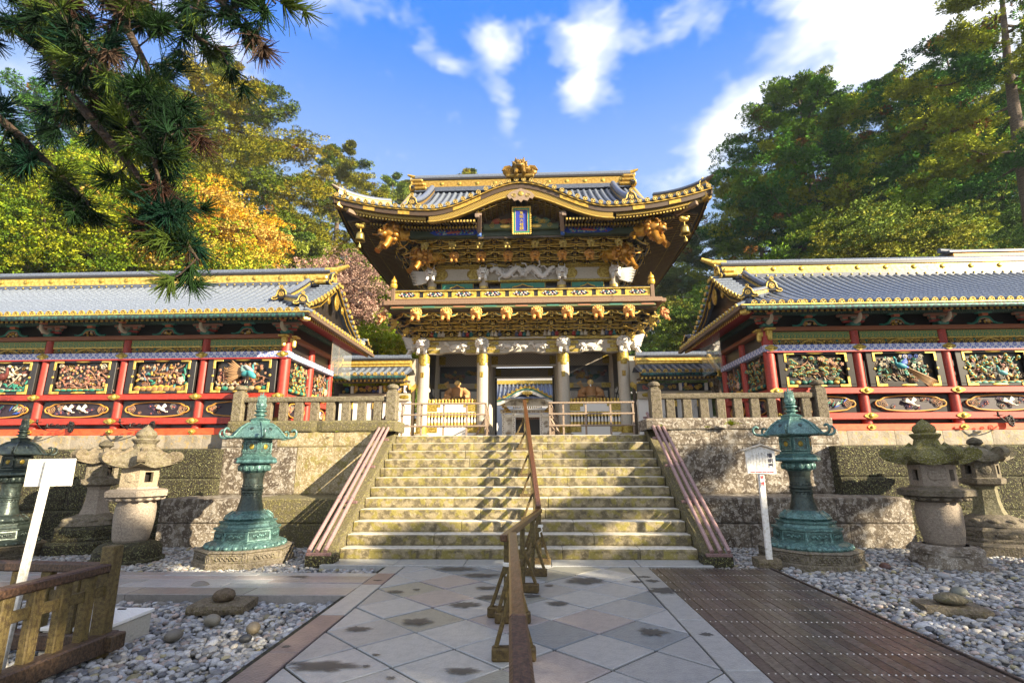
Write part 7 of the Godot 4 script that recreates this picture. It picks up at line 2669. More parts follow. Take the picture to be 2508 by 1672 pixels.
func gate_brackets(root: Node3D) -> void:
	# ground storey: four tiers that carry the gallery
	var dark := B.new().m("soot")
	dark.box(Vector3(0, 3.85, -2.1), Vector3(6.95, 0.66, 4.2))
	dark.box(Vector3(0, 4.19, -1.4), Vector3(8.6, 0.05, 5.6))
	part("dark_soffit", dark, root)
	var edge := Color(1.25, 1.15, 0.95)
	var unit := bracket_unit(4, 0.158, 0.35, 0.97, edge, true)
	var half := bracket_unit(3, 0.158, 0.35, 0.97, edge * 0.9, true)
	for i in 8:
		var x := -3.4 + 0.9714 * i
		part("bracket_set", unit, root, at(Vector3(x, 3.55, 0.0)))
		if i < 7:
			part("bracket_set", half, root, at(Vector3(x + 0.4857, 3.66, 0.08)))
	for sg in [-1.0, 1.0]:
		for i in 5:
			part("bracket_set", unit, root, at(Vector3(sg * 3.4, 3.55, -0.05 - 1.03 * i), sg * PI / 2.0))
		part("bracket_set", unit, root, at(Vector3(sg * 3.4, 3.55, 0.0), sg * PI / 4.0))
	# orange-gold lion heads under the gallery
	for i in 8:
		var b := B.new()
		lion_head(b, Vector3(-3.4 + 0.9714 * i, 4.05, 1.52), 0.3, "paint", Color(0.58, 0.27, 0.07))
		b.m("paint", TEAL)
		for sg in [-1.0, 1.0]:
			b.ball(Vector3(-3.4 + 0.9714 * i + sg * 0.2, 3.98, 1.42), Vector3(0.12, 0.03, 0.05), 6, 4, Basis(Vector3.BACK, sg * 0.3))
			b.m("gold")
			b.tube(PackedVector3Array([Vector3(-3.4 + 0.9714 * i + sg * 0.12, 3.93, 1.46), Vector3(-3.4 + 0.9714 * i + sg * 0.28, 3.97, 1.44), Vector3(-3.4 + 0.9714 * i + sg * 0.36, 4.05, 1.42)]), 0.022, 5)
			b.m("paint", TEAL)
		part("lion_bracket", b, root)
	for sg in [-1.0, 1.0]:
		for t in 4:
			var b := B.new()
			lion_head(b, Vector3(sg * (3.62 + 0.32 * t), 3.55 + 0.17 * t, 0.2 + 0.33 * t), 0.21 if t < 3 else 0.27, "paint", Color(0.5, 0.2, 0.07) if t == 3 else Color(0.5, 0.33, 0.06), sg * PI / 4.0)
			part("corner_lion", b, root)
	# seven groups of little carved people
	for i in 7:
		var b := B.new()
		for k in 4:
			var x := -0.2 + 0.13 * k
			var col: Color = [Color(0.34, 0.05, 0.04), CREAM, Color(0.03, 0.14, 0.13), Color(0.08, 0.1, 0.16), CREAM * 0.8][(i + k * 2) % 5]
			b.m("paint", col)
			b.lathe(Vector3(x, 0, 0.02 * (k % 2)), [Vector2(0.075, 0), Vector2(0.06, 0.07), Vector2(0.045, 0.13), Vector2(0, 0.15)], 7)
			b.m("paint", Color(0.6, 0.52, 0.44))
			b.ball(Vector3(x, 0.17, 0.02), Vector3(0.032, 0.036, 0.032), 6, 4)
			b.m("black")
			b.ball(Vector3(x, 0.192, 0.008), Vector3(0.033, 0.026, 0.033), 6, 4)
			b.m("paint", col * 0.8)
			b.ball(Vector3(x + 0.05, 0.09, 0.05), Vector3(0.04, 0.02, 0.02), 5, 4)
		part("carved_people", b, root, at(Vector3(-2.914 + 0.9714 * i, 3.56, 0.3)))
	# upper storey: five tiers under the great eave
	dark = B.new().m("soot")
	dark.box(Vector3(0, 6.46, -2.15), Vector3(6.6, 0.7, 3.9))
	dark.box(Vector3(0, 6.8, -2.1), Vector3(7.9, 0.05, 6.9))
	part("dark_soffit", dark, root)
	unit = bracket_unit(5, 0.122, 0.28, 0.93, edge * 0.95, true)
	half = bracket_unit(4, 0.122, 0.28, 0.93, edge * 0.85, true)
	for i in 8:
		var x := -3.25 + 0.9286 * i
		part("bracket_set", unit, root, at(Vector3(x, 6.14, -0.08)))
		if i < 7:
			part("bracket_set", half, root, at(Vector3(x + 0.4643, 6.22, -0.04)))
		for t in 2:
			var b := B.new()
			lion_head(b, Vector3(x, 6.3 + 0.2 * t, 0.78 + 0.5 * t), 0.27 if t == 0 else 0.2, "paint", Color(0.55, 0.27, 0.06) if t == 0 else Color(0.4, 0.3, 0.08))
			b.m("paint", Color(0.4, 0.05, 0.03))
			b.ball(Vector3(x, 6.245 + 0.2 * t, 0.86 + 0.5 * t), Vector3(0.035, 0.015, 0.03), 5, 3)
			part("dragon_bracket", b, root)
	for sg in [-1.0, 1.0]:
		for i in 5:
			part("bracket_set", unit, root, at(Vector3(sg * 3.25, 6.14, -0.1 - 1.0 * i), sg * PI / 2.0))
		part("bracket_set", unit, root, at(Vector3(sg * 3.25, 6.14, -0.05), sg * PI / 4.0))
		# great gold dragons at the corners
		for q in [[3.5, 6.28, 0.85, 0.6], [4.3, 6.72, 1.75, 0.66]]:
			var b := B.new()
			lion_head(b, Vector3(sg * q[0], q[1], q[2]), q[3], "gold", Color(0.6, 0.4, 0.24), sg * PI / 4.0, true)
			var pts := PackedVector3Array()
			for i in 9:
				var u := i / 8.0
				pts.append(Vector3(sg * (q[0] - 0.75 + 0.7 * u), q[1] + 0.12 + 0.09 * sin(u * 8.0), q[2] - 0.55 + 0.5 * u))
			dragon(b, pts, 0.2, "gold", Color(0.9, 0.7, 0.42))
			part("corner_dragon", b, root)

func gate_upper(root: Node3D) -> void:
	var b: B
	# gallery: two beams and a floor
	b = B.new().m("paint", Color(0.13, 0.16, 0.07))
	b.box(Vector3(0, 4.25, 1.42), Vector3(8.5, 0.1, 0.24), 0.01)
	for i in 9:
		b.m("paint", [Color(0.3, 0.14, 0.07), Color(0.05, 0.17, 0.12)][i % 2])
		b.box(Vector3(-4.0 + 1.0 * i, 4.25, 1.546), Vector3(0.4, 0.055, 0.012))
	part("painted_beam", b, root)
	b = B.new().m("grey_wood", Color(0.8, 0.66, 0.56))
	b.box(Vector3(0, 4.38, 1.5), Vector3(8.9, 0.15, 0.24), 0.012)
	for sg in [-1.0, 1.0]:
		b.box(Vector3(sg * 4.36, 4.375, -1.9), Vector3(0.24, 0.16, 6.9), 0.012)
		b.box(Vector3(sg * 4.46, 4.36, 1.5), Vector3(0.24, 0.12, 0.16), 0.012)
	part("gallery_beam", b, root)
	b = B.new().m("grey_wood", Color(0.5, 0.42, 0.36))
	b.box(Vector3(0, 4.45, -1.9), Vector3(8.5, 0.05, 6.6))
	part("gallery_floor", b, root)
	# railing with nine carved ovals in gilt frames
	b = B.new().m("grey_wood", Color(0.55, 0.42, 0.3))
	b.box(Vector3(0, 4.5, 1.5), Vector3(8.3, 0.07, 0.1), 0.006)
	b.m("black")
	b.box(Vector3(0, 4.64, 1.46), Vector3(8.2, 0.26, 0.03))
	b.m("gold")
	b.box(Vector3(0, 4.545, 1.52), Vector3(8.2, 0.025, 0.05))
	b.m("black")
	b.box(Vector3(0, 4.825, 1.5), Vector3(8.5, 0.035, 0.11), 0.008)
	b.m("gold")
	b.box(Vector3(0, 4.79, 1.51), Vector3(8.3, 0.025, 0.09))
	for sg in [-1.0, 1.0]:
		b.m("black")
		b.box(Vector3(sg * 4.17, 4.64, -1.8), Vector3(0.04, 0.26, 6.5))
		b.m("gold")
		b.box(Vector3(sg * 4.17, 4.8, -1.8), Vector3(0.1, 0.05, 6.5))
		b.box(Vector3(sg * 4.17, 4.53, -1.8), Vector3(0.08, 0.04, 6.5))
	part("gallery_rail", b, root)
	for i in 9:
		var x := -3.72 + 0.93 * i
		b = B.new().m("gold", Color(1.1, 1.0, 0.75))
		var o := PackedVector2Array()
		for q in [[0.4, 0.07], [0.36, 0.12], [-0.36, 0.12], [-0.4, 0.07], [-0.4, -0.07], [-0.36, -0.12], [0.36, -0.12], [0.4, -0.07]]:
			o.append(Vector2(q[0], q[1]))
		b.prism(o, -0.02, 0.012)
		b.m("black")
		b.ball(Vector3(0, 0, 0.008), Vector3(0.31, 0.095, 0.015), 14, 4)
		for k in 22:
			b.m("paint", [CREAM, Color(0.02, 0.12, 0.1), CREAM, Color(0.2, 0.03, 0.03), Color(0.04, 0.06, 0.25), Color(0.45, 0.45, 0.48)][k % 6] * rnd(0.7, 1.2))
			var a := TAU * k * 0.618
			var rr := sqrt(k / 22.0)
			b.ball(Vector3(cos(a) * rr * 0.27, sin(a) * rr * 0.075, 0.025), Vector3(0.035, 0.024, 0.025), 6, 4)
		part("oval_carving", b, root, at(Vector3(x, 4.665, 1.49)))
	for sg in [-1.0, 1.0]:
		b = B.new().m("grey_wood", Color(0.6, 0.5, 0.4))
		b.box(Vector3(sg * 4.17, 4.75, 1.5), Vector3(0.13, 0.6, 0.13), 0.015)
		part("newel", b, root)
		b = B.new().m("gold", Color(1.0, 0.85, 0.5))
		b.lathe(Vector3(sg * 4.17, 4.9, 1.5), [Vector2(0.1, 0), Vector2(0.12, 0.07), Vector2(0.11, 0.15), Vector2(0.06, 0.18), Vector2(0.1, 0.2), Vector2(0.09, 0.28), Vector2(0.04, 0.34), Vector2(0.0, 0.45)], 12)
		part("newel_cap", b, root)
	# upper body
	b = B.new().m("black")
	b.box(Vector3(0, 5.4, -2.15), Vector3(6.6, 1.9, 3.95))
	part("upper_core", b, root)
	for x in [-3.22, -1.37, 1.4, 3.25]:
		b = B.new().m("white")
		b.lathe(Vector3(x, 0, -0.05), [Vector2(0.16, 4.48), Vector2(0.16, 6.1)], 16)
		part("column", b, root)
		b = B.new().m("gold")
		b.lathe(Vector3(x, 0, -0.05), [Vector2(0.165, 5.3), Vector2(0.168, 5.45)], 16)
		lion_head(b, Vector3(x, 5.86, 0.3), 0.33, "chalk", Color.WHITE, 0.0, true)
		part("dragon_head", b, root)
	for sg in [-1.0, 1.0]:
		b = B.new()
		lion_head(b, Vector3(sg * 3.62, 5.78, 0.0), 0.23, "chalk", Color.WHITE, sg * 1.2, true)
		for i in 10:
			b.m("chalk")
			b.tube(PackedVector3Array([Vector3(sg * 3.4, 5.6 + 0.04 * i, 0.15), Vector3(sg * 3.62, 5.5 + 0.05 * i, 0.22), Vector3(sg * (3.86 + 0.02 * i), 5.5 + 0.06 * i, 0.15)]), PackedFloat32Array([0.04, 0.035, 0.008]), 5, false)
		part("side_dragon", b, root)
		var xc: float = sg * 2.31
		b = B.new().m("white")
		b.box(Vector3(xc, 5.9, 0.0), Vector3(1.55, 0.46, 0.12), 0.01)
		part("white_board", b, root)
		b = B.new().m("old_gold")
		for e in [-1.0, 1.0]:
			b.box(Vector3(xc + e * 0.6, 5.9, 0.062), Vector3(0.34, 0.4, 0.016), 0.006)
			b.ball(Vector3(xc + e * 0.44, 5.9, 0.06), Vector3(0.1, 0.15, 0.02), 8, 4)
		b.box(Vector3(xc, 6.13, 0.02), Vector3(1.6, 0.06, 0.16), 0.01)
		part("gilt_corner", b, root)
		cusped_window(root, xc, 1.0)
	cusped_window(root, 0.02, 1.45)
	b = B.new().m("white")
	b.box(Vector3(0.02, 5.9, -0.02), Vector3(2.5, 0.46, 0.1))
	part("white_board", b, root)
	for sg in [-1.0, 1.0]:
		b = B.new()
		var pts := PackedVector3Array()
		for i in 15:
			var u := i / 14.0
			pts.append(Vector3(0.02 + sg * (1.15 - 1.1 * u), 5.93 + 0.15 * sin(u * 9.0 + (1.0 if sg > 0 else 0.0)), 0.12 + 0.05 * cos(u * 9.0)))
		dragon(b, pts, 0.11, "chalk", Color(0.92, 0.92, 0.95))
		lion_head(b, pts[14] + Vector3(sg * -0.02, -0.06 if sg < 0 else 0.08, 0.08), 0.2, "chalk", Color(0.92, 0.92, 0.95), -sg * 0.8, true)
		part("white_dragon", b, root)
	for x in [-2.95, -1.65, -1.1, 1.12, 1.66, 3.0]:
		b = B.new().m("chalk", Color(0.8, 0.8, 0.82))
		b.box(Vector3(x, 5.0, -0.03), Vector3(0.24, 0.5, 0.06))
		for i in 6:
			scroll_m(b, "chalk", Vector3(x + rnd(-0.06, 0.06), 5.0 + rnd(-0.18, 0.18), 0.012), 0.07, 0.25, 1.0 if i % 2 else -1.0)
		part("white_relief", b, root)
	b = B.new().m("old_gold", Color(0.9, 0.9, 0.7))
	b.box(Vector3(0, 5.62, 0.0), Vector3(6.3, 0.07, 0.2), 0.01)
	b.box(Vector3(0, 6.17, 0.02), Vector3(6.9, 0.06, 0.3), 0.01)
	part("nageshi_rail", b, root)

func cusped_window(root: Node3D, xc: float, w: float) -> void:
	var b := B.new().m("old_gold", Color(0.75, 0.75, 0.5))
	b.box(Vector3(xc, 5.2, -0.02), Vector3(w + 0.16, 0.78, 0.06))
	b.m("paint", Color(0.03, 0.18, 0.12))
	b.box(Vector3(xc, 5.45, 0.012), Vector3(w + 0.1, 0.22, 0.02))
	var p := PackedVector2Array([Vector2(-0.46, -0.36), Vector2(-0.42, -0.02), Vector2(-0.48, 0.05), Vector2(-0.4, 0.13), Vector2(-0.28, 0.12), Vector2(-0.24, 0.2), Vector2(-0.12, 0.23), Vector2(0, 0.3), Vector2(0.12, 0.23), Vector2(0.24, 0.2), Vector2(0.28, 0.12), Vector2(0.4, 0.13), Vector2(0.48, 0.05), Vector2(0.42, -0.02), Vector2(0.46, -0.36)])
	var rim := PackedVector3Array()
	for i in p.size():
		p[i] = Vector2(p[i].x * w + xc, p[i].y + 5.2)
		rim.append(Vector3(p[i].x, p[i].y, 0.045))
	b.m("black")
	b.prism(p, 0.0, 0.03)
	b.m("gold")
	b.tube(rim, 0.024, 5)
	for i in 7:
		b.ball(Vector3(xc + (i - 3) * 0.09 * w, 5.02 + 0.05 * cos((i - 3) * 0.5), 0.05), Vector3(0.05, 0.03, 0.02), 6, 4)
	part("cusped_window", b, root)

func strip(xs: PackedFloat32Array, top: Callable, bottom: Callable) -> Array:
	var a := PackedVector3Array()
	var c := PackedVector3Array()
	for x in xs:
		a.append(top.call(x))
		c.append(bottom.call(x))
	return [a, c]

func gate_roof(root: Node3D) -> void:
	var b: B
	var edge := func(x: float) -> float: return EY + eave_lift(x) + (0.9 * swell(x) if absf(x) < 2.95 else 0.0)
	# painted beam on the outermost brackets
	b = B.new().m("paint", Color(0.03, 0.045, 0.025))
	b.box(Vector3(0, 6.82, 1.42), Vector3(8.1, 0.3, 0.2), 0.01)
	for sg in [-1.0, 1.0]:
		b.box(Vector3(sg * 4.0, 6.82, -2.1), Vector3(0.2, 0.296, 6.9))
	b.m("old_gold")
	b.box(Vector3(0, 6.98, 1.43), Vector3(8.0, 0.03, 0.22))
	part("eave_beam", b, root)
	for sg in [-1.0, 1.0]:
		b = B.new().m("paint", Color(0.015, 0.05, 0.36))
		var p := PackedVector2Array([Vector2(-0.85, 0), Vector2(-0.72, 0.06), Vector2(-0.66, 0.1), Vector2(0.66, 0.1), Vector2(0.72, 0.06), Vector2(0.85, 0), Vector2(0.72, -0.06), Vector2(0.66, -0.1), Vector2(-0.66, -0.1), Vector2(-0.72, -0.06)])
		b.prism(p, 0.0, 0.01)
		for i in 60:
			var x := rnd(-0.62, 0.62)
			b.m("paint", [Color(0.08, 0.28, 0.26), Color(0.35, 0.38, 0.36), Color(0.3, 0.06, 0.05), Color(0.12, 0.3, 0.3)][i % 4])
			b.ball(Vector3(x, rnd(-0.07, 0.07), 0.01), Vector3(0.035, 0.026, 0.006), 6, 3)
		b.m("paint", Color(0.4, 0.1, 0.08))
		b.ball(Vector3(0.05 * sg, 0, 0.013), Vector3(0.28, 0.045, 0.006), 9, 3, Basis(Vector3.BACK, -0.1 * sg))
		part("painted_cartouche", b, root, at(Vector3(sg * 2.2, 6.83, 1.522)))
	# rafters in two tiers on three sides
	b = B.new()
	for tier in 2:
		var z0: float = [0.9, 1.7][tier]
		var z1: float = [1.86, 2.3][tier]
		var _yo: float = [-0.02, 0.12][tier]
		for i in 107:
			var x := -5.565 + 0.105 * i
			if absf(x) > (5.0 if tier == 0 else 5.62):
				continue
			if absf(x) < 1.42:
				continue
			var y: float = 6.85 + eave_lift(x) * (0.75 if tier == 0 else 0.95)
			b.m("soot")
			b.bar(Vector3(x, y + 0.16, z0), Vector3(x, y, z1), 0.048, 0.06)
			b.m("old_gold", Color(0.7, 0.62, 0.5))
			b.bar(Vector3(x, y + 0.129, z0), Vector3(x, y - 0.031, z1), 0.02, 0.006)
			b.m("old_gold")
			b.m("gold")
			b.box(Vector3(x, y, z1 + 0.006), Vector3(0.056, 0.07, 0.014))
		for sg in [-1.0, 1.0]:
			for i in 76:
				var z := 1.8 - 0.105 * i
				var y: float = 6.85 + eave_lift(EX - (EZ - z) * 0.75) * 0.8
				var x0: float = 3.2 + [0.8, 1.5][tier]
				var x1: float = 3.42 + [1.86, 2.3][tier]
				b.m("soot")
				b.bar(Vector3(sg * x0, y + 0.16, z), Vector3(sg * x1, y, z), 0.048, 0.06)
				b.m("old_gold", Color(0.7, 0.62, 0.5))
				b.bar(Vector3(sg * x0, y + 0.129, z), Vector3(sg * x1, y - 0.031, z), 0.02, 0.006)
				b.m("old_gold")
				b.box(Vector3(sg * (x1 + 0.006), y, z), Vector3(0.014, 0.064, 0.046))
	var rf := part("rafters", b, root)
	rf.set_meta("kind", "stuff")
	# hip rafters with gilt ends
	for sg in [-1.0, 1.0]:
		b = B.new().m("soot")
		b.bar(Vector3(sg * 3.9, 6.95, 1.2), Vector3(sg * 5.75, 7.45, 2.35), 0.16, 0.2)
		b.m("gold", Color(0.8, 0.7, 0.5))
		b.bar(Vector3(sg * 5.72, 7.44, 2.33), Vector3(sg * 5.86, 7.5, 2.43), 0.17, 0.21)
		b.m("grey_wood", Color(0.7, 0.6, 0.5))
		b.bar(Vector3(sg * 5.0, 7.12, 1.9), Vector3(sg * 5.5, 7.2, 2.5), 0.13, 0.13, 0.01)
		part("hip_rafter", b, root)
	# layered eave: soffit board, gilt scale band, black board with gilt plates, gold line
	var xs := PackedFloat32Array()
	for i in 97:
		xs.append(-EX + 2.0 * EX * i / 96.0)
	var band := func(b: B, m: String, col: Color, z: float, t0: float, t1: float, x0: float, x1: float) -> void:
		b.m(m, col)
		var sel := PackedFloat32Array()
		for x in xs:
			if x >= x0 and x <= x1:
				sel.append(x)
		if sel.size() < 2:
			return
		b.loft(strip(sel, func(x: float) -> Vector3: return Vector3(x, edge.call(x) - t0, z), func(x: float) -> Vector3: return Vector3(x, edge.call(x) - t1, z)))
		b.loft(strip(sel, func(x: float) -> Vector3: return Vector3(x, edge.call(x) - t1, z), func(x: float) -> Vector3: return Vector3(x, edge.call(x) - t1, z - 0.16)))
		b.loft(strip(sel, func(x: float) -> Vector3: return Vector3(x, edge.call(x) - t0, z), func(x: float) -> Vector3: return Vector3(x, edge.call(x) - t0, z - 0.16)))
	b = B.new()
	band.call(b, "gold", Color(0.75, 0.68, 0.55), EZ - 0.02, 0.07, 0.105, -9, 9)
	part("gilt_eave_line", b, root)
	b = B.new()
	band.call(b, "soot", Color(0.7, 0.6, 0.5), EZ - 0.07, 0.12, 0.26, -9, 9)
	part("eave_fascia", b, root)
	for q in [[-5.1, -4.55], [-3.95, -3.4], [-2.25, -1.2], [1.2, 2.25], [3.4, 3.95], [4.55, 5.1]]:
		b = B.new()
		band.call(b, "gold", Color(0.85, 0.74, 0.5), EZ - 0.055, 0.135, 0.25, q[0], q[1])
		part("gilt_plate", b, root)
	b = B.new()
	band.call(b, "scale_gold", Color(0.62, 0.58, 0.45), EZ - 0.18, 0.26, 0.35, -9, -2.9)
	band.call(b, "scale_gold", Color(0.62, 0.58, 0.45), EZ - 0.18, 0.26, 0.35, 2.9, 9)
	part("scaled_band", b, root)
	# eave bands along the sides
	b = B.new()
	for sg in [-1.0, 1.0]:
		for q in [["gold", 0.07, 0.12, 0.02], ["soot", 0.12, 0.26, 0.07], ["scale_gold", 0.26, 0.35, 0.18]]:
			b.m(q[0], Color(0.8, 0.75, 0.6))
			var top := PackedVector3Array()
			var bot := PackedVector3Array()
			for i in 25:
				var z := EZ - 9.3 * i / 24.0
				var w := absf(z + 2.1) / 4.65
				var y := EY + 0.55 * pow(clampf((w - 0.45) / 0.55, 0, 1), 2.2)
				top.append(Vector3(sg * (EX - q[3]), y - q[1], z))
				bot.append(Vector3(sg * (EX - q[3]), y - q[2], z))
			b.loft([top, bot])
	part("side_eave", b, root)
	# board over the rafters
	b = B.new().m("black")
	var inner := []
	for k in 5:
		var line := PackedVector3Array()
		for x in xs:
			if absf(x) >= 2.9 or k > 2:
				pass
			var z := lerpf(EZ - 0.1, 0.8, k / 4.0)
			line.append(Vector3(x * lerpf(1.0, 0.75, k / 4.0), EY - 0.13 + eave_lift(x) * lerpf(1.0, 0.6, k / 4.0) + (0.82 * swell(x) if absf(x) < 2.95 else 0.0), z))
		inner.append(line)
	b.grid(inner)
	for sg in [-1.0, 1.0]:
		var out := PackedVector3Array()
		var inn := PackedVector3Array()
		for i in 25:
			var z := EZ - 9.3 * i / 24.0
			var w := absf(z + 2.1) / 4.65
			var y := EY + 0.55 * pow(clampf((w - 0.45) / 0.55, 0, 1), 2.2)
			out.append(Vector3(sg * (EX - 0.08), y - 0.12, z))
			inn.append(Vector3(sg * 3.6, 7.14, clampf(z, -6.0, 1.6)))
		b.loft([out, inn])
	part("eave_board", b, root)
	karahafu(root, edge)
	# tile bed
	b = B.new().m("tile", Color(0.6, 0.6, 0.66))
	var rows := []
	for i in 25:
		var d := 4.65 * i / 24.0
		var z := EZ - d
		var line := PackedVector3Array()
		for x in xs:
			var lim := EX - d if d < 1.45 else 4.57
			var xx := clampf(x, -lim, lim)
			line.append(Vector3(xx, gate_roof_y(xx, z) - 0.05, z))
		rows.append(line)
	b.grid(rows)
	rows = []
	for i in 25:
		var d := 4.65 * i / 24.0
		var line := PackedVector3Array()
		for x in xs:
			var lim := EX - d if d < 1.45 else 4.57
			var xx := clampf(x, -lim, lim)
			line.append(Vector3(xx, EY + roof_rise(d) + eave_lift(xx) * exp(-d / 1.6) - 0.05, -6.75 + d))
		rows.append(line)
	b.grid(rows)
	for sg in [-1.0, 1.0]:
		rows = []
		for i in 8:
			var d := 1.6 * i / 7.0
			var line := PackedVector3Array()
			for k in 25:
				var z := lerpf(EZ - d, -6.75 + d, k / 24.0)
				var w := absf(z + 2.1) / 4.65
				var lift := 0.55 * pow(clampf((w - 0.45) / 0.55, 0, 1), 2.2) * exp(-d / 1.6)
				line.append(Vector3(sg * (EX - d), EY + roof_rise(d) + lift - 0.055, z))
			rows.append(line)
		b.grid(rows)
	part("tile_bed", b, root)
	# rows of barrel tiles with gilt ends
	for i in 50:
		var x := -5.88 + 0.24 * i
		var path := PackedVector3Array()
		var dmax := minf(4.3, EX - absf(x) + 0.1) if absf(x) > 4.55 else 4.4
		for k in 15:
			var d := dmax * pow(k / 14.0, 1.15)
			path.append(Vector3(x, gate_roof_y(x, EZ - d), EZ - d))
		part("tile_row", tile_row(path, 0.068, 0.16, true), root)
	for sg in [-1.0, 1.0]:
		for i in 34:
			var z := EZ - 0.3 - 0.27 * i
			var dm := minf(1.5, 4.65 - absf(z + 2.1))
			if dm < 0.15:
				continue
			var path := PackedVector3Array()
			var w := absf(z + 2.1) / 4.65
			for k in 5:
				var d := dm * k / 4.0
				path.append(Vector3(sg * (EX - d), EY + roof_rise(d) + 0.55 * pow(clampf((w - 0.45) / 0.55, 0, 1), 2.2) * exp(-d / 1.6), z))
			part("tile_row", tile_row(path, 0.064, 0.2, true), root)
	# main ridge
	b = B.new()
	var yr := EY + roof_rise(4.65) - 0.05
	ridge_bar(b, PackedVector3Array([Vector3(-4.5, yr, -2.1), Vector3(4.5, yr, -2.1)]), 0.3, 0.72, Color(0.62, 0.55, 0.48))
	for i in 12:
		b.m("old_gold")
		b.ball(Vector3(-4.1 + 0.745 * i, yr + 0.34, -1.94), Vector3(0.08, 0.08, 0.03), 9, 4)
	for sg in [-1.0, 1.0]:
		b.m("gold", Color(0.65, 0.58, 0.5))
		for q in [[0.08, 0.3, 0.75], [0.26, 0.3, 0.6], [0.44, 0.28, 0.5]]:
			b.box(Vector3(sg * (4.5 - q[2] * 0.2), yr + q[0] + 0.05, -1.98), Vector3(q[2], 0.14, q[1]), 0.05)
		ridge_end(b, Vector3(sg * 4.56, yr + 0.05, -2.1), 0.8, Vector3(sg, 0, 0))
		b.m("gold", Color(0.7, 0.65, 0.5))
		b.tube(PackedVector3Array([Vector3(sg * 4.1, yr + 0.68, -2.1), Vector3(sg * 4.5, yr + 0.73, -2.1), Vector3(sg * 4.85, yr + 0.88, -2.1)]), PackedFloat32Array([0.13, 0.1, 0.04]), 8)
	part("main_ridge", b, root)
	# descending ridges and corner ridges
	for sg in [-1.0, 1.0]:
		for e in [1.0, -1.0]:
			b = B.new()
			var down := PackedVector3Array()
			for i in 9:
				var d := lerpf(4.35, 1.25, i / 8.0)
				down.append(Vector3(sg * 3.72, EY + roof_rise(d) + 0.05, -2.1 + e * (4.65 - d)))
			ridge_bar(b, down, 0.2, 0.3, Color(0.6, 0.52, 0.42))
			ridge_end(b, down[8] + Vector3(0, 0.02, e * 0.1), 0.52, Vector3(0, 0, e))
			part("descending_ridge", b, root)
			b = B.new()
			var hip := PackedVector3Array()
			for i in 9:
				var d := lerpf(1.45, 0.12, i / 8.0)
				var x := EX - d
				hip.append(Vector3(sg * x, EY + roof_rise(d) + eave_lift(x) * exp(-d / 1.6) + 0.05, -2.1 + e * (4.65 - d)))
			ridge_bar(b, hip, 0.17, 0.24, Color(0.6, 0.52, 0.42))
			b.m("soot", Color(1.6, 1.5, 1.4))
			b.tube(PackedVector3Array([hip[7] + Vector3(0, 0.2, 0), hip[8] + Vector3(0, 0.22, 0), hip[8] + Vector3(sg * 0.16, 0.3, e * 0.14)]), PackedFloat32Array([0.1, 0.09, 0.04]), 7)
			ridge_end(b, hip[7] + Vector3(sg * 0.03, 0.0, e * 0.05), 0.42, Vector3(sg * 0.6, 0, e).normalized())
			part("corner_ridge", b, root)
		# gable wall at the side
		b = B.new().m("black")
		b.x = Transform3D(Basis(Vector3(0, 0, 1), Vector3.UP, Vector3(-1, 0, 0)), Vector3(sg * 4.3, EY, -2.1))
		b.prism(PackedVector2Array([Vector2(-3.1, 0.75), Vector2(-1.5, 1.7), Vector2(0, 3.1), Vector2(1.5, 1.7), Vector2(3.1, 0.75)]), -0.05, 0.05)
		b.x = Transform3D.IDENTITY
		b.m("gold")
		for e in [-1.0, 1.0]:
			b.tube(PackedVector3Array([Vector3(sg * 4.6, EY + 3.1, -2.1), Vector3(sg * 4.6, EY + 1.65, -2.1 + e * 1.6), Vector3(sg * 4.6, EY + 0.75, -2.1 + e * 3.2)]), 0.12, 6)
		part("side_gable", b, root)

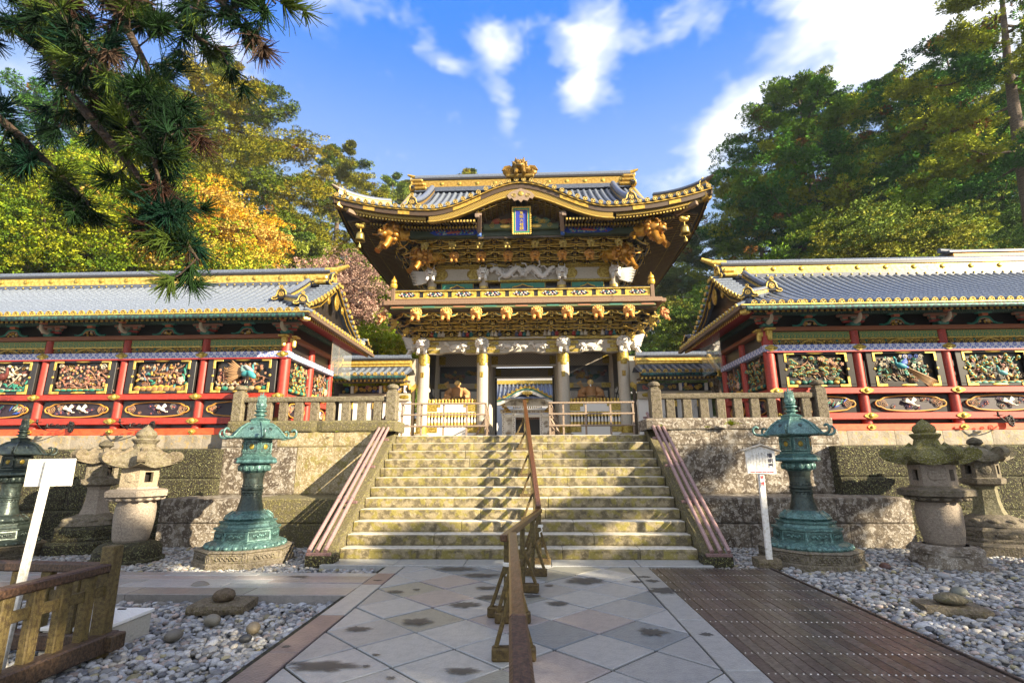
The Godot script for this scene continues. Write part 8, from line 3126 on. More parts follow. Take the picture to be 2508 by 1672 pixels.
func karahafu(root: Node3D, edge: Callable) -> void:
	# the undulating front gable: deep barge board, ribbed hollow, carved tympanum
	var xs := PackedFloat32Array()
	for i in 65:
		xs.append(-2.9 + 5.8 * i / 64.0)
	var b := B.new().m("scale_gold", Color(0.66, 0.6, 0.5))
	var low := func(x: float) -> float: return 0.44 + 0.04 * swell(x)
	b.loft(strip(xs, func(x: float) -> Vector3: return Vector3(x, edge.call(x) - 0.26, EZ - 0.1), func(x: float) -> Vector3: return Vector3(x, edge.call(x) - low.call(x), EZ - 0.12)))
	b.loft(strip(xs, func(x: float) -> Vector3: return Vector3(x, edge.call(x) - low.call(x), EZ - 0.12), func(x: float) -> Vector3: return Vector3(x, edge.call(x) - low.call(x), EZ - 0.3)))
	part("scaled_barge_board", b, root)
	b = B.new().m("gold")
	var line := PackedVector3Array()
	for x in xs:
		line.append(Vector3(x, edge.call(x) - low.call(x) - 0.01, EZ - 0.1))
	b.tube(line, 0.022, 5)
	part("gilt_barge_line", b, root)
	# ribs of the hollow
	b = B.new()
	for i in 15:
		var u := i / 14.0
		var x := lerpf(-1.38, 1.38, u)
		b.m("soot")
		b.bar(Vector3(x, edge.call(x) - 0.5, EZ - 0.25), Vector3(x, edge.call(x) - 0.56, 1.5), 0.07, 0.06)
		b.m("old_gold", Color(0.7, 0.65, 0.5))
		b.bar(Vector3(x + 0.036, edge.call(x) - 0.5, EZ - 0.24), Vector3(x + 0.036, edge.call(x) - 0.56, 1.5), 0.012, 0.064)
	for k in 7:
		var z := 1.55 + 0.12 * k
		for sg in [-1.0, 1.0]:
			b.m("old_gold", Color(0.55, 0.5, 0.4))
			var arc := PackedVector3Array()
			for i in 9:
				var x: float = sg * lerpf(0.25, 1.4, i / 8.0)
				arc.append(Vector3(x, edge.call(x) - 0.55, z))
			b.tube(arc, 0.014, 4, false)
	part("hollow_ribs", b, root)
	# tympanum
	b = B.new().m("soot")
	var top := PackedVector3Array()
	var bot := PackedVector3Array()
	for i in 25:
		var x := lerpf(-1.42, 1.42, i / 24.0)
		top.append(Vector3(x, edge.call(x) - 0.4, 1.5))
		bot.append(Vector3(x, 6.6, 1.5))
	b.loft([top, bot])
	part("tympanum", b, root)
	b = B.new()
	for i in 34:
		var sg := -1.0 if i % 2 else 1.0
		var x := sg * rnd(0.3, 0.95)
		scroll_m(b, "paint", Vector3(x, 7.12 + rnd(0, 0.2) * (1.2 - absf(x)), 1.56), rnd(0.05, 0.1), 0.34, sg, false, [TEAL, Color(0.4, 0.08, 0.05), GILT, OCHRE][i % 4])
	part("carved_dragons", b, root)
	b = B.new().m("paint", Color(0.07, 0.1, 0.05))
	b.box(Vector3(0, 6.94, 1.6), Vector3(2.5, 0.2, 0.16), 0.03)
	b.m("gold")
	for sg in [-1.0, 1.0]:
		b.ball(Vector3(sg * 0.5, 6.94, 1.68), Vector3(0.2, 0.075, 0.03), 9, 4)
		scroll_m(b, "old_gold", Vector3(sg * 0.95, 6.95, 1.69), 0.09, 0.25, sg)
		b.m("gold")
	part("rainbow_beam", b, root)
	# struts at the feet with blue painted faces
	for sg in [-1.0, 1.0]:
		b = B.new().m("grey_wood", Color(0.85, 0.8, 0.8))
		b.bar(Vector3(sg * 1.36, 6.72, 1.75), Vector3(sg * 1.3, 7.08, 2.3), 0.13, 0.14, 0.01)
		b.box(Vector3(sg * 1.38, 7.02, 2.3), Vector3(0.14, 0.14, 0.1), 0.01)
		b.m("paint", Color(0.03, 0.1, 0.4))
		b.box(Vector3(sg * 1.37, 6.78, 1.66), Vector3(0.13, 0.36, 0.12), 0.02)
		b.m("paint", Color(0.3, 0.36, 0.32))
		for i in 6:
			b.ball(Vector3(sg * 1.37 + rnd(-0.04, 0.04), 6.66 + 0.05 * i, 1.725), Vector3(0.03, 0.02, 0.01), 5, 3)
		part("gable_strut", b, root)
	# pendant under the peak
	b = B.new().m("grey_wood", Color(0.9, 0.86, 0.8))
	var p := PackedVector2Array([Vector2(0, -0.24), Vector2(0.08, -0.16), Vector2(0.2, -0.2), Vector2(0.28, -0.1), Vector2(0.36, -0.13), Vector2(0.44, -0.02), Vector2(0.34, 0.1), Vector2(0.16, 0.18), Vector2(0, 0.24), Vector2(-0.16, 0.18), Vector2(-0.34, 0.1), Vector2(-0.44, -0.02), Vector2(-0.36, -0.13), Vector2(-0.28, -0.1), Vector2(-0.2, -0.2), Vector2(-0.08, -0.16)])
	b.prism(p, 0.0, 0.05)
	b.m("old_gold")
	b.ball(Vector3(0, 0.05, 0.05), Vector3(0.09, 0.09, 0.03), 10, 5)
	for sg in [-1.0, 1.0]:
		scroll_m(b, "old_gold", Vector3(sg * 0.22, -0.02, 0.055), 0.09, 0.25, sg)
	part("gable_pendant", b, root, at(Vector3(0.02, float(edge.call(0.0)) - 0.52, EZ - 0.1)))
	# short ridge and its mask
	b = B.new()
	ridge_bar(b, PackedVector3Array([Vector3(0, EY + 0.93, EZ - 0.05), Vector3(0, EY + 1.0, 0.6)]), 0.24, 0.22)
	part("gable_ridge", b, root)
	b = B.new()
	lion_head(b, Vector3(0.0, EY + 1.38, EZ - 0.02), 0.4, "old_gold", Color(0.62, 0.5, 0.36), 0.0, true)
	b.m("old_gold", Color(0.6, 0.52, 0.4))
	b.box(Vector3(0, EY + 1.0, EZ - 0.05), Vector3(0.9, 0.12, 0.3), 0.03)
	for sg in [-1.0, 1.0]:
		for k in 3:
			scroll_m(b, "old_gold", Vector3(sg * 0.36, EY + 1.2, EZ + 0.02 + 0.02 * k), 0.2 - 0.05 * k, 0.3, sg, false, Color(0.65, 0.5, 0.34))
		b.ball(Vector3(sg * 0.36, EY + 1.2, EZ - 0.03), Vector3(0.2, 0.18, 0.08), 10, 5)
	part("mask_ornament", b, root)

func seated_guardian(x: float, label: String, beard: bool) -> void:
	var t := thing("guardian_statue", label, "statue", Vector3(x, 2.16 + 1.06, -17.9), 0.12 if x < 0 else -0.1, "seated guardians in the gate's niches")
	var wood := Color(0.36, 0.19, 0.08)
	var b := B.new().m("soot", Color(2, 1.5, 1.2))
	b.box(Vector3(0, 0.12, -0.05), Vector3(0.5, 0.36, 0.45), 0.02)
	b.m("paint", Color(0.5, 0.22, 0.06))
	b.box(Vector3(0, 0.22, 0.18), Vector3(0.3, 0.2, 0.08), 0.02)
	part("seat", b, t)
	# robe, one turned and swept figure
	b = B.new().m("paint", wood)
	var prof := []
	for q in [[0.34, 0.34], [0.33, 0.42], [0.27, 0.5], [0.22, 0.62], [0.235, 0.74], [0.25, 0.82], [0.2, 0.9], [0.09, 0.93], [0.07, 0.97]]:
		prof.append(Vector2(q[0], q[1]))
	b.x = Transform3D(Basis.from_scale(Vector3(1, 1, 0.72)), Vector3.ZERO)
	b.lathe(Vector3.ZERO, prof, 18)
	b.x = Transform3D.IDENTITY
	for sg in [-1.0, 1.0]:
		# knees, shins, boots
		b.m("paint", wood * 0.9)
		b.tube(PackedVector3Array([Vector3(sg * 0.1, 0.4, 0.0), Vector3(sg * 0.3, 0.4, 0.22), Vector3(sg * 0.34, 0.36, 0.28)]), PackedFloat32Array([0.16, 0.14, 0.12]), 10)
		b.m("paint", Color(0.5, 0.36, 0.2))
		b.tube(PackedVector3Array([Vector3(sg * 0.3, 0.36, 0.27), Vector3(sg * 0.22, 0.18, 0.3), Vector3(sg * 0.17, 0.06, 0.32)]), PackedFloat32Array([0.12, 0.1, 0.08]), 10)
		b.m("paint", Color(0.6, 0.55, 0.46))
		for k in 5:
			b.ball(Vector3(sg * (0.3 - 0.03 * k), 0.34 - 0.06 * k, 0.385 - 0.005 * k), Vector3(0.03, 0.025, 0.02), 5, 4)
		b.m("paint", Color(0.04, 0.03, 0.03))
		b.ball(Vector3(sg * 0.17, 0.04, 0.36), Vector3(0.07, 0.05, 0.12), 8, 5)
		# wide sleeves out to the hands
		b.m("paint", wood * 1.05)
		b.tube(PackedVector3Array([Vector3(sg * 0.2, 0.84, 0.0), Vector3(sg * 0.33, 0.7, 0.05), Vector3(sg * 0.36, 0.56, 0.16), Vector3(sg * 0.2, 0.52, 0.27)]), PackedFloat32Array([0.1, 0.13, 0.13, 0.07]), 10)
		b.ball(Vector3(sg * 0.48, 0.47, 0.1), Vector3(0.22, 0.06, 0.12), 9, 5, Basis(Vector3.BACK, -sg * 0.35))
	b.m("paint", GILT * 0.8)
	b.tube(PackedVector3Array([Vector3(-0.22, 0.5, 0.2), Vector3(0, 0.48, 0.27), Vector3(0.22, 0.5, 0.2)]), 0.025, 6)
	b.box(Vector3(0, 0.4, 0.29), Vector3(0.13, 0.12, 0.04), 0.02)
	part("robed_body", b, t)
	b = B.new().m("paint", Color(0.5, 0.36, 0.14))
	for sg in [-1.0, 1.0]:
		b.ball(Vector3(sg * 0.12, 0.51, 0.31), Vector3(0.055, 0.035, 0.045), 7, 5)
		for k in 4:
			b.tube(PackedVector3Array([Vector3(sg * (0.1 - 0.02 * k), 0.525, 0.34), Vector3(sg * (0.085 - 0.02 * k), 0.51, 0.37), Vector3(sg * (0.09 - 0.02 * k), 0.49, 0.36)]), 0.01, 4)
		b.tube(PackedVector3Array([Vector3(sg * 0.12, 0.54, 0.32), Vector3(sg * 0.1, 0.56, 0.34)]), 0.012, 4)
	part("hand", b, t)
	b = B.new().m("paint", Color(0.72, 0.52, 0.2))  # face colour lightened to offset the shadow of the lintel
	b.ball(Vector3(0, 1.07, 0.03), Vector3(0.105, 0.125, 0.108), 14, 9)
	b.ball(Vector3(0, 1.04, 0.135), Vector3(0.018, 0.03, 0.025), 6, 4)
	for sg in [-1.0, 1.0]:
		b.ball(Vector3(sg * 0.1, 1.06, 0.02), Vector3(0.02, 0.04, 0.025), 6, 4)
	b.m("paint", Color(0.03, 0.02, 0.02))
	for sg in [-1.0, 1.0]:
		b.ball(Vector3(sg * 0.038, 1.075, 0.122), Vector3(0.018, 0.007, 0.01), 6, 3)
		b.ball(Vector3(sg * 0.04, 1.1, 0.118), Vector3(0.024, 0.006, 0.01), 6, 3)
	b.m("paint", Color(0.35, 0.08, 0.05))
	b.ball(Vector3(0, 1.0, 0.128), Vector3(0.028, 0.008, 0.01), 6, 3)
	if beard:
		b.m("paint", Color(0.7, 0.7, 0.68))
		b.tube(PackedVector3Array([Vector3(0, 0.97, 0.115), Vector3(0, 0.91, 0.13), Vector3(0, 0.85, 0.12)]), PackedFloat32Array([0.04, 0.03, 0.006]), 7)
	part("head", b, t)
	b = B.new().m("black")
	b.lathe(Vector3(0, 1.1, 0.01), [Vector2(0.108, 0), Vector2(0.105, 0.04), Vector2(0.08, 0.09), Vector2(0.0, 0.1)], 14)
	b.ball(Vector3(0, 1.18, -0.05), Vector3(0.05, 0.08, 0.05), 8, 5)
	part("cap", b, t)
	# bow across the lap, arrows behind the shoulder
	b = B.new().m("soot", Color(1.5, 1, 0.8))
	b.tube(PackedVector3Array([Vector3(-0.72, 0.4, 0.28), Vector3(-0.4, 0.5, 0.36), Vector3(0, 0.53, 0.38), Vector3(0.4, 0.5, 0.36), Vector3(0.6, 0.44, 0.3)]), 0.014, 5)
	part("bow", b, t)
	b = B.new().m("paint", Color(0.5, 0.3, 0.1))
	for k in 5:
		var p0 := Vector3(-0.16, 0.7, -0.14)
		var p1_ := Vector3(-0.34 - 0.03 * k, 1.12 - 0.02 * k, -0.12 + 0.02 * k)
		b.tube(PackedVector3Array([p0, p1_]), 0.008, 4)
		b.ball(p1_, Vector3(0.02, 0.05, 0.02), 5, 4, Basis(Vector3.BACK, 0.4))
	part("arrows", b, t)

# ---- walls beside the gate, the gate beyond, roofs far off ------------------------------------
func side_wall(sg: int) -> void:
	var side := "left" if sg < 0 else "right"
	var root := thing("tiled_side_wall", "white wall with a small tiled and gilt roof, between gate and %s corridor" % side, "wall", Vector3(sg * 4.9, 2.16, -16.6), 0.0, "tiled walls beside the gate")
	var l := 2.35
	var b := B.new().m("chalk", Color(1.1, 1.1, 1.1))
	b.box(Vector3(0, 0.75, 0), Vector3(l, 1.2, 0.2))
	part("white_panel", b, root)
	b = B.new()
	for i in 12:
		scroll_m(b, "chalk", Vector3(rnd(-1.0, 1.0), rnd(0.4, 1.2), 0.11), rnd(0.1, 0.17), 0.16, 1.0 if i % 2 else -1.0, false, Color(0.75, 0.75, 0.75))
	part("cloud_relief", b, root)
	b = B.new().m("black")
	b.box(Vector3(0, 0.1, 0.04), Vector3(l, 0.14, 0.26))
	b.box(Vector3(0, 0.55, 0.09), Vector3(l, 0.05, 0.08))
	for x in [-0.75, 0.0, 0.75]:
		b.box(Vector3(x, 0.75, 0.08), Vector3(0.1, 1.2, 0.1))
	b.m("gold")
	for x in [-0.75, 0.0, 0.75]:
		b.box(Vector3(x, 0.3, 0.135), Vector3(0.12, 0.26, 0.02), 0.008)
		b.box(Vector3(x, 1.2, 0.135), Vector3(0.12, 0.2, 0.02), 0.008)
	part("frame_post", b, root)
	b = B.new().m("white", Color(0.9, 0.85, 0.78))
	b.box(Vector3(0, 1.47, 0.08), Vector3(l, 0.24, 0.24), 0.01)
	b.m("old_gold", Color(0.8, 0.8, 0.5))
	for x in [-0.9, 0.15, 1.0]:
		b.ball(Vector3(x, 1.47, 0.2), Vector3(0.17, 0.07, 0.02), 10, 4)
	part("wood_beam", b, root)
	b = B.new().m("black")
	b.box(Vector3(0, 1.73, 0.05), Vector3(l, 0.26, 0.12))
	for i in 30:
		scroll_m(b, "paint", Vector3(rnd(-1.05, 1.05), 1.73 + rnd(-0.07, 0.07), 0.13), rnd(0.04, 0.08), 0.34, 1.0 if i % 2 else -1.0, false, [GILT, TEAL, ROSE, BLUE, GILT][i % 5])
	b.m("chalk")
	for x in [-0.75, 0.2, 1.02]:
		b.box(Vector3(x, 1.73, 0.15), Vector3(0.09, 0.24, 0.1), 0.01)
		b.m("gold")
		b.box(Vector3(x + 0.15, 1.78, 0.2), Vector3(0.08, 0.16, 0.16), 0.03)
		b.m("chalk")
	part("carved_frieze", b, root)
	b = B.new()
	for i in 19:
		var x := -1.15 + 0.127 * i
		b.m("soot")
		b.bar(Vector3(x, 1.98, 0.1), Vector3(x, 1.93, 0.78), 0.05, 0.06)
		b.m("gold")
		b.box(Vector3(x, 1.93, 0.785), Vector3(0.055, 0.065, 0.012))
	part("rafters", b, root)
	b = B.new().m("copper_green", Color(0.7, 0.8, 0.9))
	b.tube(PackedVector3Array([Vector3(-1.2, 2.02, 0.92), Vector3(1.2, 2.02, 0.92)]), 0.055, 8)
	part("gutter", b, root)
	b = B.new().m("tile", Color(0.7, 0.7, 0.76))
	for e in [1.0, -1.0]:
		b.loft([PackedVector3Array([Vector3(-1.22, 2.1, e * 0.86), Vector3(-1.22, 2.2, e * 0.55), Vector3(-1.22, 2.42, e * 0.05)]), PackedVector3Array([Vector3(1.22, 2.1, e * 0.86), Vector3(1.22, 2.2, e * 0.55), Vector3(1.22, 2.42, e * 0.05)])])
	b.m("gold", Color(0.8, 0.75, 0.5))
	b.box(Vector3(0, 2.075, 0.85), Vector3(2.44, 0.035, 0.06))
	part("tile_bed", b, root)
	var roll := tile_row(PackedVector3Array([Vector3(0, 2.13, 0.88), Vector3(0, 2.22, 0.58), Vector3(0, 2.44, 0.1)]), 0.055, 0.16, true).done(M)
	for i in 11:
		part("tile_row", roll, root, at(Vector3(-1.1 + 0.22 * i, 0, 0)))
	b = B.new()
	ridge_bar(b, PackedVector3Array([Vector3(-1.15, 2.36, 0), Vector3(1.15, 2.36, 0)]), 0.2, 0.5)
	b.m("gold")
	for k in 2:
		b.tube(PackedVector3Array([Vector3(-1.15, 2.52 + 0.09 * k, 0.12), Vector3(1.15, 2.52 + 0.09 * k, 0.12)]), 0.02, 5)
	part("ridge", b, root)
	# gilt verge at the corridor's side
	b = B.new().m("gold", Color(1, 0.95, 0.7))
	var xo: float = sg * 1.2
	b.tube(PackedVector3Array([Vector3(xo, 2.75, 0.1), Vector3(xo, 2.5, 0.35), Vector3(xo, 2.28, 0.65), Vector3(xo, 2.1, 0.9)]), 0.085, 7)
	b.box(Vector3(xo, 2.02, 0.9), Vector3(0.17, 0.2, 0.17), 0.03)
	part("gilt_verge", b, root)
	b = B.new().m("copper_green")
	b.tube(PackedVector3Array([Vector3(xo - sg * 0.05, 1.95, 0.9), Vector3(xo + sg * 0.1, 1.75, 0.85), Vector3(xo + sg * 0.1, 0.0, 0.85)]), 0.05, 8)
	part("downpipe", b, root)

func inner_gate() -> void:
	var root := thing("inner_gate", "ornate white and gold inner gate with a curved gable, seen through the passage", "gate", Vector3(0, 2.16, -36.0))
	root.scale = Vector3(0.74, 0.72, 0.74)
	var b := B.new().m("tan_stone")
	b.box(Vector3(0, 0.35, 0), Vector3(7, 0.9, 5), 0.03)
	part("stone_base", b, root)
	var y0 := 0.8
	for sg in [-1.0, 1.0]:
		for q in [[1.32, 0.16], [2.3, 0.14]]:
			b = B.new().m("chalk", Color(1.15, 1.12, 1.08))
			b.box(Vector3(sg * q[0], y0 + 1.5, 0), Vector3(q[1] * 2.0, 3.0, 0.32), 0.02)
			b.m("paint", Color(0.16, 0.09, 0.06))
			for i in 16:
				b.ball(Vector3(sg * q[0] + 0.05 * sin(i * 1.9), y0 + 0.1 + 0.18 * i, 0.165), Vector3(0.06, 0.05, 0.015), 6, 4)
			part("column", b, root)
		b = B.new().m("chalk", Color(1.1, 1.08, 1.05))
		b.box(Vector3(sg * 1.82, y0 + 1.4, -0.1), Vector3(0.75, 2.8, 0.1))
		for i in 12:
			scroll_m(b, "paint", Vector3(sg * 1.82 + rnd(-0.25, 0.25), y0 + rnd(0.3, 2.4), -0.03), 0.14, 0.2, 1.0, false, Color(0.3, 0.22, 0.14))
		part("white_panel", b, root)
	b = B.new().m("black")
	b.box(Vector3(0, y0 + 1.3, -0.5), Vector3(2.3, 2.7, 0.08))
	part("dark_door", b, root)
	b = B.new().m("chalk", Color(1.15, 1.12, 1.08))
	b.box(Vector3(0, y0 + 2.72, 0), Vector3(5.0, 0.3, 0.34), 0.02)
	b.box(Vector3(0, y0 + 3.15, 0.05), Vector3(5.2, 0.34, 0.34), 0.02)
	part("head_beam", b, root)
	b = B.new().m("paint", Color(0.4, 0.2, 0.12))
	for i in 12:
		b.bar(Vector3(-1.1 + 0.19 * i, y0 + 2.35, 0.05), Vector3(-0.95 + 0.19 * i, y0 + 2.56, 0.05), 0.02, 0.02)
		b.bar(Vector3(-0.95 + 0.19 * i, y0 + 2.35, 0.05), Vector3(-1.1 + 0.19 * i, y0 + 2.56, 0.05), 0.02, 0.02)
	part("lattice", b, root)
	b = B.new()
	for i in 34:
		var x := -2.3 + 0.14 * i
		b.m("paint", [Color(0.2, 0.14, 0.1), CREAM, Color(0.3, 0.2, 0.12)][i % 3])
		b.lathe(Vector3(x, y0 + 3.0, 0.24), [Vector2(0.05, 0), Vector2(0.04, 0.14), Vector2(0, 0.22)], 6)
	part("carved_people", b, root)
	b = B.new()
	for i in 14:
		b.m("gold", Color(1.1, 1, 0.7))
		b.box(Vector3(-1.3 + 0.2 * i, y0 + 3.5, 0.25), Vector3(0.1, 0.22, 0.2), 0.02)
	for sg in [-1.0, 1.0]:
		for t in 4:
			b.m("gold", Color(1.0, 0.9, 0.6))
			b.box(Vector3(sg * (1.85 + 0.16 * t), y0 + 3.1 + 0.2 * t, 0.2 + 0.2 * t), Vector3(0.5, 0.12, 0.4), 0.04)
			b.m("soot")
			b.box(Vector3(sg * (1.85 + 0.16 * t), y0 + 3.2 + 0.2 * t, 0.2 + 0.2 * t), Vector3(0.4, 0.07, 0.36))
	part("gilt_bracket", b, root)
	# curved gable
	var hump := func(x: float) -> float: return 5.0 + 1.15 * (0.5 + 0.5 * cos(PI * clampf(absf(x) / 3.0, 0, 1)))
	var xs := PackedFloat32Array()
	for i in 41:
		xs.append(-3.4 + 6.8 * i / 40.0)
	for q in [["gold", Color(1.1, 1, 0.7), 0.0, 0.14, 1.6], ["paint", Color(0.03, 0.13, 0.11), 0.14, 0.3, 1.56], ["chalk", Color(1.1, 1.08, 1), 0.3, 0.62, 1.5]]:
		b = B.new().m(q[0], q[1])
		b.loft(strip(xs, func(x: float) -> Vector3: return Vector3(x, hump.call(x) - q[2], q[4]), func(x: float) -> Vector3: return Vector3(x, hump.call(x) - q[3], q[4])))
		b.loft(strip(xs, func(x: float) -> Vector3: return Vector3(x, hump.call(x) - q[3], q[4]), func(x: float) -> Vector3: return Vector3(x, hump.call(x) - q[3], q[4] - 0.3)))
		part("gable_band", b, root)
	b = B.new().m("chalk", Color(0.9, 0.88, 0.85))
	var fillx := PackedFloat32Array()
	for i in 25:
		fillx.append(-2.2 + 4.4 * i / 24.0)
	b.loft(strip(fillx, func(x: float) -> Vector3: return Vector3(x, hump.call(x) - 0.55, 0.9), func(x: float) -> Vector3: return Vector3(x, 4.35, 0.9)))
	for i in 40:
		var x := rnd(-1.6, 1.6)
		scroll_m(b, "chalk", Vector3(x, 4.5 + rnd(0.0, 0.9) * (1.0 - absf(x) / 2.2), 0.95), rnd(0.1, 0.18), 0.3, 1.0, false, [Color(1.1, 1.1, 1.1), Color(0.35, 0.3, 0.25)][i % 2])
	b.m("gold")
	b.ball(Vector3(0, 5.1, 1.3), Vector3(0.16, 0.45, 0.08), 8, 6)
	b.ball(Vector3(0, 5.55, 1.55), Vector3(0.55, 0.2, 0.08), 10, 5)
	part("carved_tympanum", b, root)
	# roof with blue-grey rows
	b = B.new().m("tile", Color(0.6, 0.62, 0.8))
	b.loft([PackedVector3Array([Vector3(-4.6, 5.0, 1.7), Vector3(4.6, 5.0, 1.7)]), PackedVector3Array([Vector3(-4.4, 5.9, 0.4), Vector3(4.4, 5.9, 0.4)]), PackedVector3Array([Vector3(-4.2, 6.8, -1.2), Vector3(4.2, 6.8, -1.2)])])
	b.loft(strip(xs, func(x: float) -> Vector3: return Vector3(x, hump.call(x) + 0.02, 1.62), func(x: float) -> Vector3: return Vector3(x, hump.call(x) + 0.1, -0.6)))
	b.loft([PackedVector3Array([Vector3(-4.6, 5.0, -4.0), Vector3(4.6, 5.0, -4.0)]), PackedVector3Array([Vector3(-4.2, 6.8, -1.2), Vector3(4.2, 6.8, -1.2)])])
	part("tile_bed", b, root)
	for i in 22:
		var x := -4.2 + 0.4 * i
		var on := absf(x) < 3.0
		var y1: float = maxf(5.02, hump.call(x) + 0.04) if on else 5.02
		b = B.new()
		b.put(tile_row(PackedVector3Array([Vector3(x, y1, 1.68), Vector3(x, maxf(5.92, y1 + 0.08), 0.4), Vector3(x, 6.82, -1.15)]), 0.1, 0.35, true), Transform3D.IDENTITY)
		part("tile_row", b, root)
	b = B.new().m("gold", Color(1.2, 1.15, 0.9))
	b.box(Vector3(0, 7.0, -1.2), Vector3(8.6, 0.4, 0.4), 0.03)
	part("ridge", b, root)
	# white walls on both sides
	for sg in [-1.0, 1.0]:
		var w := thing("openwork_wall", "white and gold openwork wall %s of the inner gate, glimpsed through the passage" % ("left" if sg < 0 else "right"), "wall", Vector3(sg * 7.0, 2.16, -36.5))
		b = B.new().m("chalk")
		b.box(Vector3(0, 1.2, 0), Vector3(8.0, 2.4, 0.25))
		part("panel", b, w)
		b = B.new().m("gold")
		for y in [0.4, 1.4, 2.3]:
			b.box(Vector3(0, y, 0.14), Vector3(8.0, 0.1, 0.05))
		part("gilt_rail", b, w)
		b = B.new().m("tile", Color(0.7, 0.7, 0.8))
		b.prism(PackedVector2Array([Vector2(-4.1, 2.4), Vector2(4.1, 2.4), Vector2(4.0, 2.8), Vector2(-4.0, 2.8)]), -0.6, 0.6)
		part("tile_roof", b, w)
	# a shrine attendant in red and white, half hidden by the barrier
	var m := thing("person", "person in a red skirt and white top, half hidden behind the left barrier", "person", Vector3(-1.72, 2.17, -26.0))
	b = B.new()
	var pr := []
	for q in [[0.19, 0.0], [0.2, 0.05], [0.17, 0.5], [0.14, 0.95], [0.13, 1.02]]:
		pr.append(Vector2(q[0], q[1]))
	b.m("paint", Color(0.5, 0.015, 0.02))
	b.x = Transform3D(Basis.from_scale(Vector3(1, 1, 0.75)), Vector3.ZERO)
	b.lathe(Vector3.ZERO, pr, 14)
	b.m("paint", Color(0.75, 0.75, 0.74))
	b.lathe(Vector3.ZERO, [Vector2(0.13, 1.02), Vector2(0.15, 1.15), Vector2(0.19, 1.32), Vector2(0.15, 1.39), Vector2(0.055, 1.42), Vector2(0.05, 1.44)], 14)
	for sg in [-1.0, 1.0]:
		b.tube(PackedVector3Array([Vector3(sg * 0.17, 1.34, 0), Vector3(sg * 0.22, 1.1, 0.03), Vector3(sg * 0.17, 0.93, 0.16), Vector3(sg * 0.04, 0.95, 0.24)]), PackedFloat32Array([0.06, 0.075, 0.1, 0.07]), 8)
	b.m("paint", Color(0.5, 0.34, 0.26))
	b.x = Transform3D.IDENTITY
	b.ball(Vector3(0, 0.955, 0.2), Vector3(0.05, 0.035, 0.04), 7, 5)
	b.tube(PackedVector3Array([Vector3(0, 1.42, 0), Vector3(0, 1.48, 0.01)]), 0.045, 8)
	b.ball(Vector3(0, 1.56, 0.015), Vector3(0.08, 0.11, 0.095), 12, 8)
	b.ball(Vector3(0, 1.55, 0.11), Vector3(0.014, 0.02, 0.018), 5, 4)
	b.m("black")
	b.ball(Vector3(0, 1.585, -0.015), Vector3(0.09, 0.1, 0.1), 12, 7)
	part("body", b, m)

func far_roofs() -> void:
	for sg in [-1.0, 1.0]:
		var t := thing("far_roof", "upper part of another tiled roof showing above the %s corridor's ridge" % ("left" if sg < 0 else "right"), "roof", Vector3(-14.9 if sg < 0 else 19.2, 6.6 if sg < 0 else 6.2, -18.0))
		var l := 5.0 if sg < 0 else 7.0
		var b := B.new().m("old_gold" if sg > 0 else "tile", Color(0.9, 0.6, 0.4) if sg > 0 else Color(0.6, 0.6, 0.66))
		b.box(Vector3(0, 2.35 if sg > 0 else 1.6, 0), Vector3(l, 0.7, 0.4), 0.03)
		part("ridge_face", b, t)
		b = B.new().m("tile", Color(0.5, 0.5, 0.56))
		b.box(Vector3(0, 2.74 if sg > 0 else 1.99, 0), Vector3(l + 0.3, 0.1, 0.5), 0.02)
		b.tube(PackedVector3Array([Vector3(-l / 2.0 - 0.3, 2.86 if sg > 0 else 2.14, 0), Vector3(-l / 2.0 + 0.3, 2.8 if sg > 0 else 2.06, 0), Vector3(l / 2.0 - 0.3, 2.8 if sg > 0 else 2.06, 0), Vector3(l / 2.0 + 0.3, 2.86 if sg > 0 else 2.14, 0)]), 0.1, 8)
		part("ridge_cap", b, t)
		b = B.new().m("tile", Color(0.6, 0.6, 0.66))
		for e in [1.0, -1.0]:
			b.loft([PackedVector3Array([Vector3(-l / 2.0, 2.0 if sg > 0 else 1.3, 0), Vector3(l / 2.0, 2.0 if sg > 0 else 1.3, 0)]), PackedVector3Array([Vector3(-l / 2.0 - 0.6, 0.2, e * 2.4), Vector3(l / 2.0 + 0.6, 0.2, e * 2.4)])])
		part("tile_slope", b, t)
		b = B.new().m("red")
		b.box(Vector3(0, -2.0, 0), Vector3(l * 0.9, 4.2, 3.6))
		part("wall", b, t)
		if sg > 0:
			b = B.new().m("old_gold")
			for i in 7:
				b.ball(Vector3(-l / 2.0 + 0.5 + 0.9 * i, 2.4, 0.2), Vector3(0.12, 0.12, 0.05), 8, 4)
			part("gilt_crest", b, t)

